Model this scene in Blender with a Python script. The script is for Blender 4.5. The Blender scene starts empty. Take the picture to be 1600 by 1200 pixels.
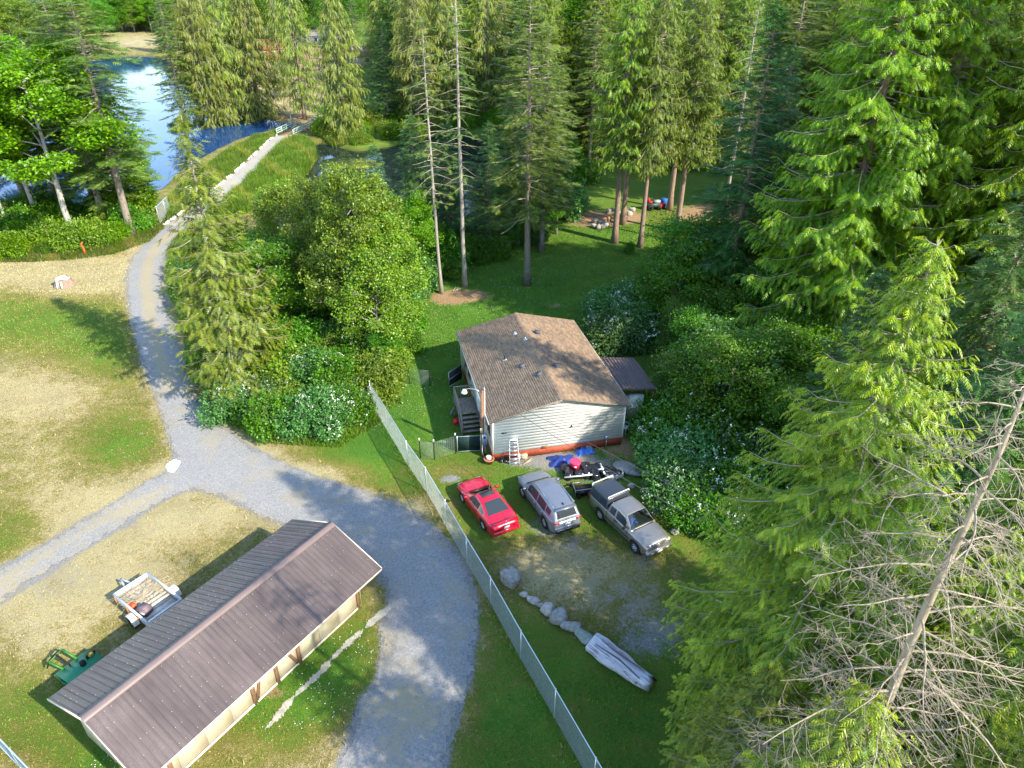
import bpy, math, random
import numpy as np
from mathutils import Vector, Matrix
random.seed(7); RNG = np.random.default_rng(7)
D = bpy.data; scn = bpy.context.scene; COL = scn.collection
R = math.radians

# ---------------------------------------------------------------- camera, sky, sun, exposure
CAM_F, CAM_P, CAM_H, CAM_R = 1120.85, 31.29, 26.93, 0.62
cd = D.cameras.new('camera'); cam = D.objects.new('camera', cd); COL.objects.link(cam)
cd.sensor_fit = 'HORIZONTAL'; cd.sensor_width = 36.0; cd.lens = 36.0 * CAM_F / 1600.0
cd.clip_start = 0.2; cd.clip_end = 6000
cam.matrix_world = Matrix.Translation((0, 0, CAM_H)) @ Matrix.Rotation(R(90 - CAM_P), 4, 'X') @ Matrix.Rotation(R(CAM_R), 4, 'Z')
scn.camera = cam
SUN_AZ, SUN_EL = -34.95, 35.35          # direction towards the sun: azimuth from +X, elevation
w = D.worlds.new('World'); scn.world = w; w.use_nodes = True
nt = w.node_tree; bg = nt.nodes['Background']
sky = nt.nodes.new('ShaderNodeTexSky'); sky.sky_type = 'NISHITA'; sky.sun_disc = False
sky.sun_elevation = R(SUN_EL); sky.sun_rotation = R(90 - SUN_AZ)
sky.air_density = 1.0; sky.dust_density = 0.15; sky.ozone_density = 1.6
nt.links.new(sky.outputs[0], bg.inputs[0]); bg.inputs[1].default_value = 0.15
sd = D.lights.new('sun', 'SUN'); sd.energy = 2.9; sd.angle = R(0.55); sd.color = (1.0, 0.90, 0.74)
sun = D.objects.new('sun', sd); COL.objects.link(sun)
sun.rotation_euler = Vector((math.cos(R(SUN_AZ)) * math.cos(R(SUN_EL)), math.sin(R(SUN_AZ)) * math.cos(R(SUN_EL)), math.sin(R(SUN_EL)))).to_track_quat('Z', 'Y').to_euler()
vs = scn.view_settings; vs.view_transform = 'Standard'; vs.look = 'None'; vs.gamma = 1; vs.use_curve_mapping = False
vs.exposure = 1.78
scn.cycles.max_bounces = 5; scn.cycles.diffuse_bounces = 3; scn.cycles.glossy_bounces = 2
scn.cycles.transmission_bounces = 3; scn.cycles.transparent_max_bounces = 8; scn.cycles.caustics_reflective = False; scn.cycles.caustics_refractive = False

# survey: ground (or height z) point seen at a pixel of the 1600 x 1200 photograph
def G(u, v, z=0.0):
    a, b = u - 800, v - 600; c, s = math.cos(R(CAM_R)), math.sin(R(CAM_R)); th = R(CAM_P)
    x = (a * c + b * s) / CAM_F; y = -(-a * s + b * c) / CAM_F
    t = (z - CAM_H) / (-math.sin(th) + y * math.cos(th))
    return (x * t, (math.cos(th) + y * math.sin(th)) * t)
def PX(X, Y, Z):
    X = np.asarray(X, float); Y = np.asarray(Y, float)
    Z = Z - CAM_H; th = R(CAM_P); d = Y * math.cos(th) - Z * math.sin(th)
    u = Y * math.sin(th) + Z * math.cos(th); x = CAM_F * X / d; y = -CAM_F * u / d
    c, s = math.cos(R(CAM_R)), math.sin(R(CAM_R)); return 800 + x * c - y * s, 600 + x * s + y * c, d
def HT(u, v, vt):
    x, y = G(u, v); lo, hi = 0.0, 60.0
    for _ in range(40):
        m = (lo + hi) / 2
        if PX(x, y, m)[1] > vt: lo = m
        else: hi = m
    return x, y, lo

# ---------------------------------------------------------------- mesh helpers
class MB:
    def __init__(s): s.V = []; s.F = []; s.n = 0; s.T = []; s.M = None
    def add(s, V, F, m=0, t=0.0):
        V = np.asarray(V, float).reshape(-1, 3)
        if s.M is not None: V = V @ s.M[:3, :3].T + s.M[:3, 3]
        F = np.asarray(F, int); s.V.append(V); s.F.append((F + s.n, m))
        s.T.append(np.broadcast_to(np.asarray(t, float), (len(V),))); s.n += len(V); return s
    def box(s, c, d, rz=0, rx=0, ry=0, m=0, t=0.0):
        x, y, z = [q / 2 for q in d]
        V = np.array([[-x, -y, -z], [x, -y, -z], [x, y, -z], [-x, y, -z], [-x, -y, z], [x, -y, z], [x, y, z], [-x, y, z]])
        V = V @ rot(rx, ry, rz).T + np.array(c)
        return s.add(V, [[0, 3, 2, 1], [4, 5, 6, 7], [0, 1, 5, 4], [1, 2, 6, 5], [2, 3, 7, 6], [3, 0, 4, 7]], m, t)
    def bar(s, a, b, wd, h, m=0, t=0.0):
        a = np.array(a, float); b = np.array(b, float); d = b - a; L = np.linalg.norm(d); d /= L
        up = np.array([0, 0, 1.0]) if abs(d[2]) < .95 else np.array([1.0, 0, 0])
        sd_ = np.cross(d, up); sd_ /= np.linalg.norm(sd_); up = np.cross(sd_, d)
        o = [(-1, -1), (1, -1), (1, 1), (-1, 1)]
        V = [a + sd_ * wd / 2 * i + up * h / 2 * j for i, j in o] + [b + sd_ * wd / 2 * i + up * h / 2 * j for i, j in o]
        return s.add(V, [[3, 2, 1, 0], [4, 5, 6, 7], [0, 1, 5, 4], [1, 2, 6, 5], [2, 3, 7, 6], [3, 0, 4, 7]], m, t)
    def tube(s, P, r, k=6, m=0, t=0.0, cap=True):
        P = np.asarray(P, float); n = len(P); r = np.broadcast_to(np.asarray(r, float), (n,))
        T = np.gradient(P, axis=0); T /= (np.linalg.norm(T, axis=1)[:, None] + 1e-9)
        ref = np.array([0, 0, 1.0]) if abs(T[0][2]) < .8 else np.array([1.0, 0, 0])
        A = np.cross(T, ref); A /= (np.linalg.norm(A, axis=1)[:, None] + 1e-9); B = np.cross(T, A)
        an = np.arange(k) * 2 * math.pi / k
        V = (P[:, None, :] + r[:, None, None] * (np.cos(an)[None, :, None] * A[:, None, :] + np.sin(an)[None, :, None] * B[:, None, :])).reshape(-1, 3)
        i = np.arange(n - 1)[:, None] * k; j = np.arange(k)[None, :]; j2 = (j + 1) % k
        F = np.stack([i + j, i + k + j, i + k + j2, i + j2], -1).reshape(-1, 4)
        s.add(V, F, m, t if np.ndim(t) == 0 else np.repeat(t, k))
        if cap and k > 2:
            s.F.append((np.array([np.arange(k)[::-1]]) * 0 + (s.n - n * k) + np.arange(k)[None, :], m))
            s.F.append((s.n - k + np.arange(k)[None, ::-1], m))
        return s
    def lathe(s, prof, k=16, c=(0, 0, 0), m=0, t=0.0, ax='z'):
        prof = np.asarray(prof, float); n = len(prof); an = np.arange(k) * 2 * math.pi / k
        V = np.stack([prof[:, None, 0] * np.cos(an), prof[:, None, 0] * np.sin(an), np.repeat(prof[:, 1:2], k, 1)], -1).reshape(-1, 3)
        if ax == 'y': V = V[:, [0, 2, 1]] * np.array([1, 1, 1])
        V = V + np.array(c); i = np.arange(n - 1)[:, None] * k; j = np.arange(k)[None, :]; j2 = (j + 1) % k
        F = np.stack([i + j, i + j2, i + k + j2, i + k + j], -1).reshape(-1, 4)
        if ax == 'y': F = F[:, ::-1]
        return s.add(V, F, m, t)
    def prism(s, poly, z0, z1, m=0, t=0.0):
        n = len(poly); V = [[x, y, z0] for x, y in poly] + [[x, y, z1] for x, y in poly]
        s.add(V, [list(range(n))[::-1]], m, t); s.F.append((np.array([list(range(n, 2 * n))]) + s.n - 2 * n, m))
        s.F.append((np.array([[i, (i + 1) % n, n + (i + 1) % n, n + i] for i in range(n)]) + s.n - 2 * n, m)); return s
    def grid(s, V, m=0, t=0.0, flip=False):
        V = np.asarray(V, float); a, b = V.shape[:2]
        i = np.arange(a - 1)[:, None] * b; j = np.arange(b - 1)[None, :]
        F = np.stack([i + j, i + j + 1, i + b + j + 1, i + b + j], -1).reshape(-1, 4)
        if flip: F = F[:, ::-1]
        return s.add(V.reshape(-1, 3), F, m, t)
    def mesh(s, name, mats, smooth=False):
        me = D.meshes.new(name); V = np.concatenate(s.V); me.vertices.add(len(V)); me.vertices.foreach_set('co', V.ravel())
        cnt = np.concatenate([np.full(len(F), F.shape[1]) for F, _ in s.F]); lp = np.concatenate([F.ravel() for F, _ in s.F])
        mi = np.concatenate([np.full(len(F), m) for F, m in s.F])
        me.loops.add(len(lp)); me.loops.foreach_set('vertex_index', lp.astype(np.int32))
        me.polygons.add(len(cnt)); st = np.concatenate([[0], np.cumsum(cnt)[:-1]])
        me.polygons.foreach_set('loop_start', st.astype(np.int32)); me.polygons.foreach_set('loop_total', cnt.astype(np.int32))
        me.polygons.foreach_set('material_index', mi.astype(np.int32))
        if smooth: me.polygons.foreach_set('use_smooth', np.ones(len(cnt), bool))
        at = me.attributes.new('tint', 'FLOAT', 'POINT'); at.data.foreach_set('value', np.concatenate(s.T).astype(np.float32))
        for q in (mats if isinstance(mats, (list, tuple)) else [mats]): me.materials.append(q)
        me.update(calc_edges=True); me.validate(); return me
    def build(s, name, mats, parent=None, smooth=False, **kw):
        return link(name, s.mesh(name, mats, smooth), parent, **kw)
def rot(rx=0, ry=0, rz=0):
    return np.array(Matrix.Rotation(rz, 3, 'Z') @ Matrix.Rotation(ry, 3, 'Y') @ Matrix.Rotation(rx, 3, 'X'))
def link(name, me, parent=None, loc=None, rz=None, label=None, cat=None, group=None, kind=None, scale=None):
    o = D.objects.new(name, me); COL.objects.link(o); o.parent = parent
    if loc is not None: o.location = loc
    if rz is not None: o.rotation_euler = (0, 0, rz)
    if scale is not None: o.scale = (scale, scale, scale) if np.ndim(scale) == 0 else scale
    if label: o['label'] = label
    if cat: o['category'] = cat
    if group: o['group'] = group
    if kind: o['kind'] = kind
    return o
def thing(name, label, cat, loc=(0, 0, 0), rz=0, group=None, scale=None):
    return link(name, None, None, loc, rz, label, cat, group, None, scale)
def copytree(o, loc, rz=0, label=None, scale=None, tilt=None):
    c = o.copy(); COL.objects.link(c); c.location = loc; c.rotation_euler = (tilt[0] if tilt else 0, tilt[1] if tilt else 0, rz)
    if label: c['label'] = label
    if scale is not None: c.scale = (scale, scale, scale) if np.ndim(scale) == 0 else scale
    for ch in o.children:
        d = ch.copy(); COL.objects.link(d); d.parent = c
        for g in ch.children:
            e = g.copy(); COL.objects.link(e); e.parent = d
    return c

# ---------------------------------------------------------------- materials
def newmat(name):
    m = D.materials.new(name); m.use_nodes = True; n = m.node_tree; p = n.nodes['Principled BSDF']; return m, n, p
def N(nt, t, **kw):
    n = nt.nodes.new('ShaderNode' + t)
    for k, v in kw.items(): setattr(n, k, v)
    return n
def noise(nt, scale, detail=4, rough=.55, vec=None, dist=0):
    n = N(nt, 'TexNoise'); n.inputs['Scale'].default_value = scale; n.inputs['Detail'].default_value = detail
    n.inputs['Roughness'].default_value = rough; n.inputs['Distortion'].default_value = dist
    if vec is not None: nt.links.new(vec, n.inputs['Vector'])
    return n
def mixc(nt, f, a, b, mode='MIX'):
    n = N(nt, 'Mix', data_type='RGBA', blend_type=mode)
    for s, v in ((0, f), (6, a), (7, b)):
        if hasattr(v, 'links') or hasattr(v, 'node'): nt.links.new(v, n.inputs[s])
        elif isinstance(v, (int, float)): n.inputs[s].default_value = v
        else: n.inputs[s].default_value = (*v, 1)
    return n.outputs[2]
def ramp(nt, f, stops, interp='LINEAR'):
    r = N(nt, 'ValToRGB'); r.color_ramp.interpolation = interp; e = r.color_ramp.elements
    while len(e) < len(stops): e.new(0.5)
    for i, (p, c) in enumerate(stops):
        e[i].position = p; e[i].color = (*c, 1) if np.ndim(c) else (c, c, c, 1)
    nt.links.new(f, r.inputs[0]); return r.outputs[0]
def math_(nt, op, a, b=0.0, cl=False):
    n = N(nt, 'Math', operation=op, use_clamp=cl)
    for i, v in ((0, a), (1, b)):
        if hasattr(v, 'node'): nt.links.new(v, n.inputs[i])
        else: n.inputs[i].default_value = v
    return n.outputs[0]
def attr(nt, name='tint'):
    a = N(nt, 'Attribute'); a.attribute_name = name; return a.outputs['Fac']
def bump(nt, p, h, s=.3, d=.02):
    b = N(nt, 'Bump'); b.inputs['Strength'].default_value = s; b.inputs['Distance'].default_value = d
    nt.links.new(h, b.inputs['Height']); nt.links.new(b.outputs[0], p.inputs['Normal'])
def objvec(nt): return N(nt, 'TexCoord').outputs['Object']
def geovec(nt): return N(nt, 'NewGeometry').outputs['Position']

def simple(name, c, rough=.6, var=.15, scale=6, metal=0, c2=None, bmp=0, tint=0, spec=.4, coat=0):
    m, nt, p = newmat(name); v = objvec(nt); n = noise(nt, scale, 5, .6, v)
    c = np.array(c); lo = np.clip(c * (1 - var), 0, 1) if c2 is None else np.array(c2); hi = np.clip(c * (1 + var), 0, 1) if c2 is None else c
    col = ramp(nt, n.outputs[0], [(.32, tuple(lo)), (.68, tuple(hi))])
    if tint:
        col = mixc(nt, 1.0, col, ramp(nt, attr(nt), [(0, 1 - tint), (1, 1 + tint * .6)]), 'MULTIPLY')
    nt.links.new(col, p.inputs['Base Color']); p.inputs['Roughness'].default_value = rough; p.inputs['Metallic'].default_value = metal
    p.inputs['Specular IOR Level'].default_value = spec; p.inputs['Coat Weight'].default_value = coat
    if bmp: bump(nt, p, noise(nt, scale * 6, 4, .6, v).outputs[0], bmp, .01)
    return m
def weathered(name, c, dark, lichen, rough=.45, tint=.12, sx=(9, .8, 1), amt=.8):
    m, nt, p = newmat(name); v = objvec(nt); mp = N(nt, 'Mapping'); mp.inputs['Scale'].default_value = sx; nt.links.new(v, mp.inputs['Vector'])
    st = noise(nt, 1.0, 5, .65, mp.outputs[0]).outputs[0]; big = noise(nt, .45, 5, .6, v).outputs[0]; sp = noise(nt, 22, 3, .6, v).outputs[0]
    f = math_(nt, 'ADD', math_(nt, 'MULTIPLY', st, .5), math_(nt, 'MULTIPLY', big, .5)); col = ramp(nt, f, [(.36, dark), (.62, c)])
    col = mixc(nt, math_(nt, 'MULTIPLY', ramp(nt, math_(nt, 'ADD', math_(nt, 'MULTIPLY', sp, .55), math_(nt, 'MULTIPLY', big, .45)), [(.56, 0.), (.66, 1.)]), amt), col, lichen)
    col = mixc(nt, 1.0, col, ramp(nt, attr(nt), [(0, 1 - tint), (1, 1 + tint * .6)]), 'MULTIPLY')
    nt.links.new(col, p.inputs['Base Color']); nt.links.new(ramp(nt, big, [(.35, rough * .85), (.65, min(1, rough * 1.3))]), p.inputs['Roughness']); p.inputs['Specular IOR Level'].default_value = .4; return m
def foliage(name, dark, light, tip, transl=.35, scale=.7):
    m = D.materials.new(name); m.use_nodes = True; nt = m.node_tree; nt.nodes.clear()
    out = N(nt, 'OutputMaterial'); v = objvec(nt); n = noise(nt, scale, 4, .65, v)
    n2 = noise(nt, 9, 2, .5, v)
    oi = N(nt, 'ObjectInfo').outputs['Random']
    f = math_(nt, 'ADD', math_(nt, 'MULTIPLY', n.outputs[0], .5), math_(nt, 'MULTIPLY', n2.outputs[0], .5))
    col = ramp(nt, f, [(.38, tuple(np.array(dark) * .75)), (.48, dark), (.60, light)])  # extra dark end paints the shaded gaps between bright leaves
    col = mixc(nt, math_(nt, 'MULTIPLY', attr(nt), .85), col, tip)
    hs = N(nt, 'HueSaturation'); nt.links.new(col, hs.inputs['Color'])
    nt.links.new(math_(nt, 'ADD', math_(nt, 'MULTIPLY', oi, .03), .485), hs.inputs['Hue'])
    nt.links.new(math_(nt, 'ADD', math_(nt, 'MULTIPLY', oi, .45), .8), hs.inputs['Value'])
    hs.inputs['Saturation'].default_value = 1.1
    c = hs.outputs[0]
    d = N(nt, 'BsdfDiffuse'); t = N(nt, 'BsdfTranslucent'); g = N(nt, 'BsdfGlossy'); g.inputs['Roughness'].default_value = .45
    nt.links.new(c, d.inputs[0]); nt.links.new(mixc(nt, 1.0, c, (1.25, 1.15, .55), 'MULTIPLY'), t.inputs[0]); g.inputs[0].default_value = (.9, .95, 1, 1)
    a = N(nt, 'MixShader'); a.inputs[0].default_value = transl; nt.links.new(d.outputs[0], a.inputs[1]); nt.links.new(t.outputs[0], a.inputs[2])
    b = N(nt, 'MixShader'); b.inputs[0].default_value = .035; nt.links.new(a.outputs[0], b.inputs[1]); nt.links.new(g.outputs[0], b.inputs[2])
    nt.links.new(b.outputs[0], out.inputs[0]); return m
def paint(name, c, rough=.22, metal=0.0, coat=.8):
    m, nt, p = newmat(name); n = noise(nt, 3, 3, .5, objvec(nt)); c = np.array(c)
    nt.links.new(ramp(nt, n.outputs[0], [(.3, tuple(c * .93)), (.7, tuple(c))]), p.inputs['Base Color'])
    p.inputs['Metallic'].default_value = metal; p.inputs['Roughness'].default_value = rough; p.inputs['Coat Weight'].default_value = coat
    p.inputs['Coat Roughness'].default_value = .06
    nt.links.new(ramp(nt, noise(nt, 18, 4, .6, objvec(nt)).outputs[0], [(.3, rough * .92), (.75, rough * 1.12)]), p.inputs['Roughness'])
    return m
def glassy(name, c=(.02, .025, .03), rough=.06):
    m, nt, p = newmat(name); p.inputs['Base Color'].default_value = (*c, 1); p.inputs['Roughness'].default_value = rough
    p.inputs['Specular IOR Level'].default_value = .55
    return m
def bark(name, a, b, scale=4):
    m, nt, p = newmat(name); v = objvec(nt); mp = N(nt, 'Mapping'); mp.inputs['Scale'].default_value = (scale * 2, scale * 2, scale * .35)
    nt.links.new(v, mp.inputs['Vector']); n = noise(nt, 1.5, 6, .65, mp.outputs[0])
    nt.links.new(ramp(nt, n.outputs[0], [(.3, a), (.7, b)]), p.inputs['Base Color']); p.inputs['Roughness'].default_value = .9
    bump(nt, p, n.outputs[0], .6, .04); return m

M = {}
M['bark_fir'] = bark('bark_fir', (.13, .10, .075), (.32, .27, .21))
M['bark_cedar'] = bark('bark_cedar', (.15, .10, .07), (.36, .26, .19))
M['bark_pale'] = bark('bark_pale', (.19, .17, .145), (.42, .38, .33), 3)
M['bark_white'] = bark('bark_white', (.22, .20, .175), (.52, .49, .44), 3)
M['dead_wood'] = bark('dead_wood', (.20, .16, .11), (.42, .35, .26), 3)
M['limb'] = simple('limb', (.34, .29, .22), .9, .3, 3)
M['fol_cedar'] = foliage('fol_cedar', (.060, .145, .014), (.155, .28, .020), (.33, .41, .035), .25)
M['fol_cedar_yellow'] = foliage('fol_cedar_yellow', (.085, .185, .010), (.20, .32, .014), (.42, .44, .03), .25)
M['fol_weep'] = foliage('fol_weep', (.075, .145, .022), (.18, .25, .035), (.34, .36, .06), .25)
M['fol_fir'] = foliage('fol_fir', (.055, .125, .026), (.135, .235, .045), (.29, .35, .08), .25)
M['fol_fir_dark'] = foliage('fol_fir_dark', (.030, .105, .034), (.075, .19, .05), (.16, .28, .07), .25)
M['fol_maple'] = foliage('fol_maple', (.075, .20, .010), (.18, .36, .016), (.30, .44, .025), .35)
M['fol_alder'] = foliage('fol_alder', (.085, .185, .022), (.20, .32, .035), (.38, .45, .08), .3)
M['fol_shrub'] = foliage('fol_shrub', (.045, .135, .016), (.105, .26, .026), (.22, .40, .04), .3)
M['fol_teal'] = foliage('fol_teal', (.045, .135, .032), (.105, .25, .060), (.22, .36, .11), .28)
M['fol_reed'] = foliage('fol_reed', (.05, .13, .012), (.12, .25, .02), (.36, .34, .09), .4)
M['blossom'] = simple('blossom', (.78, .80, .70), .8, .08)
# ---------------------------------------------------------------- ground, ponds, gravel road, path
def poly_px(pts, z=0.0): return np.array([G(u, v, z) for u, v in pts])
def smooth_poly(P, it=2):
    for _ in range(it):
        Q = np.roll(P, -1, 0); P = np.stack([P * .75 + Q * .25, P * .25 + Q * .75], 1).reshape(-1, 2)
    return P
def inside(P, X, Y):
    c = np.zeros(X.shape, bool); n = len(P); j = n - 1
    for i in range(n):
        xi, yi = P[i]; xj, yj = P[j]
        if yi != yj: c ^= ((yi > Y) != (yj > Y)) & (X < (xj - xi) * (Y - yi) / (yj - yi) + xi)
        j = i
    return c
def pdist(P, X, Y, closed=True):
    d = np.full(X.shape, 1e9); n = len(P)
    for i in range(n if closed else n - 1):
        a = P[i]; b = P[(i + 1) % n]; ab = b - a; L = ab @ ab + 1e-12
        t = np.clip(((X - a[0]) * ab[0] + (Y - a[1]) * ab[1]) / L, 0, 1); d = np.minimum(d, np.hypot(X - a[0] - t * ab[0], Y - a[1] - t * ab[1]))
    return d
ROAD = smooth_poly(poly_px([(262, 352), (240, 372), (218, 390), (205, 410), (200, 440), (203, 480), (212, 520), (222, 560), (238, 600), (255, 640), (270, 690), (276, 715),
    (262, 738), (235, 752), (200, 775), (160, 800), (110, 828), (50, 865), (-60, 925), (-60, 985), (0, 938), (50, 902), (110, 868), (170, 832), (230, 792), (285, 764), (320, 764),
    (370, 785), (420, 808), (520, 850), (585, 885), (604, 910), (612, 940), (604, 965), (598, 985), (602, 1010), (596, 1040), (588, 1072), (564, 1092), (560, 1120), (545, 1160), (530, 1200), (480, 1330),
    (660, 1330), (690, 1200), (705, 1140), (720, 1090), (735, 1040), (742, 990), (742, 950), (735, 910), (715, 870), (690, 838), (660, 812), (620, 792), (580, 774), (540, 762), (500, 750),
    (460, 735), (420, 715), (385, 698), (350, 672), (325, 645), (300, 610), (285, 580), (278, 545), (268, 510), (258, 480), (250, 450), (250, 420), (258, 395), (275, 370), (293, 352)]), 1)
PATH_C = poly_px([(276, 352), (300, 334), (330, 312), (358, 290), (388, 264), (412, 241), (436, 217), (447, 211)])
LPOND = poly_px([(-500, 345), (60, 335), (150, 322), (225, 312), (262, 296), (290, 268), (330, 243), (372, 222), (418, 208), (452, 205), (486, 208), (500, 222), (482, 226), (486, 240), (478, 262), (462, 280), (430, 300), (408, 325), (405, 360), (425, 392),
    (480, 404), (560, 398), (640, 372), (700, 352), (790, 330), (812, 290), (815, 240), (760, 215), (690, 205), (640, 222), (560, 235), (505, 222), (478, 196), (440, 188), (395, 178), (340, 165), (305, 150), (285, 120), (262, 92), (225, 86), (160, 88), (60, 112), (-500, 180)], -.4)
LAKE = np.array([(-900., 430.), (-120., 430.), (-100., 3000.), (-900., 3000.)])
DAM = poly_px([(250, 350), (300, 330), (358, 290), (412, 241), (440, 214), (447, 211)])
def ground_z(X, Y):
    X = np.asarray(X, float); Y = np.asarray(Y, float); z = np.zeros(X.shape)
    dw = pdist(LPOND, X, Y); ins = inside(LPOND, X, Y); dd = pdist(DAM, X, Y, False)
    q = np.clip(dw / 2.2, 0, 1) * np.clip((dd - 2.0) / 2.5, 0, 1); z = np.where(ins, -1.3 * q * q * (3 - 2 * q), z)
    l = inside(LAKE, X, Y); z = np.where(l, -2.0, z)
    z = z + .035 * np.sin(X * .9 + 1.3 * np.sin(Y * .5)) * np.sin(Y * .7 + X * .23) * (1 - l)
    return z
def axis_lines(segs, lo, hi, g=1.16):
    a = [np.arange(s, e, st) for s, e, st in segs]; L = list(np.concatenate(a)); st = segs[0][2]; x = L[0]; pre = []
    while x > lo: st *= g; x -= st; pre.append(x)
    st = segs[-1][2]; x = L[-1]
    while x < hi: st *= g; x += st; L.append(x)
    return np.array(pre[::-1] + L)
xs = axis_lines([(-90, -36, .9), (-36, 14, .28), (14, 70, .9)], -2600, 2600); ys = axis_lines([(10, 50, .28), (50, 110, .6), (110, 240, 1.3)], -60, 3200)
GX, GY = np.meshgrid(xs, ys); GZ = ground_z(GX, GY)
gu, gv, gd = PX(GX, GY, 0.0); vis = gd > 1
BL_DRY_LIFT = [(50, 418, 200, 26, .5), (110, 445, 90, 22, .45), (40, 500, 150, 42, -.36), (170, 560, 80, 60, -.36), (70, 615, 130, 40, .5), (190, 700, 70, 60, -.40), (40, 700, 90, 60, .15), (110, 790, 130, 50, .35),
    (20, 830, 60, 70, -.35), (240, 745, 60, 26, .45), (270, 800, 120, 40, .6), (150, 900, 140, 60, .45), (60, 980, 90, 60, .35), (60, 1110, 120, 60, -.3), (170, 1190, 90, 50, -.5), (210, 900, 60, 30, .2), (330, 780, 50, 16, -.3),
    (470, 1060, 170, 110, -.65), (560, 1190, 80, 60, .35), (400, 1180, 90, 40, .15), (520, 700, 90, 36, -.35), (430, 700, 70, 20, .3), (600, 690, 60, 60, -.45), (480, 735, 120, 14, .45), (640, 790, 60, 16, .5), (700, 880, 30, 60, .2), (690, 790, 30, 40, .1),
    (850, 1120, 190, 150, -.18), (680, 1180, 60, 90, -.2), (800, 880, 60, 34, .35), (860, 900, 90, 50, .6), (960, 950, 120, 70, .45), (900, 1120, 40, 30, .25), (720, 1100, 30, 60, .25), (820, 1060, 40, 20, .2), (880, 1180, 50, 20, .2), (650, 700, 30, 30, .15), (770, 1010, 30, 20, .25), (1000, 880, 70, 30, .25), (900, 860, 70, 20, .3), (770, 890, 30, 30, -.2), (700, 735, 60, 16, .3), (225, 400, 22, 60, .5), (268, 470, 12, 60, .45), (285, 395, 12, 40, .3),
    (960, 350, 120, 26, -.1), (1050, 345, 60, 24, .25), (870, 400, 70, 30, .12), (780, 470, 120, 60, -.2), (215, 65, 60, 14, .45), (440, 130, 60, 60, .8), (500, 150, 40, 60, .8), (840, 560, 300, 160, -.22), (930, 400, 160, 60, -.15), (640, 620, 60, 60, -.1), (960, 460, 80, 60, .1)]  # back lawn entries also brighten the grass to lift its shade
BL_GRAV = [(960, 925, 95, 52, .34), (1030, 985, 70, 45, .40), (900, 850, 40, 26, .4), (1000, 1010, 60, 34, .3), (930, 960, 70, 40, .0), (850, 718, 80, 14, .8), (930, 735, 90, 26, .45), (860, 790, 30, 30, .4), (560, 1010, 60, 130, .0), (70, 905, 110, 40, .45), (200, 820, 100, 26, .35), (480, 190, 60, 26, .4), (840, 830, 30, 20, .4), (1010, 860, 30, 40, .3), (705, 748, 18, 7, 1.0)]
BL_CHIP = [(722, 462, 48, 11, 1.1), (925, 342, 48, 13, 1.4), (985, 340, 30, 10, .8), (1110, 335, 60, 20, 1.1), (700, 470, 30, 10, .6), (870, 478, 12, 5, .8), (425, 1082, 22, 12, .8), (215, 905, 60, 20, .2), (310, 850, 60, 26, .45), (100, 915, 60, 26, .35), (490, 110, 60, 50, .8), (455, 185, 30, 10, .9), (1000, 700, 60, 30, .5), (950, 700, 80, 20, .35), (1050, 900, 40, 40, .4), (280, 400, 6, 6, 0)]
def blobs(L, base):
    a = base.copy()
    for u, v, ru, rv, k in L: a = a + k * np.exp(-((gu - u) / ru) ** 2 - ((gv - v) / rv) ** 2) * vis
    return a
dry0 = np.where(gu < 640 - (gv - 650) * -.5, .52, .16); k = 1 / (1 + np.exp(-(GX + 6.5 - (30 - GY) * .35) * .8)); dry0 = .64 * (1 - k) + .27 * k
dry = blobs(BL_DRY_LIFT, dry0); dR = pdist(ROAD, GX, GY); inR = inside(ROAD, GX, GY)
grav = blobs(BL_GRAV, np.zeros(GX.shape)) + np.clip(1 - dR / .55, 0, 1) * .75 + inR * 1.0
dry = dry + .3 * np.exp(-(dR / .9) ** 2) * ~inR
grav = np.maximum(grav, 1.1 * np.clip(1.35 - pdist(PATH_C, GX, GY, False) / 1.15, 0, 1)); chip = blobs(BL_CHIP, np.zeros(GX.shape))
mud = np.clip(-GZ / .6, 0, 1)
me = D.meshes.new('ground'); ny, nx = GX.shape; V = np.stack([GX, GY, GZ], -1).reshape(-1, 3)
i = np.arange(ny - 1)[:, None] * nx; j = np.arange(nx - 1)[None]; F = np.stack([i + j, i + j + 1, i + nx + j + 1, i + nx + j], -1).reshape(-1, 4)
me.vertices.add(len(V)); me.vertices.foreach_set('co', V.ravel()); me.loops.add(F.size); me.loops.foreach_set('vertex_index', F.ravel().astype(np.int32)); me.polygons.add(len(F))
me.polygons.foreach_set('loop_start', (np.arange(len(F)) * 4).astype(np.int32)); me.polygons.foreach_set('loop_total', np.full(len(F), 4, np.int32)); me.polygons.foreach_set('use_smooth', np.ones(len(F), bool))
for nm, a in (('dry', dry), ('gravel', grav), ('chips', chip), ('mud', mud)): me.attributes.new(nm, 'FLOAT', 'POINT').data.foreach_set('value', np.clip(a, -1, 2).ravel().astype(np.float32))
me.update(calc_edges=True)
def gravel_color(nt, v):
    a = noise(nt, 9, 5, .75, v).outputs[0]; b = noise(nt, 60, 3, .7, v).outputs[0]
    c = ramp(nt, math_(nt, 'ADD', math_(nt, 'MULTIPLY', a, .45), math_(nt, 'MULTIPLY', b, .55)), [(.32, (.115, .115, .11)), (.5, (.27, .265, .25)), (.68, (.48, .47, .44))])
    t = noise(nt, .55, 4, .6, v).outputs[0]; c = mixc(nt, ramp(nt, t, [(.50, 0.), (.72, .75)]), c, mixc(nt, b, (.22, .18, .10), (.46, .40, .27)))
    return c, b
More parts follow.
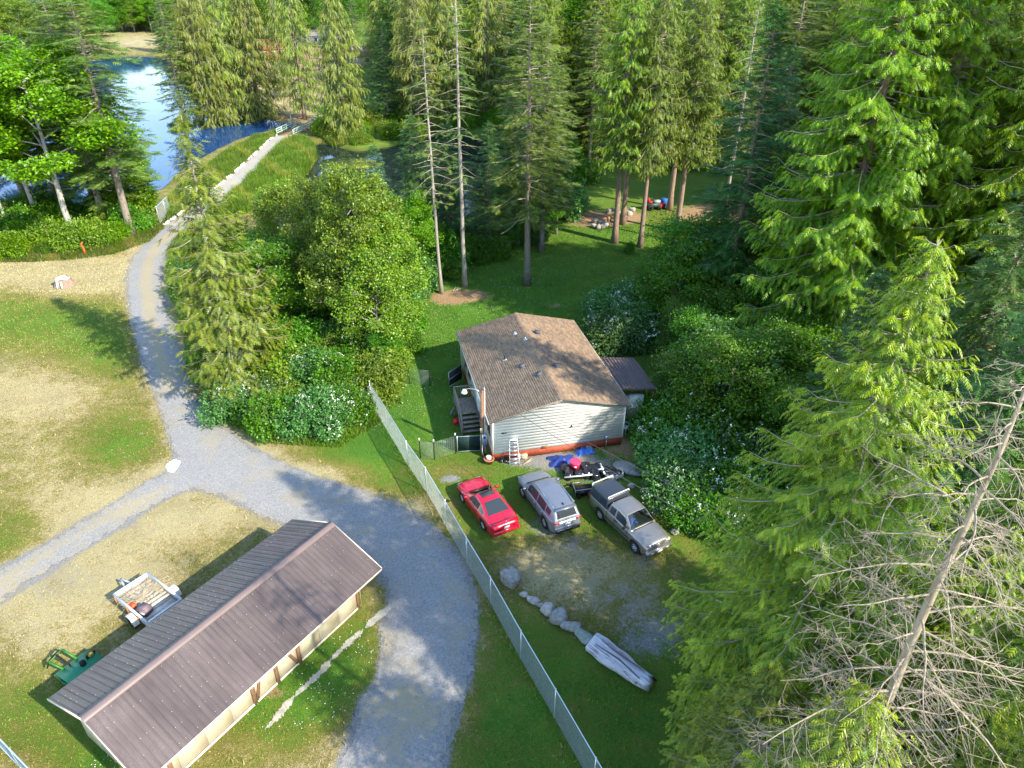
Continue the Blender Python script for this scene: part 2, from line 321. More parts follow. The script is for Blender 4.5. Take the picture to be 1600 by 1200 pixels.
def mk_ground_mat():
    m, nt, p = newmat('ground'); v = geovec(nt)
    n1 = noise(nt, 1.1, 6, .62, v).outputs[0]; n2 = noise(nt, 5.5, 6, .7, v).outputs[0]; n3 = noise(nt, 26, 5, .7, v).outputs[0]; n4 = noise(nt, .33, 3, .5, v).outputs[0]
    nn = math_(nt, 'ADD', math_(nt, 'ADD', math_(nt, 'MULTIPLY', n1, .55), math_(nt, 'MULTIPLY', n2, .6)), math_(nt, 'MULTIPLY', n3, .45))   # mean .8
    f = math_(nt, 'ADD', attr(nt, 'dry'), math_(nt, 'MULTIPLY', math_(nt, 'SUBTRACT', nn, .8), 2.1), True)
    grass = ramp(nt, f, [(0.0, (.075, .185, .020)), (.22, (.112, .205, .022)), (.45, (.150, .175, .028)), (.64, (.215, .195, .050)), (.85, (.32, .265, .115)), (1.0, (.42, .36, .19))])
    grass = mixc(nt, 1.0, grass, ramp(nt, n3, [(.3, .55), (.72, 1.45)]), 'MULTIPLY'); grass = mixc(nt, 1.0, grass, ramp(nt, n4, [(.3, .85), (.7, 1.15)]), 'MULTIPLY')
    gc, gb = gravel_color(nt, v)
    fg = ramp(nt, math_(nt, 'ADD', attr(nt, 'gravel'), math_(nt, 'MULTIPLY', math_(nt, 'SUBTRACT', nn, .8), 1.8)), [(.34, 0.), (.62, 1.)])
    c = mixc(nt, fg, grass, gc)
    chips = ramp(nt, n3, [(.3, (.20, .11, .05)), (.7, (.52, .36, .20))])
    fc = ramp(nt, math_(nt, 'ADD', attr(nt, 'chips'), math_(nt, 'MULTIPLY', math_(nt, 'SUBTRACT', nn, .8), 1.6)), [(.4, 0.), (.7, 1.)])
    c = mixc(nt, fc, c, chips); c = mixc(nt, attr(nt, 'mud'), c, (.06, .055, .015))
    nt.links.new(c, p.inputs['Base Color']); p.inputs['Roughness'].default_value = .95; p.inputs['Specular IOR Level'].default_value = .15
    bump(nt, p, math_(nt, 'ADD', n3, math_(nt, 'MULTIPLY', n2, .8)), .9, .09); return m
M['ground'] = mk_ground_mat(); me.materials.append(M['ground']); link('ground', me, kind='structure')

def mk_water(name, c, rough, sc, st):
    m, nt, p = newmat(name); p.inputs['Base Color'].default_value = (*c, 1); p.inputs['Roughness'].default_value = rough; p.inputs['IOR'].default_value = 1.33; p.inputs['Specular IOR Level'].default_value = .38
    mp = N(nt, 'Mapping'); mp.inputs['Scale'].default_value = (1, .35, 1); nt.links.new(geovec(nt), mp.inputs['Vector']); bump(nt, p, noise(nt, sc, 4, .6, mp.outputs[0]).outputs[0], st, .05); return m
M['water'] = mk_water('pond_water', (.010, .050, .15), .04, 1.3, .10); M['water_dark'] = mk_water('pond_water_dark', (.012, .022, .02), .03, 1.3, .06); M['lake'] = mk_water('lake_water', (.04, .14, .30), .25, .3, .2)  # pond blue stands in for mirrored sky, the dark sheet for mirrored trees
b = MB(); b.add([[-400, 55, -.42], [-33, 55, -.42], (-38.6, 84, -.42), (-38.6, 118, -.42), (-34.5, 132, -.42), (-28, 160, -.42), [-28, 300, -.42], [-400, 300, -.42]], [[0, 1, 2, 3, 4, 5, 6, 7]]); b.build('pond_water', M['water'], kind='structure')
b = MB(); b.add([[-33, 55, -.42], [200, 55, -.42], [200, 300, -.42], [-28, 300, -.42], (-28, 160, -.42), (-34.5, 132, -.42), (-38.6, 118, -.42), (-38.6, 84, -.42)], [[0, 1, 2, 3, 4, 5, 6, 7]]); b.build('pond_water', M['water_dark'], kind='structure')
b = MB(); b.add([[-2500, 405, -1.0], [2500, 405, -1.0], [2500, 3150, -1.0], [-2500, 3150, -1.0]], [[0, 1, 2, 3]]); b.build('lake_water', M['lake'], kind='structure')
# algae mats floating on the pond
def blob_sheet(px, z, name, mat, kind='stuff', seed=0, th=.03, n=60, wob=.12, **kw):
    r = np.random.default_rng(seed); P = smooth_poly(poly_px(px, z), 3); c = P.mean(0); k = len(P); a = np.arange(k) / k * 6.283
    f = 1 + sum(wob / q * np.sin(a * q * 2 + r.uniform(0, 6)) for q in range(1, 9)); P = c + (P - c) * f[:, None]
    b = MB(); b.prism([tuple(q) for q in P], z - .03, z + th); return b.build(name, mat, kind=kind, **kw)
M['algae'] = simple('algae', (.26, .25, .03), .8, .3, 1.2, c2=(.10, .13, .02), bmp=.4)
for i_, q in enumerate([[(405, 335), (425, 305), (460, 290), (490, 285), (500, 300), (470, 315), (440, 322), (420, 345), (412, 360)], [(420, 362), (445, 352), (470, 360), (478, 378), (450, 392), (425, 388)], [(500, 252), (540, 246), (590, 250), (600, 258), (540, 264), (505, 262)], [(640, 230), (690, 224), (700, 240), (650, 246)]]):
    blob_sheet(q, -.40, 'algae_mat', M['algae'], seed=i_, label=['yellow green algae mat along the reed bank of the pond', 'small algae mat below the dark open water patch', 'algae strip across the pond right of the bridge', 'algae mat by the lily bank on the far shore'][i_], cat='algae', group='algae mats floating on the pond')

# gravel road: a low crowned sheet with a ragged edge
def ragged_sheet(P, step, name, mat, z=.012, seed=1, amp=.22, kind='structure', crown=.03, tfun=None, **kw):
    x = np.arange(P[:, 0].min() - 1, P[:, 0].max() + 1, step); y = np.arange(max(P[:, 1].min() - 1, 9), P[:, 1].max() + 1, step); X, Y = np.meshgrid(x, y)
    r = np.random.default_rng(seed); X = X + r.uniform(-.3, .3, X.shape) * step; Y = Y + r.uniform(-.3, .3, Y.shape) * step
    d = pdist(P, X, Y) * np.where(inside(P, X, Y), 1, -1)
    d = d + amp * (np.sin(X * 3.1 + 2 * np.sin(Y * 1.7)) * .4 + np.sin(Y * 7.3 + X * 5) * .3 + np.sin(X * 13 - Y * 11) * .3)
    i, j = np.meshgrid(np.arange(X.shape[0] - 1), np.arange(X.shape[1] - 1), indexing='ij'); n = X.shape[1]
    dc = (d[:-1, :-1] + d[1:, :-1] + d[:-1, 1:] + d[1:, 1:]) / 4; ok = dc > 0
    a = (i * n + j)[ok]; F = np.stack([a, a + 1, a + n + 1, a + n], -1); u, inv = np.unique(F, return_inverse=True)
    Z = ground_z(X, Y) + z + crown * np.clip(d / .8, 0, 1); V = np.stack([X, Y, Z], -1).reshape(-1, 3)[u]
    b = MB(); b.add(V, inv.reshape(-1, 4), 0, tfun(V[:, 0], V[:, 1]) if tfun else 0.0); return b.build(name, mat, smooth=True, kind=kind, **kw)
def mk_gravel(name, shade=1.0, tan=0.0):
    m, nt, p = newmat(name); v = geovec(nt); c, h = gravel_color(nt, v)
    if not tan: ft = math_(nt, 'ADD', attr(nt), math_(nt, 'MULTIPLY', math_(nt, 'SUBTRACT', noise(nt, 3.5, 5, .7, v).outputs[0], .5), 1.6)); c = mixc(nt, ramp(nt, ft, [(.30, 0.), (.75, .8)]), c, mixc(nt, h, (.26, .21, .11), (.46, .39, .24)))
    if tan: c = mixc(nt, tan, c, (.50, .45, .34))
    w_ = ramp(nt, math_(nt, 'MULTIPLY', noise(nt, 2.2, 5, .75, v).outputs[0], noise(nt, 17, 4, .7, v).outputs[0]), [(.335, 0.), (.40, .85)])
    c = mixc(nt, w_, c, (.13, .15, .04)); c = mixc(nt, 1.0, c, (shade,) * 3, 'MULTIPLY')
    nt.links.new(c, p.inputs['Base Color']); p.inputs['Roughness'].default_value = .95; bump(nt, p, noise(nt, 45, 4, .8, v).outputs[0], .8, .03); return m
M['gravel'] = mk_gravel('gravel'); M['path_sand'] = mk_gravel('path_sand', .95, .55); M['sand'] = simple('sand', (.40, .375, .30), .95, .2, 5, bmp=.4)
CT1 = poly_px([(272, 362), (245, 385), (232, 410), (228, 440), (235, 500), (250, 560), (268, 612)]); CT2 = poly_px([(262, 760), (190, 800), (100, 848), (0, 912), (-60, 950)])
def road_tint(x, y):
    t = .9 * np.exp(-(pdist(CT1, x, y, False) / .65) ** 2) + .55 * np.exp(-(pdist(CT2, x, y, False) / .45) ** 2)
    for u, v, r_, k in ((640, 1080, 1.0, .6), (620, 1000, .9, .5), (655, 1120, 1.0, .6), (590, 1110, .7, .6), (610, 1170, .9, .6), (700, 830, 1.2, .25), (480, 790, 1.5, .35), (330, 700, .8, .3), (20, 930, 2.5, .4), (200, 795, 1.5, .4)):
        a_, b_ = G(u, v); t = t + k * np.exp(-((x - a_) ** 2 + (y - b_) ** 2) / r_ ** 2)
    return np.clip(t + .35 * np.exp(-(pdist(ROAD, x, y) / .35) ** 2), 0, 1)
ragged_sheet(ROAD, .16, 'gravel_road', M['gravel'], tfun=road_tint, amp=.3)
def ribbon(C, wd):
    T = np.gradient(C, axis=0); T /= np.linalg.norm(T, axis=1)[:, None]; Nn = np.stack([-T[:, 1], T[:, 0]], 1); return np.concatenate([C + Nn * wd / 2, (C - Nn * wd / 2)[::-1]])
ragged_sheet(ribbon(PATH_C, 2.5), .3, 'path', M['path_sand'], amp=.2)
TR = poly_px([(418, 1138), (440, 1112), (470, 1080), (500, 1050), (535, 1012), (565, 985), (590, 964), (616, 945)])
ragged_sheet(ribbon(TR, .24), .07, 'sand_strip', M['sand'], z=.02, amp=.12, crown=.02)
ragged_sheet(poly_px([(259, 728), (266, 721), (274, 718), (282, 722), (279, 730), (272, 738), (263, 738)]), .06, 'crushed_stone_patch', simple('white_stone', (.82, .82, .80), .9, .08), z=.045, amp=.05, crown=.04)
# kerb rocks along the two edges of the causeway path
def stone(b, c, s, seed, m=0, t=0.0, sub=1, flat=.75, rz=0):
    r = np.random.default_rng(seed); u = np.array([[math.cos(a) * math.cos(e), math.sin(a) * math.cos(e), math.sin(e)] for e in np.linspace(-1.2, 1.2, 4 + sub * 2) for a in np.arange(6 + 3 * sub) * 2 * math.pi / (6 + 3 * sub)])
    k = 6 + 3 * sub; rows = 4 + sub * 2; ph = r.uniform(0, 6, 9); f = 1 + .13 * np.sin(u[:, 0] * 3 + ph[0]) + .12 * np.sin(u[:, 1] * 4 + ph[1]) + .1 * np.sin(u[:, 2] * 4 + ph[2]) + r.normal(0, .035, len(u))
    q = np.sign(u) * np.abs(u) ** .8; V = q * f[:, None] * np.array(s) / 2; c_, s_ = math.cos(rz), math.sin(rz); V = V @ np.array([[c_, s_, 0], [-s_, c_, 0], [0, 0, 1]]) + np.array(c)
    i = np.arange(rows - 1)[:, None] * k; j = np.arange(k)[None]; j2 = (j + 1) % k; F = np.stack([i + j, i + j2, i + k + j2, i + k + j], -1).reshape(-1, 4); b.add(V, F, m, t)
    b.F.append((np.arange(k)[None, ::-1] + b.n - len(V), m)); b.F.append((np.arange(k)[None] + b.n - k, m))
M['rock_white'] = simple('rock_white', (.80, .78, .73), .9, .12, 3, bmp=.5)
for side, rng_, lab in ((1, (0.0, .98), 'white edging stones along the pond side of the sandy causeway path'), (-1, (.42, .66), 'short run of white edging stones beside the reeds on the path'), (-1, (.80, 1.0), 'white edging stones on the reed side just before the bridge')):
    b = MB(); T = np.gradient(PATH_C, axis=0); T /= np.linalg.norm(T, axis=1)[:, None]; E_ = PATH_C + np.stack([-T[:, 1], T[:, 0]], 1) * 1.3 * side
    L = np.concatenate([[0], np.cumsum(np.linalg.norm(np.diff(E_, axis=0), axis=1))]); L /= L[-1]; r = np.random.default_rng(5)
    for q in np.arange(*rng_, .0085):
        if math.sin(q * 90) + math.sin(q * 37 + 1) > -.9: stone(b, (np.interp(q, L, E_[:, 0]) + r.normal(0, .08), np.interp(q, L, E_[:, 1]) + r.normal(0, .08), .12), r.uniform(.22, .48, 3) * [1, 1, .7], int(q * 9999), sub=0)
    b.build('edging_stones', M['rock_white'], label=lab, cat='stone edging', kind='stuff')

# grass blades, tufts, clover heads, loose gravel: real geometry, uncountable
def interp_attr(A, x, y):
    ix = np.clip(np.searchsorted(xs, x) - 1, 0, len(xs) - 2); iy = np.clip(np.searchsorted(ys, y) - 1, 0, len(ys) - 2); return A[iy, ix]
BARN_O = np.array([-17.59, 17.07]); BARN_A = R(57.02); HOUSE_O = np.array([-1.32, 34.76]); HOUSE_A = R(103.41)
def loc_pq(x, y, o, a): dx, dy = x - o[0], y - o[1]; return dx * math.cos(a) + dy * math.sin(a), dx * math.sin(a) - dy * math.cos(a)
def blades(n, region, hgt, wd, name, mat, seed, dens=None, tdry=True, lean=.5, **kw):
    r = np.random.default_rng(seed); x = r.uniform(region[0], region[1], n); y = r.uniform(region[2], region[3], n)
    g = interp_attr(grav, x, y); d = interp_attr(dry, x, y); u, v, dd = PX(x, y, 0.0)
    ok = (g < .35 + r.normal(0, .12, n)) & (u > -60) & (u < 1660) & (v < 1290) & ~inside(ROAD, x, y) & (interp_attr(chip, x, y) < .5) & (interp_attr(GZ, x, y) > -.25)
    p, q = loc_pq(x, y, HOUSE_O, HOUSE_A); ok &= ~((p > .2) & (p < 11.8) & (q > .2) & (q < 8.7)); p, q = loc_pq(x, y, BARN_O, BARN_A); ok &= ~((p > .3) & (p < 11.3) & (q > .8) & (q < 5.2))
    if dens is not None: ok &= r.random(n) < dens(x, y)
    x, y, d = x[ok], y[ok], d[ok]; n = len(x); z = ground_z(x, y); a = r.uniform(0, 6.28, n); h = hgt * r.uniform(.5, 1.4, n); w_ = wd * r.uniform(.6, 1.4, n)
    lx, ly = r.normal(0, lean, n) * h, r.normal(0, lean, n) * h
    V = np.stack([np.stack([x - w_ * np.cos(a), y - w_ * np.sin(a), z], -1), np.stack([x + w_ * np.cos(a), y + w_ * np.sin(a), z], -1), np.stack([x + lx, y + ly, z + h], -1)], 1)
    b = MB(); b.add(V.reshape(-1, 3), np.arange(3 * n).reshape(-1, 3), 0, np.repeat(np.clip(d + r.normal(0, .16, n), 0, 1), 3)); return b.build(name, mat, kind='stuff', **kw)
def mk_blade():
    m, nt, p = newmat('grass_blade'); n = noise(nt, 3, 3, .6, geovec(nt)).outputs[0]
    c = ramp(nt, attr(nt), [(0.0, (.095, .225, .022)), (.25, (.135, .245, .026)), (.45, (.18, .215, .034)), (.65, (.27, .245, .07)), (.9, (.41, .345, .16))])
    c = mixc(nt, 1.0, c, ramp(nt, n, [(.3, .75), (.7, 1.25)]), 'MULTIPLY'); nt.links.new(c, p.inputs['Base Color']); p.inputs['Roughness'].default_value = .7; p.inputs['Specular IOR Level'].default_value = .2; return m
M['blade'] = mk_blade()
blades(330000, (-37, 14, 13, 50), .055, .016, 'lawn_grass', M['blade'], 3, label='short mown grass blades over the yard and field', cat='grass')
blades(120000, (-60, 30, 48, 86), .10, .04, 'far_lawn_grass', M['blade'], 4, label='short grass blades on the back lawn and far field', cat='grass')
def near_edge(x, y): return np.clip(np.exp(-(pdist(FENCE_L, x, y, False) / .35) ** 2) + .8 * np.exp(-(pdist(ROAD, x, y) / .3) ** 2) * .35, 0, 1)
FENCE_L = np.array([(-7.9, 38.3), (-6.24, 34.56), (-4.83, 32.05), (-2.2, 26.55), (-.9, 23.9), (.51, 20.83), (1.87, 18.01), (3.2, 15.2), (5.4, 10.8)])
blades(150000, (-26, 6, 12, 46), .16, .02, 'grass_tufts', M['blade'], 5, dens=near_edge, label='taller grass tufts along the fence foot and road edges', cat='grass')
blades(70000, (-42, 14, 13, 64), .13, .03, 'weed_clumps', M['blade'], 6, dens=lambda x, y: (np.sin(x * 1.7 + 3 * np.sin(y * .8)) * np.sin(y * 2.1 + 2 * np.sin(x * .9)) > .55) * .55 + (np.sin(x * 5.1 + y * 2) * np.sin(y * 4.3 - x) > .8) * .6, label='scattered coarse clumps of longer grass and weeds in yard and field', cat='grass')
def heads(n, region, name, seed, label, dens):
    r = np.random.default_rng(seed); x = r.uniform(region[0], region[1], n); y = r.uniform(region[2], region[3], n); d = interp_attr(dry, x, y); ok = (interp_attr(grav, x, y) < .3) & (r.random(n) < dens(x, y, d)) & ~inside(ROAD, x, y)
    x, y = x[ok], y[ok]; n = len(x); s = r.uniform(.012, .026, n)[:, None, None]; o = np.array([[1, 0, 0], [-1, 0, 0], [0, 1, 0], [0, -1, 0], [0, 0, 1]])
    V = np.stack([x, y, ground_z(x, y) + .07], -1)[:, None] + s * o; Fq = np.array([[0, 2, 4], [2, 1, 4], [1, 3, 4], [3, 0, 4]]); b = MB(); b.add(V.reshape(-1, 3), (Fq[None] + np.arange(n)[:, None, None] * 5).reshape(-1, 3)); b.build(name, M['blossom'], kind='stuff', label=label, cat='clover flowers')
cl = lambda x, y: .5 + .5 * np.sin(x * .9 + 2 * np.sin(y * .6)) * np.sin(y * 1.1 + x * .4)
heads(26000, (-16, -2, 12, 27), 'clover_heads', 8, 'white clover heads dotted over the grass beside the barn', lambda x, y, d: (d < .40) * cl(x, y) ** 2 * .22)
heads(26000, (-36, -20, 26, 56), 'clover_heads', 9, 'white clover heads in the green patches of the left field', lambda x, y, d: (d < .45) * cl(x, y) ** 2 * .10)
heads(30000, (-9, 14, 38, 70), 'clover_heads', 10, 'white clover heads over the back lawn behind the house', lambda x, y, d: (d < .4) * cl(x, y) ** 2 * .25)
def pebbles(n, region, name, seed, smin, smax, fn, mat, label):
    r = np.random.default_rng(seed); x = r.uniform(region[0], region[1], n); y = r.uniform(region[2], region[3], n); ok = r.random(n) < fn(x, y); x, y = x[ok], y[ok]; n = len(x); s = r.uniform(smin, smax, n)[:, None, None]
    o = np.array([[1, .2, 0], [-.7, .8, 0], [-.5, -.9, 0], [.1, 0, .9]]); a = r.uniform(0, 6.28, n); ca, sa = np.cos(a)[:, None], np.sin(a)[:, None]
    O = np.stack([o[None, :, 0] * ca - o[None, :, 1] * sa, o[None, :, 0] * sa + o[None, :, 1] * ca, np.broadcast_to(o[None, :, 2], (n, 4))], -1)
    V = np.stack([x, y, ground_z(x, y) + .035], -1)[:, None] + s * O; Fq = np.array([[0, 1, 3], [1, 2, 3], [2, 0, 3]]); b = MB(); b.add(V.reshape(-1, 3), (Fq[None] + np.arange(n)[:, None, None] * 4).reshape(-1, 3), 0, np.repeat(r.random(n), 4)); b.build(name, mat, kind='stuff', label=label, cat='gravel')
M['pebble'] = simple('pebble', (.34, .345, .35), .9, .35, 20, tint=.5)
pebbles(170000, (-29, 0, 12, 58), 'loose_gravel', 11, .012, .034, lambda x, y: inside(ROAD, x, y) * .8 + .6 * np.exp(-(pdist(ROAD, x, y) / .25) ** 2), M['pebble'], 'loose grey gravel on the road and spilling over its edges')
pebbles(45000, (-1, 9, 18, 37), 'parking_gravel', 12, .012, .03, lambda x, y: np.clip(interp_attr(grav, x, y) - .25, 0, 1), M['pebble'], 'scattered gravel on the parking patch in front of the cars')
# ---------------------------------------------------------------- foliage geometry
def frond_template(kind):
    V = []; F = []
    def tri(a, b, c): i = len(V); V.extend([a, b, c]); F.append([i, i + 1, i + 2])
    if kind == 'cedar':      # broad lacy hanging spray
        tri((0, -.03, 0), (0, .03, 0), (1, 0, -.16))
        for x, w_, l in ((.10, .30, .30), (.34, .34, .30), (.58, .24, .26), (.78, .13, .2)):
            for s in (-1, 1): tri((x - .07, 0, -.16 * x * x), (x + .10, 0, -.16 * x * x), (x + l, s * w_, -.16 * (x + l) ** 2 - .06))
    elif kind == 'fir':      # flat twig with side twigs, bottle-brush like
        tri((0, -.05, 0), (0, .05, 0), (1.05, 0, .03))
        for x, w_, l in ((.05, .38, .26), (.28, .36, .26), (.52, .26, .22), (.74, .15, .18)):
            for s in (-1, 1): tri((x - .05, 0, 0), (x + .11, 0, .01), (x + l, s * w_, .03))
    else:                    # a leaf, folded along its rib
        V = [(0, 0, 0), (.45, .32, .07), (1, 0, -.06), (.45, -.32, .07)]; F = [[0, 2, 1], [0, 3, 2]]
    return np.array(V, float), np.array(F)
TPL = {k: frond_template(k) for k in ('cedar', 'fir', 'leaf')}
def nrm(a): return a / (np.linalg.norm(a, axis=-1, keepdims=True) + 1e-9)
def scatter(mb, kind, pos, dirs, ups, sc, tint, wid=1.0, m=0):
    """many fronds or leaves as real faces: position, axis, flat normal, length"""
    V, F = TPL[kind]; dirs = nrm(dirs); side = nrm(np.cross(ups, dirs)); up = np.cross(dirs, side)
    sc = np.broadcast_to(sc, (len(pos),))[:, None, None]; wid = np.broadcast_to(wid, (len(pos),))[:, None, None]
    W = pos[:, None, :] + sc * (V[None, :, 0:1] * dirs[:, None] + wid * V[None, :, 1:2] * side[:, None] + V[None, :, 2:3] * up[:, None])
    K = len(V); FF = (F[None] + (np.arange(len(pos)) * K)[:, None, None]).reshape(-1, F.shape[1])
    mb.add(W.reshape(-1, 3), FF, m, np.repeat(tint, K))
def trunk_path(H, lean=0.0, wob=.12, n=12, seed=0):
    r = np.random.default_rng(seed); z = np.linspace(0, H, n); wx = np.cumsum(r.normal(0, wob, n)) * .5; wy = np.cumsum(r.normal(0, wob, n)) * .5
    wx -= wx[0]; wy -= wy[0]
    return np.stack([wx + lean * z, wy, z], 1)
def at_z(P, z): return np.stack([np.interp(z, P[:, 2], P[:, i]) for i in range(3)], -1)

def conifer(seed, H, Rad, kind, z0=.12, nb=130, droop=.35, upt=.25, spray=.42, hang=.3, rt=.28, prof=.8, sparse=1.0, bare=0.0, tip=.35, limbs=True, gap=0, wid=1.0, sec=.30):
    """returns (trunk MB, crown MB). kind = spray template"""
    r = np.random.default_rng(seed); T = MB(); C = MB(); P = trunk_path(H, 0, .035 * H / 20, 14, seed)
    rad = rt * (1 - P[:, 2] / H) ** .8 + .015; rad[0] *= 1.45
    T.tube(P, rad, 10)
    pos = []; dr = []; up = []; sc = []; tn = []
    for i in range(nb):
        q = max(0.0, (i + r.uniform(-.3, .3)) / nb); z = H * (z0 + (1 - z0) * q ** .92) ; z = min(z, H * .992)
        if gap and math.sin(z * 2.1 + seed) > 1 - gap: continue
        f = (1 - z / H) / (1 - z0)
        L = Rad * (f ** prof * (.72 + .28 * math.sin(3.1 * f + .3)) + .03) * r.uniform(.62, 1.15)
        if L < .15: L = .15
        az = i * 2.39996 + r.uniform(-.4, .4); o = np.array([math.cos(az), math.sin(az), 0]); s_ = np.array([-o[1], o[0], 0])
        base = at_z(P, z); a = r.uniform(-.1, .18) + .35 * (1 - f) ** 2; dp = droop * r.uniform(.7, 1.3) * min(1, L / 2 + .3); ut = upt * r.uniform(.6, 1.3)
        cv = r.uniform(-.12, .12)
        def pt(t):
            t = np.asarray(t, float)[..., None]
            return base + L * (t * o + cv * t * t * s_) + np.array([0, 0, 1.0]) * L * (a * t - dp * (1.7 * t * t - .9 * t ** 3) + ut * .55 * t ** 4)
        tt = np.linspace(0, 1, 6); rb = min(.075, .012 + .012 * L)
        if limbs: T.tube(pt(tt), rb * (1 - tt * .85), 4, cap=False, m=1 if L < 1e9 else 0)
        if r.random() < bare: continue
        start = .28 if L > 1.5 else .12
        nsx = max(2, int(L * (1 - start) / sec))
        tj = start + (1 - start) * (np.arange(nsx) + r.uniform(0, .8, nsx)) / nsx
        for sgn in (-1, 1):
            t1 = np.clip(tj + r.uniform(-.03, .03, nsx), 0, .99); p0 = pt(t1)
            ll = np.minimum(L * .42, .3 + L * .3) * (1 - t1 * .75) * r.uniform(.6, 1.2, nsx) + .12
            dd = nrm(o * .75 + sgn * s_ * r.uniform(.6, 1.1, (nsx, 1)) + np.array([0, 0, 1.0]) * r.uniform(-.25, .05, (nsx, 1)))
            nq = np.maximum(1, (ll / (spray * .55) * sparse).astype(int))
            idx = np.repeat(np.arange(nsx), nq); k = np.concatenate([np.arange(x) for x in nq]); u = (k + r.uniform(.1, .9, len(k))) / nq[idx]
            sag = -hang * .6 * (ll[idx] * u) ** 1.5
            pp = p0[idx] + dd[idx] * (ll[idx] * u)[:, None]; pp[:, 2] += sag
            g = nrm(dd[idx] * r.uniform(.5, 1, (len(k), 1)) + o * r.uniform(-.1, .5, (len(k), 1)) + s_ * r.normal(0, .25, (len(k), 1)))
            g[:, 2] -= hang * r.uniform(.6, 1.7, len(k)); pos.append(pp); dr.append(g)
            uu = np.tile([0, 0, 1.0], (len(k), 1)) + r.normal(0, .35, (len(k), 3)) + o * hang * .8; up.append(uu)
            sc.append(spray * r.uniform(.6, 1.25, len(k))); tn.append(np.clip(r.normal(.12, .14, len(k)) + tip * u * t1[idx], 0, 1))
        t1 = np.linspace(start, 1, max(3, int(nsx * sparse * 1.5))); pos.append(pt(t1)); g = np.tile(o, (len(t1), 1)) + r.normal(0, .3, (len(t1), 3)); g[:, 2] -= hang * .6
        dr.append(g); up.append(np.tile([0, 0, 1.0], (len(t1), 1)) + r.normal(0, .3, (len(t1), 3))); sc.append(spray * r.uniform(.7, 1.3, len(t1))); tn.append(np.clip(tip * t1 + .1, 0, 1))
    # leader
    zt = np.linspace(H * .93, H * 1.0, 14); pos.append(at_z(P, zt)); g = r.normal(0, .7, (14, 3)); g[:, 2] = abs(g[:, 2]) + .4
    dr.append(g); up.append(r.normal(0, 1, (14, 3))); sc.append(np.full(14, spray * .8)); tn.append(np.full(14, tip))
    scatter(C, kind, np.concatenate(pos), np.concatenate(dr), np.concatenate(up), np.concatenate(sc), np.concatenate(tn), wid)
    return T, C

def broadleaf(seed, H, Rad, z0=.3, nl=11, leaf=.16, n=16000, rt=.16, multi=1, puff=.9, tall=1.0, lean=0.0):
    r = np.random.default_rng(seed); T = MB(); C = MB(); tips = []
    for s in range(multi):
        a0 = r.uniform(0, 6.28); sp = 0 if multi == 1 else .35 * Rad
        P = trunk_path(H * .86, 0, .05 * H / 10, 10, seed + s); P[:, 0] += np.cos(a0) * sp * (P[:, 2] / H) ** 1.0 * 1.3 + lean * P[:, 2]; P[:, 1] += np.sin(a0) * sp * (P[:, 2] / H) * 1.3
        T.tube(P, rt / math.sqrt(multi) * (1 - P[:, 2] / H * .9) + .01, 8)
        for i in range(nl):
            q = (i + .5) / nl; z = H * (z0 + (.86 - z0) * q); b = at_z(P, z); az = i * 2.4 + r.uniform(-.5, .5) + s
            L = Rad * (1 - .55 * q ** 1.6) * r.uniform(.7, 1.08); el = r.uniform(.25, .6) + q * .5
            t = np.linspace(0, 1, 6)[:, None]; o = np.array([math.cos(az), math.sin(az), 0])
            B = b + o * L * t + np.array([0, 0, 1.0]) * L * el * t * (1.15 - .35 * t) + r.normal(0, .05, (6, 3)) * L * .3 * t
            T.tube(B, (.03 + .012 * L) * (1 - t[:, 0] * .8), 5, cap=False); tips.append((B[-1], 1.0)); tips.append((B[3], .8)); tips.append((B[4] , .9))
            for k in range(3):
                j = r.integers(2, 5); az2 = az + r.choice([-1, 1]) * r.uniform(.5, 1.1); L2 = L * r.uniform(.3, .5)
                o2 = np.array([math.cos(az2), math.sin(az2), r.uniform(.1, .8)]); t2 = np.linspace(0, 1, 4)[:, None]
                B2 = B[j] + o2 * L2 * t2; T.tube(B2, .022 * (1 - t2[:, 0] * .7), 4, cap=False); tips.append((B2[-1], .85))
        tips.append((P[-1] + [0, 0, .3], 1.0))
    c = np.array([q[0] for q in tips]); wt = np.array([q[1] for q in tips])
    k = r.integers(0, len(c), n); v = nrm(r.normal(0, 1, (n, 3))); rr = puff * wt[k] * r.uniform(.25, 1, n) ** .45 * (.75 + .5 * r.random(len(c))[k])
    lump = 1 + .25 * np.sin(v[:, 0] * 7 + k) * np.sin(v[:, 2] * 6 + k)
    p = c[k] + v * (rr * lump)[:, None] * np.array([1.15, 1.15, .72 * tall])
    p = p[p[:, 2] > H * .06]; n = len(p)
    d = r.normal(0, 1, (n, 3)); d[:, 2] = -abs(d[:, 2]) * .5; u = r.normal(0, .55, (n, 3)); u[:, 2] += 1
    scatter(C, 'leaf', p, d, u, leaf * r.uniform(.6, 1.3, n), np.clip(r.normal(.25, .22, n), 0, 1))
    return T, C

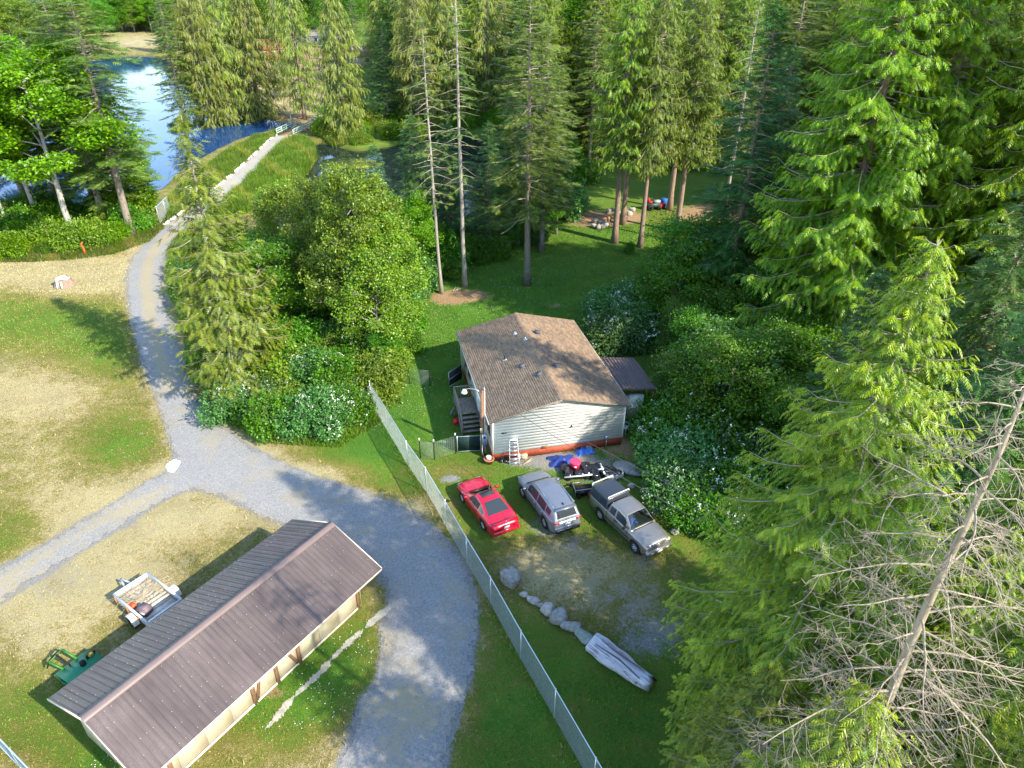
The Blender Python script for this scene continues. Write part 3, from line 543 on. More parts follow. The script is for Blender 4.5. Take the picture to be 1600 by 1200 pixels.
def shrub(seed, H, Rad, n=9000, leaf=.13, blossom=0, lobes=9):
    r = np.random.default_rng(seed); S = MB(); C = MB(); B = MB()
    cen = []; 
    for i in range(lobes):
        a = i * 2.4 + r.uniform(-.3, .3); q = math.sqrt((i + .3) / lobes) * Rad * .78; hh = H * (1 - .55 * (q / Rad) ** 1.6) * r.uniform(.7, 1.08)
        c = np.array([q * math.cos(a), q * math.sin(a), hh]); cen.append(c)
        for k in range(2):
            t = np.linspace(0, 1, 5)[:, None]; e = c * np.array([1, 1, .8]) + r.normal(0, .15, 3); b = np.array([c[0] * .3, c[1] * .3, 0])
            S.tube(b + (e - b) * t + np.array([0, 0, .25]) * np.sin(t * 3.1) * H, .03 * (1 - t[:, 0] * .7), 4, cap=False)
    cen = np.array(cen); k = r.integers(0, lobes, n); v = nrm(r.normal(0, 1, (n, 3))); rb = Rad * .42 * r.uniform(.5, 1.3, lobes)
    rr = rb[k] * r.uniform(.55, 1.06, n) ** .6 * (1 + .2 * np.sin(v[:, 0] * 8 + k * 2) * np.sin(v[:, 1] * 7 + k))
    p = cen[k] + v * rr[:, None] * np.array([1, 1, .8]); p[:, 2] -= .25 * H
    low = r.random(n) < .4; p[low, 2] *= r.uniform(.15, 1, low.sum()); ok = p[:, 2] > .04; p = p[ok]; v = v[ok]; n = len(p)
    ns = int(lobes * 9); k2 = r.integers(0, lobes, ns); v2 = nrm(r.normal(0, 1, (ns, 3)) + [0, 0, .7]); L2 = r.uniform(.25, .75, ns) * Rad * .32; q2 = np.linspace(.2, 1, 9)
    ps = (cen[k2] - [0, 0, .2 * H] + v2 * (rb[k2] * .85)[:, None])[:, None] + (v2 * L2[:, None])[:, None] * q2[None, :, None]; ps[:, :, 2] -= (q2 ** 2)[None] * .12 * L2[:, None]; p = np.concatenate([p, ps.reshape(-1, 3)]); v = np.concatenate([v, np.repeat(v2, 9, 0)])
    ok = p[:, 2] > .04; p = p[ok]; v = v[ok]; n = len(p)
    d = v + r.normal(0, .7, (n, 3)); d[:, 2] -= .3; u = r.normal(0, .6, (n, 3)); u[:, 2] += 1
    scatter(C, 'leaf', p, d, u, leaf * r.uniform(.6, 1.35, n), np.clip(r.normal(.25, .22, n), 0, 1))
    if blossom:
        up = np.where((v[:, 2] > -.1) & (np.sin(p[:, 0] * 2.3 + 1) * np.sin(p[:, 1] * 2.1 + seed) > .30) & (np.linalg.norm(p[:, :2], axis=1) + p[:, 2] > .7 * (Rad * .6 + H * .4)))[0]; j = r.choice(up, min(blossom, len(up)), replace=False)
        for q in range(4):
            pp = p[j] + v[j] * .10 + r.normal(0, .045, (len(j), 3)); dd = r.normal(0, 1, (len(j), 3)); uu = r.normal(0, .4, (len(j), 3)); uu[:, 2] += 1
            scatter(B, 'leaf', pp, dd, uu, .095 * r.uniform(.6, 1.2, len(j)), np.zeros(len(j)), 1.6)
    return S, C, (B if blossom else None)

def fir_dead(seed, H, rt=.26, nb=95, Rad=4.2, zlo=.05):
    """dead standing conifer: trunk and a dense web of bare, forked limbs"""
    r = np.random.default_rng(seed); T = MB(); L_ = MB(); P = trunk_path(H, 0, .05, 14, seed)
    T.tube(P, rt * np.maximum(0, 1 - P[:, 2] / H) ** .75 + .02, 12)
    for i in range(nb):
        z = H * (zlo + (1 - zlo) * ((i + .5) / nb)) * .995; f = 1 - z / H; az = i * 2.4 + r.uniform(-.4, .4)
        L = Rad * (f ** .55 * .9 + .06) * r.uniform(.5, 1.15); o = np.array([math.cos(az), math.sin(az), 0]); s_ = np.array([-o[1], o[0], 0]); b = at_z(P, z)
        a = r.uniform(-.15, .35); t = np.linspace(0, 1, 8)[:, None]; dp = r.uniform(.2, .7); cv = r.uniform(-.25, .25)
        B = b + L * (o * t + cv * s_ * t * t) + np.array([0, 0, 1.0]) * L * (a * t - dp * t ** 2 + .45 * dp * t ** 4) + r.normal(0, .03, (8, 3)) * t
        L_.tube(B, (.010 + .0075 * L) * (1 - t[:, 0] * .8), 5, cap=False)
        for k in range(int(4 + L * 6)):
            j = r.uniform(.15, .98); p0 = np.array([np.interp(j * 7, np.arange(8), B[:, c]) for c in range(3)]); l2 = (.25 + .32 * L * (1 - j * .6)) * r.uniform(.4, 1.2)
            d2 = nrm(o * r.uniform(.1, .9) + s_ * r.choice([-1, 1]) * r.uniform(.4, 1) + np.array([0, 0, r.uniform(-.8, .25)])); t2 = np.linspace(0, 1, 4)[:, None]
            B2 = p0 + d2 * l2 * t2 + np.array([0, 0, -.25]) * l2 * t2 ** 2 + r.normal(0, .02, (4, 3)) * t2; L_.tube(B2, .008 * (1 - t2[:, 0] * .7), 3, cap=False)
            for q in range(2):
                d3 = nrm(d2 + r.normal(0, .6, 3)); B3 = B2[r.integers(1, 4)] + d3 * l2 * .5 * np.linspace(0, 1, 3)[:, None]; L_.tube(B3, [.007, .005, .003], 3, cap=False)
    return T, L_
# ---------------------------------------------------------------- mobile home
M['siding'] = simple('siding', (.78, .78, .71), .6, .05, 1.5, tint=.06, bmp=.05); M['trim'] = simple('trim', (.72, .71, .64), .5, .05)
M['skirt'] = simple('skirt', (.38, .08, .035), .7, .18, 4, bmp=.2); M['shingle'] = weathered('shingle', (.31, .21, .13), (.21, .15, .10), (.15, .135, .09), rough=.95, tint=.28, sx=(1.2, 5, 1), amt=.5)
M['darkmetal'] = simple('darkmetal', (.10, .105, .115), .5, .2); M['galv'] = simple('galv', (.52, .54, .55), .35, .12, 8, metal=.7); M['pane'] = glassy('pane', (.03, .035, .04), .05)
M['white_pl'] = simple('white_plastic', (.78, .78, .76), .45, .06); M['black_pl'] = simple('black_plastic', (.015, .015, .017), .3, .3); M['wood_grey'] = simple('wood_grey', (.24, .20, .165), .9, .25, 5, bmp=.4)
M['wood_brown'] = simple('wood_brown', (.25, .135, .075), .85, .25, 5, bmp=.3)
HL, HW, HE, HR = 12.0, 8.91, 3.10, 1.06; HH = HW / 2
hm = thing('mobile_home', 'cream lap sided mobile home with brown shingle roof and orange skirting', 'house', (*HOUSE_O, 0), HOUSE_A)
def rz_(q): return HE + HR * (1 - abs(q - HH) / HH)
p0, p1, q0, q1, zs = .30, 11.70, .28, 8.63, .56
b = MB(); b.box(((p0 + p1) / 2, -(q0 + q1) / 2, 1.55), (p1 - p0 - .08, q1 - q0 - .08, 2.9))
V = []; 
for p in (p0 + .04, p1 - .04): V += [(p, -q0 - .04, 2.98), (p, -q1 + .04, 2.98), (p, -HH, rz_(HH) - .10)]
b.add(V, [[0, 1, 2], [5, 4, 3]]); b.build('wall', M['siding'], hm)
ex = .205; nrow = 18
def board(P, Q, z, zt, n, par, tint):      # lapped board from P to Q at height z: tapered wedge proud of the wall along n
    P = np.array(P, float); Q = np.array(Q, float); n = np.array(n, float); b = MB(); T = .013
    V = [[*(P + n * T), z], [*(Q + n * T), z], [*(Q + n * .004), zt], [*(P + n * .004), zt], [*(P - n * .02), z], [*(Q - n * .02), z], [*(Q - n * .02), zt], [*(P - n * .02), zt]]
    b.add(V, [[0, 1, 2, 3], [4, 5, 1, 0], [5, 6, 2, 1], [7, 4, 0, 3]], 0, tint); return b.build('siding_board', M['siding'], par)
for k in range(nrow):
    z = zs + k * ex; zt = min(z + ex, HE + HR)
    for pp, nx_ in ((p0, -1), (p1, 1)):
        zz = z + .02
        if zt < 2.98: a, c = q0, q1
        else:
            dq = max(0, (zt + .06 - HE) / HR * HH); a, c = max(q0, dq + .05), min(q1, HW - dq - .05)
            if c - a < .4: continue
        board((pp, -a), (pp, -c), z, zt, (nx_, 0), hm, random.random())
    if zt < 3.05:
        board((p0, -q0), (p1, -q0), z, zt, (0, 1), hm, random.random()); board((p0, -q1), (p1, -q1), z, zt, (0, -1), hm, random.random())
b = MB(); b.box(((p0 + p1) / 2, -(q0 + q1) / 2, .27), (p1 - p0 - .02, q1 - q0 - .02, .56)); b.build('skirting', M['skirt'], hm)
for p, q in ((p0, q0), (p0, q1), (p1, q0), (p1, q1)):
    b = MB(); b.box((p, -q, (zs + 3.0) / 2), (.07, .07, 3.0 - zs)); b.build('corner_trim', M['trim'], hm)
# roof deck, shingle courses, ridge cap, fascia
b = MB(); t_ = .11
for s in (0, 1):
    qa, qb = (0, HH) if s == 0 else (HW, HH)
    V = [(0, -qa, HE), (HL, -qa, HE), (HL, -qb, HE + HR), (0, -qb, HE + HR)]; V2 = [(x, y, z - t_) for x, y, z in V]
    b.add(V + V2, [[0, 1, 2, 3], [7, 6, 5, 4], [0, 4, 5, 1], [1, 5, 6, 2], [3, 7, 4, 0]])
b.build('roof_deck', M['trim'], hm)
sl = math.hypot(HH, HR); nc = 32; sr = random.Random(3)
for s in (0, 1):
    for k in range(nc):
        b = MB(); t0, t1 = k / nc, (k + 1.02) / nc; x = -.03 - sr.random() * .3
        while x < HL + .03:
            x2 = min(x + sr.uniform(.26, .36), HL + .03); xa = max(x, -.03)
            if x2 > xa:
                th = .018 + sr.random() * .007; Q = lambda t: (HH * t if s == 0 else HW - HH * t)
                A = [(xa, -Q(t0), HE + HR * t0 + th), (x2 - .006, -Q(t0), HE + HR * t0 + th), (x2 - .006, -Q(t1), HE + HR * t1 + .006), (xa, -Q(t1), HE + HR * t1 + .006), (xa, -Q(t0), HE + HR * t0), (x2 - .006, -Q(t0), HE + HR * t0)]
                b.add(A, [[0, 1, 2, 3], [4, 5, 1, 0]] if s else [[3, 2, 1, 0], [0, 1, 5, 4]], 0, sr.random())
            x = x2
        b.build('shingle_course', M['shingle'], hm)
b = MB(); x = -.03
while x < HL:
    for s in (-1, 1): b.add([(x, -HH, HE + HR + .035), (x + .29, -HH, HE + HR + .03), (x + .29, -HH + s * .15, HE + HR - .012), (x, -HH + s * .15, HE + HR - .004)], [[0, 1, 2, 3]], 0, sr.random())
    x += .28
b.build('ridge_cap', M['shingle'], hm)
for q, nm in ((-.012, 'gutter'), (HW + .012, 'gutter')):
    b = MB(); b.box((HL / 2, -q, HE - .07), (HL + .04, .05, .13)); b.build('fascia', M['trim'], hm)
for p in (-.012, HL + .012):
    for s in (0, 1):
        b = MB(); qa, qb = (0, HH) if s == 0 else (HW, HH); b.bar((p, -qa, HE - .04), (p, -qb, HE + HR - .04), .03, .07); b.build('rake_board', M['wood_grey'], hm)
def roof_pt(u, v):
    z = 3.7
    for _ in range(12):
        x, y = G(u, v, z); p, q = loc_pq(x, y, HOUSE_O, HOUSE_A); z = rz_(q)
    return p, q, z
for u, v in ((815.4, 573.7), (842, 586.7), (839.8, 521), (869.6, 573)):
    p, q, z = roof_pt(u, v); s = 1 if q < HH else -1; th = math.atan2(HR, HH) * (-s)
    b = MB(); b.box((p, -q, z + .10), (.30, .30, .16), rx=th); b.box((p, -q, z + .19), (.34, .34, .03), rx=th); b.box((p, -q, z + .02), (.42, .42, .015), rx=th); b.build('roof_vent', M['darkmetal'], hm)
for u, v, hh in ((804.4, 521.7, .18), (820.6, 530.4, .18), (788.5, 562, .42)):
    p, q, z = roof_pt(u, v); b = MB(); b.box((p + .05, -q, z + .03), (.38, .30, .02), rx=-math.atan2(HR, HH)); pr = b.build('pipe_flashing', M['galv'], hm)
    b = MB(); b.tube([(p, -q, z), (p, -q, z + hh)], .045, 8); b.tube([(p, -q, z + .02), (p, -q, z + .1)], [.1, .05], 8); b.build('vent_pipe', M['black_pl'] if hh > .3 else M['galv'], pr)
# windows and door on the long left wall, crawl space vents, wall fittings
def window(p, w_, z0, z1):
    f = MB(); y = -q0 + .02
    for a, c in (((p - w_ / 2, z0), (p + w_ / 2, z0)), ((p - w_ / 2, z1), (p + w_ / 2, z1)), ((p - w_ / 2, z0), (p - w_ / 2, z1)), ((p + w_ / 2, z0), (p + w_ / 2, z1)), ((p, z0), (p, z1))): f.bar((a[0], y + .01, a[1]), (c[0], y + .01, c[1]), .05, .05)
    fr = f.build('window', M['wood_brown'], hm); g = MB(); g.box((p, y - .005, (z0 + z1) / 2), (w_, .02, z1 - z0)); g.build('pane', M['pane'], fr)
for p, w_ in ((1.35, .75), (2.45, .55), (8.1, .9), (9.6, .8)): window(p, w_, 1.45, 2.65)
b = MB(); b.box((5.15, -q0 + .03, 1.62), (.9, .05, 2.05)); dr_ = b.build('door', M['white_pl'], hm); b = MB(); b.box((5.5, -q0 + .09, 1.6), (.05, .06, .05)); b.build('door_handle', M['galv'], dr_)
b = MB(); b.box((p0 - .03, -3.55, .62), (.03, .42, .2)); b.build('crawl_space_vent', M['wood_brown'], hm)
b = MB(); b.tube([(p0 - .02, -5.2, 1.95), (p0 - .13, -5.2, 1.95)], .05, 10); b.build('wall_fitting', M['black_pl'], hm)
b = MB(); b.box((p0 - .04, -.95, 2.05), (.05, .32, .06)); b.build('wall_bracket', M['black_pl'], hm)
b = MB(); b.box((p0 - .08, -7.55, .75), (.12, .2, .26)); b.tube([(p0 - .08, -7.55, .6), (p0 - .08, -7.55, 0)], .025, 6); b.build('utility_box', M['galv'], hm)
def hloc(p, q, z=0.0):
    c, s = math.cos(HOUSE_A), math.sin(HOUSE_A); return (HOUSE_O[0] + p * c + q * s, HOUSE_O[1] + p * s - q * c, z)

# porch deck with steps on the left side
px_, py_ = 3.4, -.6
dk = thing('porch_deck', 'weathered grey wooden porch with four steps and railings', 'porch', hloc(4.7, .28), HOUSE_A)     # local x along the house, y away from the wall
DZ = .85; W2 = 1.35; X0, X1 = -.1, 1.9
for k in range(14):
    b = MB(); b.box((X0 + .07 + k * (X1 - X0) / 14, W2 / 2 + .05, DZ), ((X1 - X0) / 14 - .012, W2, .035), t=random.random()); b.build('deck_board', M['wood_grey'], dk)
for x in (X0 + .05, X1 - .05):
    for y in (.12, W2): b = MB(); b.box((x, y, (DZ + (1.0 if y > 1 else 0)) / 2), (.09, .09, DZ + (1.0 if y > 1 else 0) - .04)); b.build('post', M['wood_grey'], dk)
for k in range(4):
    z = DZ - (k + 1) * .17; b = MB(); b.box((X0 - .16 - k * .28, W2 / 2 + .05, z), (.28, W2 - .1, .04)); b.build('step', M['wood_grey'], dk)
for y in (.09, W2 + .02): b = MB(); b.bar((X0, y, DZ - .12), (X0 - 1.3, y, .06), .045, .2); b.build('stringer', M['wood_grey'], dk)
for a, c in (((X0, W2, DZ + .95), (X1, W2, DZ + .95)), ((X1 - .05, .1, DZ + .95), (X1 - .05, W2, DZ + .95)), ((X0, W2, DZ + .95), (X0 - 1.25, W2, 1.0)), ((X0, W2, DZ + .5), (X1, W2, DZ + .5))): b = MB(); b.bar(a, c, .09, .045); b.build('handrail', M['wood_grey'], dk)
b = MB(); b.box((X0 - 1.22, W2, .5), (.09, .09, 1.0)); b.build('post', M['wood_grey'], dk)
for k in range(7): b = MB(); b.bar((X1 - .05, .2 + k * .18, DZ), (X1 - .05, .2 + k * .18, DZ + .93), .035, .035); b.build('baluster', M['wood_grey'], dk)
for k in range(9): b = MB(); b.bar((X0 + .2 + k * .2, W2, DZ), (X0 + .2 + k * .2, W2, DZ + .93), .035, .035); b.build('baluster', M['wood_grey'], dk)
# dark screened gate panel standing off the house wall, further back
x, y = G(702, 606); gp = thing('mesh_gate', 'dark mesh gate panel standing open against the left house wall', 'gate', (x, y, 0), R(56))
b = MB()
for a, c in (((0, 0, .1), (1.5, 0, .1)), ((0, 0, 1.25), (1.5, 0, 1.25)), ((0, 0, 0), (0, 0, 1.3)), ((1.5, 0, 0), (1.5, 0, 1.3)), ((0, 0, .68), (1.5, 0, .68))): b.tube([a, c], .02, 6)
b.build('frame', M['galv'], gp); b = MB(); b.box((.75, 0, .68), (1.46, .008, 1.12)); b.build('screen', simple('dark_screen', (.02, .028, .03), .8), gp)
# red brick step stones below the steps
for k, (u, v) in enumerate(((733, 688), (741, 689), (731, 692), (742, 693))):
    x, y = G(u, v); b = MB(); b.box((0, 0, .03), (.36, .36, .06)); b.build('paving_slab', simple('brick_slab', (.42, .16, .12), .9), None, loc=(x, y, 0), rz=R(12), label=['back left', 'back right', 'front left', 'front right'][k] + ' reddish paving slab at the foot of the porch steps', cat='paving slab', group='reddish slabs below the porch steps')

# lean-to roof on the right side with its post, cabinet and clutter
M['roofmetal'] = weathered('roofmetal', (.155, .115, .105), (.10, .075, .07), (.20, .18, .15), sx=(.8, 9, 1), amt=.4); M['roofmetal2'] = simple('roofmetal_light', (.30, .22, .21), .4, .07, 2)
lt = thing('patio_roof', 'brown ribbed metal lean-to roof joined to the right side of the house', 'lean-to', hloc(2.6, HW + .03), HOUSE_A)
LP, LQ = 4.3, 2.85
for k in range(6):
    b = MB(); y0 = -k * LQ / 6; y1 = -(k + 1) * LQ / 6; zf = lambda y: 2.72 + y * .13
    b.add([(0, y0, zf(y0)), (LP, y0, zf(y0)), (LP, y1, zf(y1)), (0, y1, zf(y1))], [[0, 3, 2, 1]], 0, random.random())
    b.add([(0, y0, zf(y0) - .03), (LP, y0, zf(y0) - .03), (LP, y1, zf(y1) - .03), (0, y1, zf(y1) - .03)], [[0, 1, 2, 3]], 0, .4)
    for e in (0, .5): yy = y0 + (y1 - y0) * e; b.bar((0, yy, zf(yy) + .015), (LP, yy, zf(yy) + .015), .045, .035, t=.9)
    b.build('roof_panel', M['roofmetal'], lt)
for x in (.06, LP - .06):
    b = MB(); b.bar((x, .0, 2.63), (x, -LQ, 2.27), .06, .12); b.build('rafter', M['wood_brown'], lt)
    for y in (-.25, -LQ + .2): b = MB(); b.box((x + (.08 if x < 1 else -.08), y, 1.14), (.14, .14, 2.26)); b.build('post', M['wood_brown'], lt)
x, y = hloc(2.95, HW + 1.5)[:2]; cb = thing('storage_cabinet', 'pale green metal cabinet under the brown lean-to roof', 'cabinet', (x, y, 0), HOUSE_A)
b = MB(); b.box((0, 0, .95), (.5, 1.05, 1.9)); b.build('carcass', simple('pale_cab', (.50, .53, .44), .5), cb); b = MB(); b.box((-.26, 0, .98), (.02, .98, 1.75)); b.build('door', simple('pale_cab2', (.56, .58, .48), .5), cb); b = MB(); b.box((-.28, -.34, 1.15), (.03, .2, .12)); b.build('handle', M['black_pl'], cb)
b = MB(); b.lathe([(0, 0), (.14, 0), (.17, .36), (.155, .36), (.13, .03), (0, .03)], 14); x, y = G(943 + 0, 632); x, y = hloc(2.1, HW + 1.45)[:2]; b.build('bucket', M['white_pl'], None, True, loc=(x, y, 0), label='white plastic bucket on the ground in front of the pale cabinet', cat='bucket')
x, y = hloc(3.1, HW + .55)[:2]; mw = thing('push_mower', 'red push mower parked in the dark under the lean-to', 'lawn mower', (x, y, 0), HOUSE_A)
b = MB(); b.box((0, 0, .28), (.65, .5, .2)); b.box((0, 0, .42), (.3, .3, .12)); b.build('deck', simple('mower_red', (.5, .02, .03), .4), mw)
for i_ in (-1, 1):
    for j_ in (-1, 1): b = MB(); b.lathe([(0, -.03), (.1, -.03), (.11, 0), (.1, .03), (0, .03)], 12, (.27 * i_, .28 * j_, .11), ax='y'); b.build('wheel', M['black_pl'], mw)
b = MB(); b.tube([(-.3, .2, .3), (-.9, .2, 1.0), (-.9, -.2, 1.0), (-.3, -.2, .3)], .014, 6); b.build('handle', M['black_pl'], mw)
# plastic garden chair and blue box at the front right corner
x, y = hloc(1.55, HW + .35)[:2]; ch = thing('garden_chair', 'white plastic armchair by the front right corner of the house', 'chair', (x, y, 0), HOUSE_A + R(40))
b = MB(); b.box((0, 0, .42), (.46, .46, .03)); b.build('seat', M['white_pl'], ch); b = MB(); b.box((.24, 0, .68), (.03, .44, .5), ry=R(12)); b.build('backrest', M['white_pl'], ch)
for i_ in (-1, 1):
    for j_ in (-1, 1): b = MB(); b.bar((.2 * i_, .2 * j_, .42), (.23 * i_, .23 * j_, 0), .045, .045); b.build('leg', M['white_pl'], ch)
    b = MB(); b.bar((-.2, .24 * i_, .64), (.24, .24 * i_, .66), .05, .03); b.bar((-.2, .24 * i_, .64), (-.2, .22 * i_, .42), .04, .03); b.build('armrest', M['white_pl'], ch)
x, y = hloc(1.7, HW + .95)[:2]; bb = thing('storage_tote', 'dark blue storage tote beside the white garden chair', 'box', (x, y, 0), HOUSE_A + R(20)); b = MB(); b.box((0, 0, .2), (.55, .45, .4)); b.build('box', simple('navy', (.015, .03, .10), .5), bb); b = MB(); b.box((0, 0, .42), (.6, .5, .05)); b.build('lid', simple('navy2', (.02, .04, .12), .5), bb)

# ---------------------------------------------------------------- barn (open long shed)
BL_, BW_, BE, BR = 12.14, 5.97, 2.24, 1.26; BH = BW_ / 2
bn = thing('storage_barn', 'long cream barn with brown ribbed metal roof and brown timber bracing', 'barn', (*BARN_O, 0), BARN_A)
def bz(q): return BE + BR * (1 - abs(q - BH) / BH)
M['barnroof'] = weathered('barnroof', (.135, .105, .098), (.088, .068, .062), (.20, .185, .16), amt=.45); M['cream'] = weathered('cream_wall', (.74, .64, .46), (.62, .53, .38), (.45, .40, .27), rough=.8, tint=.05, sx=(4, 4, .5), amt=.35); M['screw'] = simple('screw', (.75, .75, .74), .4)
M['barntrim'] = simple('barn_trim', (.155, .115, .108), .4, .06, 2)
NP = 16; pw = BL_ / NP
for s in (0, 1):
    for k in range(NP):
        b = MB(); Q = (lambda t: BH * t) if s == 0 else (lambda t: BW_ - BH * t); x = k * pw; nrm_ = np.array([0, (1 if s == 0 else -1) * BR, BH]); nrm_ /= np.linalg.norm(nrm_)
        tt = random.random(); prof = [(0, 0), (.015, .024), (.045, .024), (.06, 0)]
        ribs = [x + r_ * pw / 3 for r_ in range(3)]; xs_ = []
        for rx_ in ribs:
            for a_, h_ in prof: xs_.append((rx_ + a_, h_))
            for e_ in (.35, .65): xs_.append((rx_ + .06 + (pw / 3 - .06) * e_, .0)) ; xs_.append((rx_ + .06 + (pw / 3 - .06) * e_ + .012, .006)) if s == 0 else None
        xs_ = sorted([q_ for q_ in xs_ if q_]) + [(x + pw, 0)]
        A = np.array([[(a_, -Q(0), BE + .012) + nrm_ * h_, (a_, -Q(1), BE + BR + .012) + nrm_ * h_] for a_, h_ in xs_]); b.grid(A, 0, tt, flip=(s == 1)); b.build('roof_panel', M['barnroof'], bn)
b = MB(); r = random.Random(5)
for s in (0, 1):
    Q = (lambda t: BH * t) if s == 0 else (lambda t: BW_ - BH * t)
    for row in np.linspace(.06, .9, 6):
        for k in range(NP * 3):
            if r.random() < .30: b.box((k * pw / 3 + .12 + r.uniform(-.01, .01), -Q(row), BE + BR * row + .022), (.016, .016, .012))
b.build('roof_screws', M['screw'], bn, kind='stuff')
b = MB(); 
for s in (0, 1):
    qa, qb = (.02, BH) if s == 0 else (BW_ - .02, BH); V = [(.02, -qa, BE), (BL_ - .02, -qa, BE), (BL_ - .02, -qb, BE + BR), (.02, -qb, BE + BR)]; V2 = [(x, y, z - .07) for x, y, z in V]; b.add(V + V2, [[0, 1, 2, 3], [7, 6, 5, 4], [0, 4, 5, 1], [1, 5, 6, 2], [3, 7, 4, 0]])
b.build('roof_deck', M['wood_brown'], bn)
for s in (-1, 1):
    b = MB(); b.add([(-.02, -BH, BE + BR + .075), (BL_ + .02, -BH, BE + BR + .075), (BL_ + .02, -BH + s * .2, BE + BR - .02 + .035), (-.02, -BH + s * .2, BE + BR - .02 + .035), (-.02, -BH + s * .215, BE + BR - .06), (BL_ + .02, -BH + s * .215, BE + BR - .06)], [[0, 1, 2, 3], [3, 2, 5, 4]]); b.build('ridge_cap', M['barntrim'], bn)
M['cream_trim'] = simple('cream_trim', (.72, .63, .50), .6)
for p in (-.02, BL_ + .02):
    for qa in (0, BW_): b = MB(); b.bar((p, -qa, BE - .02), (p, -BH, BE + BR - .02), .03, .11); b.build('rake_board', M['cream_trim'], bn)
for q in (-.02, BW_ + .02): b = MB(); b.box((BL_ / 2, -q, BE - .05), (BL_, .03, .10)); b.build('eave_trim', M['cream_trim'] if q > 1 else M['barntrim'], bn)
QN, QF, PA, PB = 5.16, .8, .45, 11.14; zn = BE + BR * (BW_ - QN) / BH - .10
for k in range(9):
    w_ = (PB - PA) / 9; b = MB(); b.box((PA + (k + .5) * w_, -QN + .03, zn / 2 + .03), (w_ - .012, .05, zn - .06)); b.build('wall_panel', M['cream'], bn)
    b = MB(); b.box((PA + (k + .5) * w_, -QF - .03, zn / 2 + .03), (w_ - .012, .05, zn - .06))
    if k not in (2, 3, 6, 7): b.build('wall_panel', M['cream'], bn)
for p in (PA, PB):
    for k in range(4):
        w_ = (QN - QF) / 4; qa = QF + k * w_; qb = qa + w_; b = MB(); e = .03 if p > 1 else -.03
        V = [(p - .025, -qa, .03), (p - .025, -qb + .01, .03), (p - .025, -qb + .01, bz(qb) - .12), (p - .025, -qa, bz(qa) - .12)]; V2 = [(x + .05, y, z) for x, y, z in V]
        b.add(V + V2, [[0, 1, 2, 3], [7, 6, 5, 4], [0, 4, 5, 1], [1, 5, 6, 2], [2, 6, 7, 3], [3, 7, 4, 0]]); b.build('wall_panel', M['cream'], bn)
def bp(u, v): x, y = G(u, v); return loc_pq(x, y, BARN_O, BARN_A)[0]
posts = [bp(561, 951), bp(466, 1033), bp(431.7, 1064), bp(398.8, 1099), bp(289 - 18, 1215)]
for k, p in enumerate(posts): b = MB(); b.box((p, -QN - .035, zn / 2), (.17 if k else .12, .07, zn)); b.build('timber_post', M['wood_brown'], bn)
for a, c in ((posts[1] - .1, posts[1] - 1.0), (posts[3] + .1, posts[3] + .75)): b = MB(); b.bar((a, -QN - .03, .1), (c, -QN - .03, zn - .05), .05, .13); b.build('diagonal_brace', M['wood_brown'], bn)
b = MB(); b.box(((PA + PB) / 2, -QN - .03, .06), (PB - PA, .05, .12)); b.build('base_board', M['cream_trim'], bn)
b = MB(); b.tube([(PB + .15, -BW_ + .02, BE - .1), (PB + .12, -QN - .12, BE - .45), (PB + .12, -QN - .12, .1)], .04, 8); b.build('downspout', M['cream_trim'], bn)
b = MB(); b.box(((PA + PB) / 2, -(QN + QF) / 2, .02), (PB - PA, QN - QF, .04)); b.build('floor_slab', M['sand'], bn)
# ---------------------------------------------------------------- vegetation
PROTO = {}
def proto(key, TC, bk, fo, limb='limb'):
    PROTO[key] = (TC[0].mesh('trunk', [M[bk], M[limb]], True), TC[1].mesh('crown', [M[fo]]), None)
def sproto(key, S, fo):
    PROTO[key] = (S[0].mesh('stem', [M['limb']], True), S[1].mesh('foliage', [M[fo]]), S[2].mesh('blossom', [M['blossom']]) if S[2] else None)
KW = dict(droop=.45, upt=.4, tip=.5)
proto('cedar_near', conifer(11, 20, 6.0, 'cedar', z0=.02, nb=350, spray=.27, hang=.65, sec=.19, sparse=1.6, rt=.20, prof=.75, **KW), 'bark_pale', 'fol_cedar_yellow')
proto('cedar_near2', conifer(12, 12, 4.2, 'cedar', z0=.02, nb=240, spray=.25, hang=.65, sec=.19, sparse=1.5, rt=.14, prof=.75, **KW), 'bark_pale', 'fol_cedar_yellow')
proto('cedar_big', conifer(13, 30, 7.0, 'cedar', z0=.06, nb=380, spray=.50, hang=.85, sec=.32, sparse=1.35, rt=.42, prof=.62, **KW), 'bark_cedar', 'fol_cedar')
proto('cedar_big2', conifer(14, 28, 6.2, 'cedar', z0=.10, nb=330, spray=.48, hang=.7, sec=.32, sparse=1.3, rt=.40, prof=.6, gap=.12, **KW), 'bark_cedar', 'fol_cedar')
proto('cedar_weep', conifer(15, 24, 5.4, 'cedar', z0=.05, nb=230, spray=1.0, hang=1.7, sec=.42, sparse=1.25, wid=.62, rt=.35, prof=.6, droop=.5, upt=.35, tip=.6), 'bark_cedar', 'fol_weep')
proto('cedar_weep2', conifer(16, 23, 4.6, 'cedar', z0=.10, nb=200, spray=.95, hang=1.9, sec=.42, sparse=1.2, wid=.6, rt=.33, prof=.5, droop=.55, upt=.35, tip=.6, gap=.1), 'bark_cedar', 'fol_weep')
proto('fir', conifer(17, 24, 5.3, 'fir', z0=.26, nb=170, spray=.62, hang=.12, sec=.34, sparse=1.15, wid=1.1, rt=.3, prof=.55, droop=.32, upt=.15, bare=.06, gap=.08, tip=.4), 'bark_fir', 'fol_fir')
proto('fir2', conifer(18, 23, 4.6, 'fir', z0=.16, nb=180, spray=.60, hang=.2, sec=.34, sparse=1.1, wid=1.1, rt=.28, prof=.6, droop=.4, upt=.15, bare=.05, tip=.4), 'bark_fir', 'fol_fir')
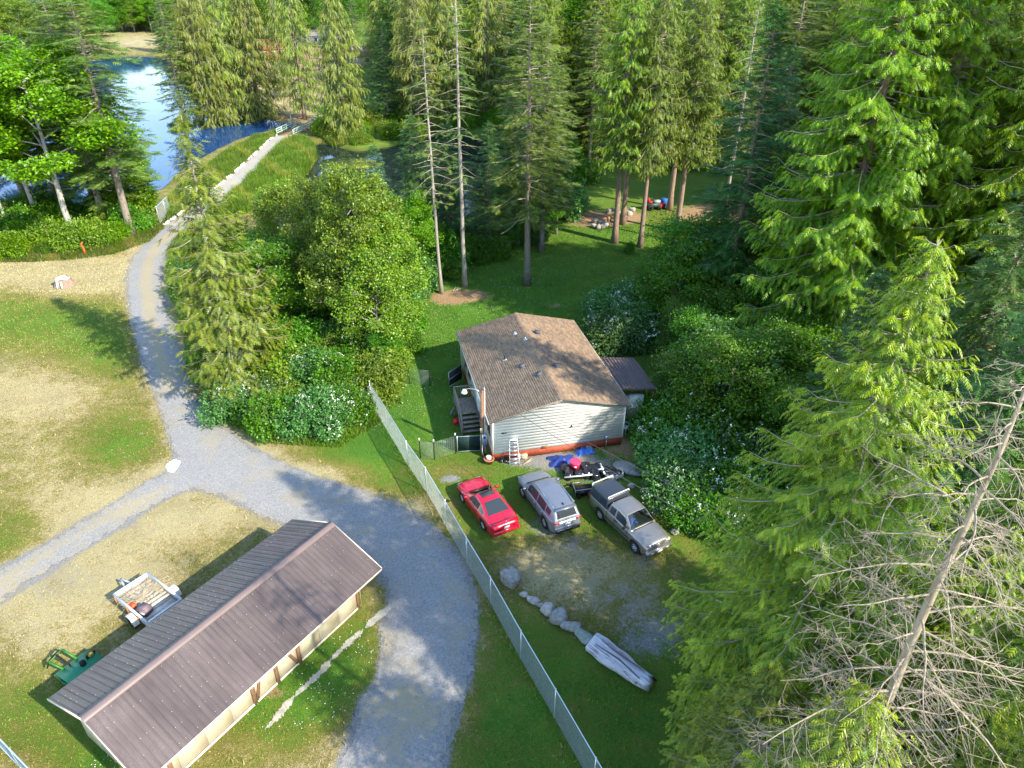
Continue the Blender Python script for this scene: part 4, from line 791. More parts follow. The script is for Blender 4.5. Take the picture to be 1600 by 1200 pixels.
proto('fir_dark', conifer(19, 20, 4.6, 'fir', z0=.06, nb=210, spray=.55, hang=.18, sec=.32, sparse=1.2, wid=1.15, rt=.25, prof=.75, droop=.3, upt=.2, tip=.35), 'bark_fir', 'fol_fir_dark')
proto('fir_soft', conifer(20, 22, 5.6, 'fir', z0=.04, nb=230, spray=.60, hang=.35, sec=.32, sparse=1.2, wid=.9, rt=.26, prof=.7, droop=.5, upt=.1, tip=.55), 'bark_fir', 'fol_teal')
proto('fir_pole', conifer(21, 26, 2.6, 'fir', z0=.33, nb=120, spray=.50, hang=.25, sec=.4, sparse=.9, rt=.20, prof=.4, droop=.35, upt=.1, bare=.3, gap=.1, tip=.3), 'bark_pale', 'fol_fir')
proto('fir_pole2', conifer(22, 22, 2.6, 'fir', z0=.38, nb=90, spray=.50, hang=.3, sec=.4, sparse=.8, rt=.15, prof=.4, droop=.35, upt=.1, bare=.25, tip=.3), 'bark_pale', 'fol_fir')
proto('spruce', conifer(23, 18.6, 4.6, 'fir', z0=.02, nb=250, spray=.46, hang=.9, sec=.27, sparse=1.3, wid=.9, rt=.17, prof=.85, droop=.55, upt=.6, bare=.05, tip=.5), 'bark_pale', 'fol_weep')
proto('alder', broadleaf(31, 14, 3.9, z0=.15, nl=24, leaf=.20, n=30000, rt=.16, multi=2, puff=.72, tall=1.3), 'bark_pale', 'fol_alder', 'bark_pale')
proto('alder2', broadleaf(32, 10, 3.0, z0=.12, nl=18, leaf=.19, n=17000, rt=.11, multi=2, puff=.65, tall=1.3), 'bark_pale', 'fol_alder', 'bark_pale')
proto('maple', broadleaf(33, 18, 6.6, z0=.30, nl=16, leaf=.30, n=36000, rt=.28, multi=1, puff=1.5), 'bark_white', 'fol_maple', 'bark_white')
proto('greenleaf', broadleaf(34, 9, 3.6, z0=.08, nl=14, leaf=.20, n=24000, rt=.12, multi=3, puff=1.05), 'bark_fir', 'fol_shrub')
proto('bigleaf', broadleaf(35, 7, 3.4, z0=.08, nl=12, leaf=.30, n=14000, rt=.10, multi=3, puff=1.05), 'bark_fir', 'fol_teal')
sproto('shrub', shrub(41, 2.8, 2.4, n=11000, leaf=.17), 'fol_shrub')
sproto('shrub_teal', shrub(42, 3.0, 2.4, n=10000, leaf=.19), 'fol_teal')
sproto('bramble', shrub(43, 2.4, 2.6, n=12000, leaf=.15, blossom=150, lobes=11), 'fol_shrub')
sproto('elder', shrub(44, 3.2, 2.6, n=12000, leaf=.17, blossom=190, lobes=12), 'fol_teal')
sproto('maple_shrub', shrub(45, 3.0, 2.6, n=9000, leaf=.24), 'fol_maple')
sproto('pale_shrub', shrub(46, 2.6, 2.2, n=10000, leaf=.15), 'fol_alder')
proto('cedar_high', conifer(24, 24, 5.2, 'cedar', z0=.35, nb=230, spray=.50, hang=.8, sec=.33, sparse=1.3, rt=.36, prof=.5, **KW), 'bark_cedar', 'fol_cedar')
PH = dict(cedar_high=24, cedar_near=20, cedar_near2=12, cedar_big=30, cedar_big2=28, cedar_weep=24, cedar_weep2=23, fir=24, fir2=23, fir_dark=20, fir_soft=22, fir_pole=26, fir_pole2=22, spruce=18.6, alder=14, alder2=10, maple=18, greenleaf=9, bigleaf=7,
    shrub=2.8, shrub_teal=3.0, bramble=2.4, elder=3.2, maple_shrub=3.0, pale_shrub=2.6)
NAMES = dict(cedar_high='cedar_tree', cedar_near='cedar_tree', cedar_near2='cedar_tree', cedar_big='cedar_tree', cedar_big2='cedar_tree', cedar_weep='cedar_tree', cedar_weep2='cedar_tree', fir='fir_tree', fir2='fir_tree', fir_dark='fir_tree', fir_soft='hemlock_tree', fir_pole='fir_tree', fir_pole2='fir_tree', spruce='spruce_tree',
    alder='alder_tree', alder2='alder_tree', maple='maple_tree', greenleaf='broadleaf_tree', bigleaf='broadleaf_tree', shrub='shrub', shrub_teal='shrub', bramble='bramble_shrub', elder='elder_shrub', maple_shrub='maple_shrub', pale_shrub='willow_shrub')
vr = random.Random(21); PLACED = []
def plant(key, x, y, H, label, group=None, rz=None, fat=1.0, tilt=None, z=None):
    s = H / PH[key]; z = float(ground_z(np.array([x]), np.array([y]))[0]) if z is None else z
    cat = 'shrub' if 'shrub' in NAMES[key] else 'tree'
    o = thing(NAMES[key], label, cat, (x, y, z - .03), vr.uniform(0, 6.28) if rz is None else rz, group, (s * fat, s * fat, s))
    if tilt: o.rotation_euler = (tilt[0], tilt[1], 0)
    a, c, bl = PROTO[key]; link(a.name.split('.')[0], a, o); link(c.name.split('.')[0], c, o)
    if bl: link('blossom', bl, o, kind='stuff')
    PLACED.append((x, y, key)); return o
def plant_px(key, u, v, H, label, **kw): x, y = G(u, v); return plant(key, x, y, H, label, **kw)

# single trees one can point to, plus two added for their shade
plant('cedar_near', 10.3, 16.9, 21.0, 'large yellow green cedar rising in the lower right, its pale trunk showing through', rz=1.0, fat=.95)
plant('cedar_near2', 7.8, 13.4, 9.5, 'bushy yellow green cedar at the bottom edge just right of the grey log', rz=2.0, fat=1.1)
plant('cedar_near2', 7.2, 9.0, 14.5, 'green cedar hiding the foot of the dead tree at the bottom edge', rz=3.0, fat=.9)
plant('cedar_near2', 10.8, 8.6, 14.0, 'cedar at the bottom edge right of the dead tree trunk', rz=4.2)
plant('cedar_near2', 12.8, 10.8, 15.0, 'cedar in the bottom right corner behind the dead limbs', rz=5.2)
plant('cedar_near2', 13.6, 12.6, 13, 'yellow green cedar behind the web of dead limbs at the bottom right', rz=.4, fat=1.05)
plant('cedar_near2', 17.5, 18.6, 13.5, 'cedar between the dead tree and the right edge of the photo, below the hemlock', rz=3.3)
plant('cedar_near2', 13.4, 19.8, 11.0, 'low cedar tucked behind the tall yellow green cedar', rz=5)
plant('fir_soft', 20.5, 25.5, 15, 'soft blue green hemlock right of the tall yellow green cedar', rz=1)
plant('fir_soft', 24.5, 33, 19, 'drooping blue green hemlock at the right edge beside the dead tree top', rz=2)
plant('fir_dark', 17.0, 31.0, 14.5, 'dark young fir behind the left flank of the yellow green cedar', rz=2)
T_, L_ = fir_dead(5, 21.6, rt=.17, nb=150, Rad=5.0); o = thing('dead_tree', 'tall bare grey dead conifer with a web of dead limbs at lower right', 'dead tree', (8.0, 9.5, 0), R(150))
T_.build('trunk', M['dead_wood'], o, True); L_.build('limbs', M['dead_wood'], o)
for (x, y, H, k, lab) in ((26.5, 46.5, 31, 'cedar_big', 'huge cedar pressed between the first and second huge cedars at upper right'), (33.5, 42, 31, 'cedar_big', 'huge cedar with sunlit sprays near the right edge'), (24.5, 51.5, 30, 'cedar_big2', 'cedar rising between the back cedars at upper right'), (38.5, 46, 30, 'cedar_big2', 'cedar near the right edge behind the hemlock'), (22.0, 45.5, 29, 'cedar_big', 'huge drooping cedar whose left edge hangs over the shrubs beside the lean-to'), (30.0, 41, 30, 'cedar_big2', 'huge cedar filling the upper right with broken dead branches in a gap'),
    (34.5, 48, 29, 'cedar_big', 'huge cedar in the top right corner behind the first two'), (27.0, 53, 28, 'cedar_big2', 'tall dark cedar behind the huge drooping cedar at upper right'), (17.2, 53, 24, 'fir_dark', 'dark fir with ivy on its trunk left of the huge drooping cedar'),
    (38, 37.5, 24, 'fir_soft', 'grey green hemlock cut by the right edge of the photo'), (42, 50, 29, 'cedar_big', 'cedar cut by the right edge in the top corner')):
    plant(k, x, y, H, lab, fat=1.15 if k.startswith('cedar') else 1.0)
plant_px('spruce', 376, 612, 18.6, 'hanging spruce with bare pale limbs standing over the bend of the gravel road', rz=2.2, fat=1.1)
plant_px('alder', 556, 540, 14.4, 'grey stemmed alder with light green leaves in the thicket left of the house', rz=.5, fat=.78)
plant_px('alder', 520, 505, 12.4, 'second light green alder leaning into the grey stemmed one', rz=2.6, fat=.7)
plant_px('alder2', 596, 500, 12.0, 'slim alder between the grey stemmed one and the leaning bare trunk', rz=3.9, fat=.85)
plant_px('maple', 645, 452, 9.0, 'young bright green maple at the foot of the leaning bare trunk', rz=1.2, fat=.8)
plant_px('alder2', 590, 560, 9.0, 'pale leafy young alder at the back of the blossoming thicket', rz=.2)
plant_px('greenleaf', 430, 520, 8.0, 'leafy young tree filling the gap right of the hanging spruce', rz=.9)
plant_px('alder2', 480, 465, 10.5, 'light green alder between the spruce and the tall alder', rz=1.5)
plant_px('alder2', 620, 520, 10.5, 'light green alder at the right edge of the thicket', rz=2.5)
plant_px('alder2', 455, 420, 9, 'small alder over the right bank of the pond', rz=4)
plant_px('fir', 823, 445, 23.6, 'fir with grey trunk standing on the back lawn straight behind the house', rz=.3, fat=1.0)
plant_px('fir_pole', 726, 447, 26, 'tall straight bare pole of a fir left of the lawn fir', rz=1)
plant_px('fir_pole2', 690, 458, 22.4, 'thin leaning bare fir trunk left of the tall straight pole', tilt=(0, R(-1.5)))
plant_px('fir', 846, 393, 21, 'second lawn fir with stout trunk just behind the first', rz=2.1, fat=.9)
plant_px('fir2', 869, 366, 17, 'slim lawn fir right behind the stout trunked one', rz=1.1, fat=.7)
plant_px('cedar_high', 960, 379, 24.5, 'cedar with flared grey trunk in front of the rubble pile', rz=.3, fat=.85)
plant_px('cedar_high', 1000, 386, 24, 'slender trunked cedar right of the flared trunk on the lawn', rz=4, fat=.7)
plant_px('cedar_high', 973, 350, 25, 'cedar behind the rubble pile with sunlit trunk', rz=2, fat=.8)
plant_px('cedar_high', 1057, 362, 23, 'fir trunk at the right end of the bright lawn patch', rz=2, fat=.9)
plant_px('cedar_high', 1046, 328, 26, 'cedar with thick sunlit orange trunk beside the parked vehicle', rz=1, fat=.8)
plant_px('fir_pole', 1122, 392, 25, 'pale bare fir trunk at the edge of the right hand woods', rz=3)
plant_px('fir_dark', 1165, 470, 21, 'dark fir at the edge of the right hand woods beside the pale trunk', rz=3)
plant_px('fir', 48, 332, 27, 'leaning brown trunked fir at the left edge', tilt=(0, R(-3.5)), rz=1)
plant_px('maple', 116, 376, 18.5, 'white trunked maple with bright green leaves at the left', rz=2.6, fat=1.2)
plant_px('fir', 206, 367, 24.5, 'layered fir with bare lower trunk just left of the gravel road', rz=4, fat=1.25)
plant_px('maple', 15, 362, 15, 'bright green maple crown cut by the left edge', rz=.6, fat=.8)
plant_px('maple', 62, 352, 17, 'bright green maple between the leaning fir and the white trunked maple', rz=4.4, fat=1.0)
plant_px('fir2', 165, 348, 24, 'fir just left of the layered fir, its boughs crossing the blue pond', rz=.7, fat=1.25)
plant_px('maple', 20, 215, 17, 'leafy tree on the left pond rim behind the leaning fir', rz=.7, fat=1.2); plant_px('fir2', 70, 112, 20, 'fir on the far left rim of the pond', fat=1.2); plant_px('alder', 118, 88, 17, 'light green tree on the far rim of the pond left of the meadow', fat=1.3); plant_px('fir_dark', 148, 84, 15, 'dark fir at the left corner of the far meadow', fat=1.1); plant_px('alder', 40, 120, 18, 'light green tree at the far left rim of the pond', fat=1.3)
plant('cedar_big', 21.0, 7.0, 27, 'unseen tall cedar added beyond the lower right corner to shade the gravel drive'); plant('fir_soft', 24.5, 26.0, 27.5, 'tall hemlock added at right edge to shade the roof, boughs behind the dead tree top', fat=.85)  # off-view cedar added to shade the drive, hemlock added to dapple the roof
plant_px('maple', 200, 335, 9, 'small bright maple on the pond bank under the layered fir', rz=.7, fat=1.1)
plant_px('fir_dark', 95, 338, 17, 'dark fir behind the white trunked maple', rz=1)
plant_px('fir2', 150, 330, 21, 'fir between the maple and the layered fir on the pond bank')
plant_px('fir_dark', 235, 325, 9, 'young dark fir on the pond bank beside the gate')
for u, v, H, k, lab in ((290, 198, 22, 'fir2', 'dark fir leaning over the left pond at the tip of the far bank'), (330, 192, 25, 'cedar_weep', 'first weeping cedar from the left on the far bank'), (368, 186, 24, 'cedar_weep2', 'second weeping cedar from the left on the far bank'), (408, 183, 25, 'cedar_weep', 'weeping cedar just left of the footbridge'),
    (310, 172, 24, 'fir', 'fir behind the leaning dark fir on the far bank'), (350, 160, 25, 'cedar_weep2', 'weeping cedar in the second row of the far bank'),
    (476, 186, 23, 'cedar_weep2', 'slim weeping cedar right at the far end of the footbridge'), (540, 214, 22.5, 'cedar_weep', 'broad weeping cedar right of the footbridge'), (607, 192, 16.5, 'fir_dark', 'pointed dark blue green fir right of the broad weeping cedar'),
    (655, 196, 24, 'cedar_weep2', 'weeping cedar behind the lily bank'), (700, 190, 25, 'cedar_weep', 'weeping cedar behind the tall bare pole'), (760, 188, 25, 'cedar_weep2', 'yellow green cedar above the right arm of the pond'),
    (600, 425, 12, 'fir_soft', 'soft green hemlock on the near bank of the pond left of the leaning trunk'), (655, 405, 14, 'fir_soft', 'taller soft green hemlock at the pond right of the first'), (560, 395, 10, 'fir2', 'young fir on the near bank behind the alder'), (765, 395, 13, 'fir_dark', 'dark fir between the tall pole and the lawn fir'), (705, 400, 13, 'fir_dark', 'dark fir just left of the tall pole'),
    (800, 368, 15, 'fir_dark', 'dark fir behind the lawn fir by the pond'), (920, 262, 20, 'fir', 'fir at the back end of the lawn')):
    plant_px(k, u, v, H, lab, fat=1.05)
plant_px('cedar_weep2', 446, 152, 20, 'weeping cedar in front of the red outbuilding', fat=.9)
# background woods: rows of trees beyond the pond and lawn, each its own object
def woods(n, reg, keys, hs, label, group, mind=5.0, keep=None, seed=1):
    r = random.Random(seed); c = 0; t = 0
    while c < n and t < 6000:
        t += 1; x = r.uniform(reg[0], reg[1]); y = r.uniform(reg[2], reg[3])
        if any((x - a) ** 2 + (y - b_) ** 2 < mind ** 2 for a, b_, _ in PLACED): continue
        if inside(LPOND, np.array([x]), np.array([y]))[0] or (keep and not keep(x, y)): continue
        k = r.choice(keys); H = r.uniform(*hs); plant(k, x, y, H, label if isinstance(label, str) else label[k], group=group, rz=r.uniform(0, 6.28), fat=r.uniform(.9, 1.2)); c += 1
    return c
def pxof(x, y, z=0.0): a = PX(x, y, z); return float(a[0]), float(a[1])
TL = dict(cedar_weep='hanging cedar in the woods beyond the pond', cedar_weep2='hanging cedar in the woods beyond the pond', cedar_big='dense cedar in the woods beyond the lawn', cedar_big2='dense cedar in the woods beyond the lawn', fir='fir in the woods beyond the lawn and pond', fir2='fir in the woods beyond the lawn and pond', fir_dark='dark dense fir in the far woods', alder='light green leafy tree in the far woods', maple='bright green leafy tree in the far woods', greenleaf='round leafy tree in the far woods', fir_soft='soft green hemlock in the far woods')
def keepA(x, y):
    if 63.5 < x * .57 + y * .82 < 84 and 13 < x < 60: return False     # leave the clearings and the sight lines over the pond open
    u, v = pxof(x, y)
    if u < 290 and v > 66: return False
    if 395 < u < 600 and v > 66: return False
    if 850 < u < 1130 and v > 285: return False
    return v < 262
woods(38, (-75, 8, 135, 200), ['cedar_weep', 'cedar_weep2', 'fir2', 'fir_dark', 'cedar_big'], (20, 26), TL, 'trees of the woods beyond the pond', 5.5, keepA, 2)
woods(46, (2, 60, 82, 150), ['cedar_big', 'cedar_big2', 'cedar_big', 'fir2', 'fir_dark', 'maple'], (22, 27), TL, 'trees of the woods beyond the lawn', 5.0, lambda x, y: keepA(x, y) and pxof(x, y)[0] > 780, 3)
woods(34, (25, 75, 38, 90), ['cedar_big', 'cedar_big2', 'fir', 'cedar_big'], (24, 30), dict(TL, cedar_big='dense cedar in the woods at upper right', cedar_big2='dense cedar in the woods at upper right', fir='fir in the woods at upper right'), 'trees of the woods at upper right', 4.8, lambda x, y: pxof(x, y)[0] > 1180 and not (63.5 < x * .57 + y * .82 < 84), 4)
woods(110, (-110, 230, 190, 430), ['fir2', 'fir_dark', 'alder', 'maple', 'greenleaf', 'fir_soft', 'cedar_big2'], (13, 21), TL, 'far off trees near the top edge', 6.5, lambda x, y: not (165 < pxof(x, y)[0] < 262 and pxof(x, y)[1] > 40), 5)
woods(130, (-300, -60, 215, 430), ['alder', 'maple', 'greenleaf', 'fir_dark', 'fir_soft'], (10, 17), TL, 'far off trees near the top edge', 6, lambda x, y: not (165 < pxof(x, y)[0] < 262 and pxof(x, y)[1] > 42), 6)
woods(16, (-75, -40, 100, 225), ['fir', 'fir2', 'maple', 'fir_dark'], (17, 23), 'tree standing on the left rim of the pond', 'trees at the left rim of the pond', 5, lambda x, y: pxof(x, y)[0] < 120 or 120 < pxof(x, y)[0] < 160 and y < 100, 8)
woods(14, (28, 52, -2, 34), ['cedar_big2', 'fir2', 'fir_dark'], (15, 23), dict(cedar_big2='tall cedar standing outside the lower right of the photo', fir2='tall fir standing outside the lower right of the photo', fir_dark='dark fir standing outside the lower right of the photo'), 'trees around the lower right corner', 4.5, lambda x, y: x > 30 + (34 - y) * .1, 7)
woods(60, (-420, -90, 300, 428), ['alder', 'maple', 'fir_dark', 'fir_soft'], (13, 19), TL, 'far off trees near the top edge', 6, lambda x, y: not (175 < pxof(x, y)[0] < 262), 9)
woods(26, (-150, -85, 225, 330), ['alder', 'greenleaf', 'fir_dark', 'maple'], (9, 13), TL, 'far off trees near the top edge', 4.5, lambda x, y: 160 < pxof(x, y)[0] < 275 and 20 < pxof(x, y)[1] < 52, 10)
# thickets of shrubs
def thicket(poly, keys, hs, labels, group, gap=2.3, seed=1, nmax=90):
    P = poly_px(poly); r = random.Random(seed); L = []; t = 0
    while t < 4000 and len(L) < nmax:
        t += 1; x = r.uniform(P[:, 0].min(), P[:, 0].max()); y = r.uniform(P[:, 1].min(), P[:, 1].max())
        if not inside(P, np.array([x]), np.array([y]))[0] or any((x - a) ** 2 + (y - b_) ** 2 < gap ** 2 for a, b_ in L): continue
        L.append((x, y)); k = r.choice(keys); plant(k, x, y, r.uniform(*hs) * r.choice((.7, 1, 1, 1.15)), labels[k], group=group, rz=r.uniform(0, 6.28), fat=r.uniform(.9, 1.15))
lab = lambda w: dict(shrub='dense green shrub ' + w, shrub_teal='blue green shrub ' + w, bramble='flowering bramble with small white blossom ' + w, elder='shrub with flat white flower heads ' + w, maple_shrub='broad leaved bright shrub ' + w, pale_shrub='pale green willow shrub ' + w, greenleaf='tall leafy young tree ' + w, bigleaf='large leaved young tree ' + w)
thicket([(360, 650), (400, 560), (500, 540), (600, 545), (632, 590), (580, 640), (500, 668), (410, 672)], ['bramble', 'elder', 'shrub', 'pale_shrub'], (1.6, 3.0), lab('in the thicket between road bend and fence'), 'white blossomed shrubs left of the fence', 2.0, 1)
thicket([(340, 600), (302, 480), (290, 420), (325, 385), (400, 400), (620, 400), (640, 540), (600, 580), (500, 560), (400, 600)], ['shrub', 'shrub_teal', 'shrub', 'pale_shrub', 'greenleaf'], (2.4, 3.8), lab('in the thicket right of the gravel road'), 'shrubs of the thicket right of the road', 2.4, 2)
thicket([(-60, 408), (-60, 345), (215, 324), (228, 340), (215, 362), (150, 385), (60, 398)], ['maple_shrub', 'shrub', 'shrub', 'pale_shrub'], (1.4, 3.2), lab('on the pond bank at the left of the photo'), 'bank shrubs left of the road', 2.6, 3)
thicket([(1075, 660), (1120, 640), (1180, 700), (1220, 800), (1150, 840), (1085, 812), (1050, 770), (1035, 700)], ['elder', 'bramble', 'bramble'], (2.2, 3.3), lab('beside the silver pickup'), 'white blossomed shrubs right of the pickup', 2.0, 4)
thicket([(1050, 670), (1062, 600), (1050, 545), (1010, 505), (1030, 462), (1120, 455), (1180, 520), (1230, 640), (1260, 760), (1190, 720), (1100, 660)], ['greenleaf', 'greenleaf', 'greenleaf', 'bigleaf'], (4.6, 8.6), lab('in the thicket right of the lean-to roof'), 'leafy thicket right of the house', 2.6, 5)
thicket([(950, 545), (948, 500), (985, 470), (1000, 500), (975, 545)], ['elder'], (2.4, 3.2), dict(elder='shrub covered in white flower heads just behind the lean-to roof'), 'white flowering shrubs behind the lean-to', 1.9, 6)
thicket([(1030, 440), (1020, 405), (1070, 390), (1130, 400), (1120, 440)], ['greenleaf', 'shrub'], (1.8, 3.2), lab('at the near edge of the right hand woods'), 'shrubs at the edge of the lawn', 2.6, 7)
thicket([(640, 470), (650, 400), (700, 385), (830, 375), (845, 388), (740, 415), (680, 440)], ['shrub_teal', 'shrub', 'greenleaf'], (2.2, 4.2), lab('under the firs along the pond bank'), 'undergrowth along the near pond bank', 2.6, 8)
thicket([(505, 215), (560, 226), (640, 216), (700, 200), (790, 200), (790, 178), (520, 190)], ['pale_shrub', 'shrub', 'maple_shrub'], (1.6, 3.2), lab('on the far bank of the pond right of the bridge'), 'shrubs on the far pond bank', 3.2, 9)
thicket([(262, 205), (310, 192), (420, 190), (300, 178), (270, 180)], ['shrub'], (1.2, 2), lab('along the waterline under the weeping cedars'), 'waterline shrubs under the cedars', 3.2, 10)
thicket([(1085, 640), (1062, 610), (1070, 570), (1100, 600)], ['bigleaf', 'greenleaf'], (4.0, 5.5), lab('pressed against the lean-to posts'), 'young trees against the lean-to', 2.2, 12)
thicket([(1200, 640), (1180, 560), (1140, 480), (1300, 480), (1600, 520), (1700, 700), (1400, 760)], ['shrub', 'shrub_teal', 'greenleaf'], (2.5, 5.0), lab('in the shade under the huge cedars'), 'undergrowth beneath the right hand cedars', 3.0, 13)
thicket([(800, 300), (850, 240), (900, 235), (870, 330), (850, 370)], ['shrub', 'shrub_teal', 'greenleaf'], (3, 5), lab('behind the lawn firs at the pond end'), 'undergrowth behind the lawn firs', 3.2, 14)
plant_px('shrub', 984, 395, 1.3, 'small round dark fern clump on the lawn right of the slender cedar', fat=.55)
plant_px('shrub', 455, 672, .9, 'low clipped green hedge clump in front of the white blossomed thicket', fat=1.3)
# reeds and rank grass
def reeds(poly, n, h, name, label, seed, wd=.03):
    P = poly_px(poly); r = np.random.default_rng(seed); x = r.uniform(P[:, 0].min(), P[:, 0].max(), n); y = r.uniform(P[:, 1].min(), P[:, 1].max(), n); ok = inside(P, x, y) & (pdist(PATH_C, x, y, False) > 1.35) & ~inside(ROAD, x, y); x, y = x[ok], y[ok]; n = len(x)
    z = ground_z(x, y); a = r.uniform(0, 6.28, n); H = h * r.uniform(.5, 1.25, n) * (.8 + .25 * np.sin(x * 1.3) * np.sin(y * .9)); b_ = MB()
    V = np.stack([np.stack([x - wd * np.cos(a), y - wd * np.sin(a), z], -1), np.stack([x + wd * np.cos(a), y + wd * np.sin(a), z], -1), np.stack([x + r.normal(0, .22, n) * H, y + r.normal(0, .22, n) * H, z + H], -1)], 1)
    b_.add(V.reshape(-1, 3), np.arange(3 * n).reshape(-1, 3), 0, np.repeat(np.clip(r.normal(.25, .2, n) + .4 * (np.sin(x * .7 + y * .5) > .86), 0, 1), 3)); b_.build(name, M['fol_reed'], kind='stuff', label=label, cat='reeds')
reeds([(372, 300), (400, 270), (440, 225), (468, 214), (492, 226), (494, 245), (480, 268), (455, 290), (420, 312), (398, 330), (350, 345), (310, 350)], 60000, 1.25, 'reed_bed', 'bright green reeds on the pond side right of the causeway path', 1, .045)
reeds([(262, 352), (262, 310), (300, 278), (350, 240), (400, 214), (440, 205), (436, 216), (412, 238), (356, 288), (300, 330)], 50000, .8, 'bank_grass', 'rank green grass on the left bank of the causeway', 2, .04)
reeds([(495, 212), (520, 200), (560, 205), (560, 228), (520, 226)], 9000, 1.2, 'reed_bed', 'clump of reeds on the far bank beside the footbridge', 3, .045)
reeds([(-40, 412), (-40, 392), (100, 388), (200, 375), (240, 352), (262, 335), (270, 345), (238, 376), (180, 398), (100, 408)], 40000, .45, 'rank_grass', 'rough grass along the foot of the left bank shrubs', 4, .03)
reeds([(262, 378), (290, 360), (330, 380), (330, 560), (300, 580), (280, 500), (262, 440)], 50000, .5, 'rank_grass', 'rough grass on the verge right of the gravel road', 5, .03)
reeds([(330, 650), (345, 640), (420, 678), (520, 690), (600, 640), (610, 652), (530, 700), (430, 695)], 14000, .4, 'rank_grass', 'rough grass in front of the blossoming thicket', 6, .025)

# every shrub and wood tree gets its own place in its thicket or wood
ORD = ['first', 'second', 'third', 'fourth', 'fifth', 'sixth', 'seventh', 'eighth', 'ninth', 'tenth', 'eleventh', 'twelfth']
KW_ = dict(shrub='green shrub', bramble_shrub='flowering bramble', elder_shrub='white flowering shrub', maple_shrub='broad leaved shrub', willow_shrub='pale green shrub', broadleaf_tree='leafy young tree', cedar_tree='cedar', fir_tree='fir', maple_tree='bright leafy tree', alder_tree='light green tree', hemlock_tree='hemlock')
PLC = {'white blossomed shrubs left of the fence': 'of the blossoming thicket', 'shrubs of the thicket right of the road': 'of the roadside thicket', 'bank shrubs left of the road': 'on the left bank', 'white blossomed shrubs right of the pickup': 'beside the pickup', 'leafy thicket right of the house': 'beside the house',
    'white flowering shrubs behind the lean-to': 'behind the lean-to', 'shrubs at the edge of the lawn': 'at the lawn edge', 'undergrowth along the near pond bank': 'under the pond firs', 'shrubs on the far pond bank': 'on the far bank', 'waterline shrubs under the cedars': 'below the cedars', 'young trees against the lean-to': 'against the lean-to', 'undergrowth beneath the right hand cedars': 'under the huge cedars', 'undergrowth behind the lawn firs': 'behind the lawn firs',
    'trees of the woods at upper right': 'of the upper right woods', 'trees of the woods beyond the lawn': 'beyond the lawn', 'trees of the woods beyond the pond': 'beyond the pond', 'trees at the left rim of the pond': 'at the left pond rim'}
for g, plc in PLC.items():
    L = [o for o in D.objects if o.get('group') == g and o.parent is None]; L.sort(key=lambda o: -pxof(o.location.x, o.location.y)[1]); n = len(L)
    if not n: continue
    per = 7 if n > 14 else max(3, (n + 1) // 2); rows = [L[i:i + per] for i in range(0, n, per)]
    for i, row in enumerate(rows):
        row.sort(key=lambda o: pxof(o.location.x, o.location.y)[0])
        for j, o in enumerate(row): o['label'] = '%s %s, %s from left in the %s row' % (KW_[o.name.split('.')[0]], plc, ORD[j], 'front' if i == 0 else ORD[i])
# ---------------------------------------------------------------- vehicles (local +x forward, +y left)
M['tyre'] = simple('tyre', (.018, .018, .018), .85, .3, 8); M['rim'] = simple('rim', (.62, .63, .65), .28, .05, 8, metal=.85); M['glass_dark'] = glassy('glass_dark', (.035, .045, .05), .04); M['lamp_red'] = glassy('lamp_red', (.42, .01, .01), .12)
M['lamp_clear'] = glassy('lamp_clear', (.55, .57, .58), .08); M['plate'] = simple('plate', (.82, .84, .86), .4, .04); M['under'] = simple('underbody', (.012, .012, .012), .9, .2); M['chrome'] = simple('chrome', (.75, .75, .76), .12, .03, metal=1.0)
M['interior'] = simple('interior', (.05, .045, .04), .8, .3)
def screen_glass():
    m = D.materials.new('windscreen_glass'); m.use_nodes = True; nt = m.node_tree; nt.nodes.clear(); o = N(nt, 'OutputMaterial'); t = N(nt, 'BsdfTransparent'); t.inputs[0].default_value = (.38, .44, .45, 1); g = N(nt, 'BsdfGlossy'); g.inputs['Roughness'].default_value = .03
    x = N(nt, 'MixShader'); f = N(nt, 'Fresnel'); f.inputs[0].default_value = 1.7; nt.links.new(f.outputs[0], x.inputs[0]); nt.links.new(t.outputs[0], x.inputs[1]); nt.links.new(g.outputs[0], x.inputs[2]); nt.links.new(x.outputs[0], o.inputs[0]); return m
M['screen'] = screen_glass()
def cint(x, T, k): T = sorted(T); return np.interp(x, [q[0] for q in T], [q[k] for q in T])
def smooth_cint(x, T, k, w=.10): return np.mean([cint(x + d, T, k) for d in np.linspace(-w, w, 7)], axis=0)
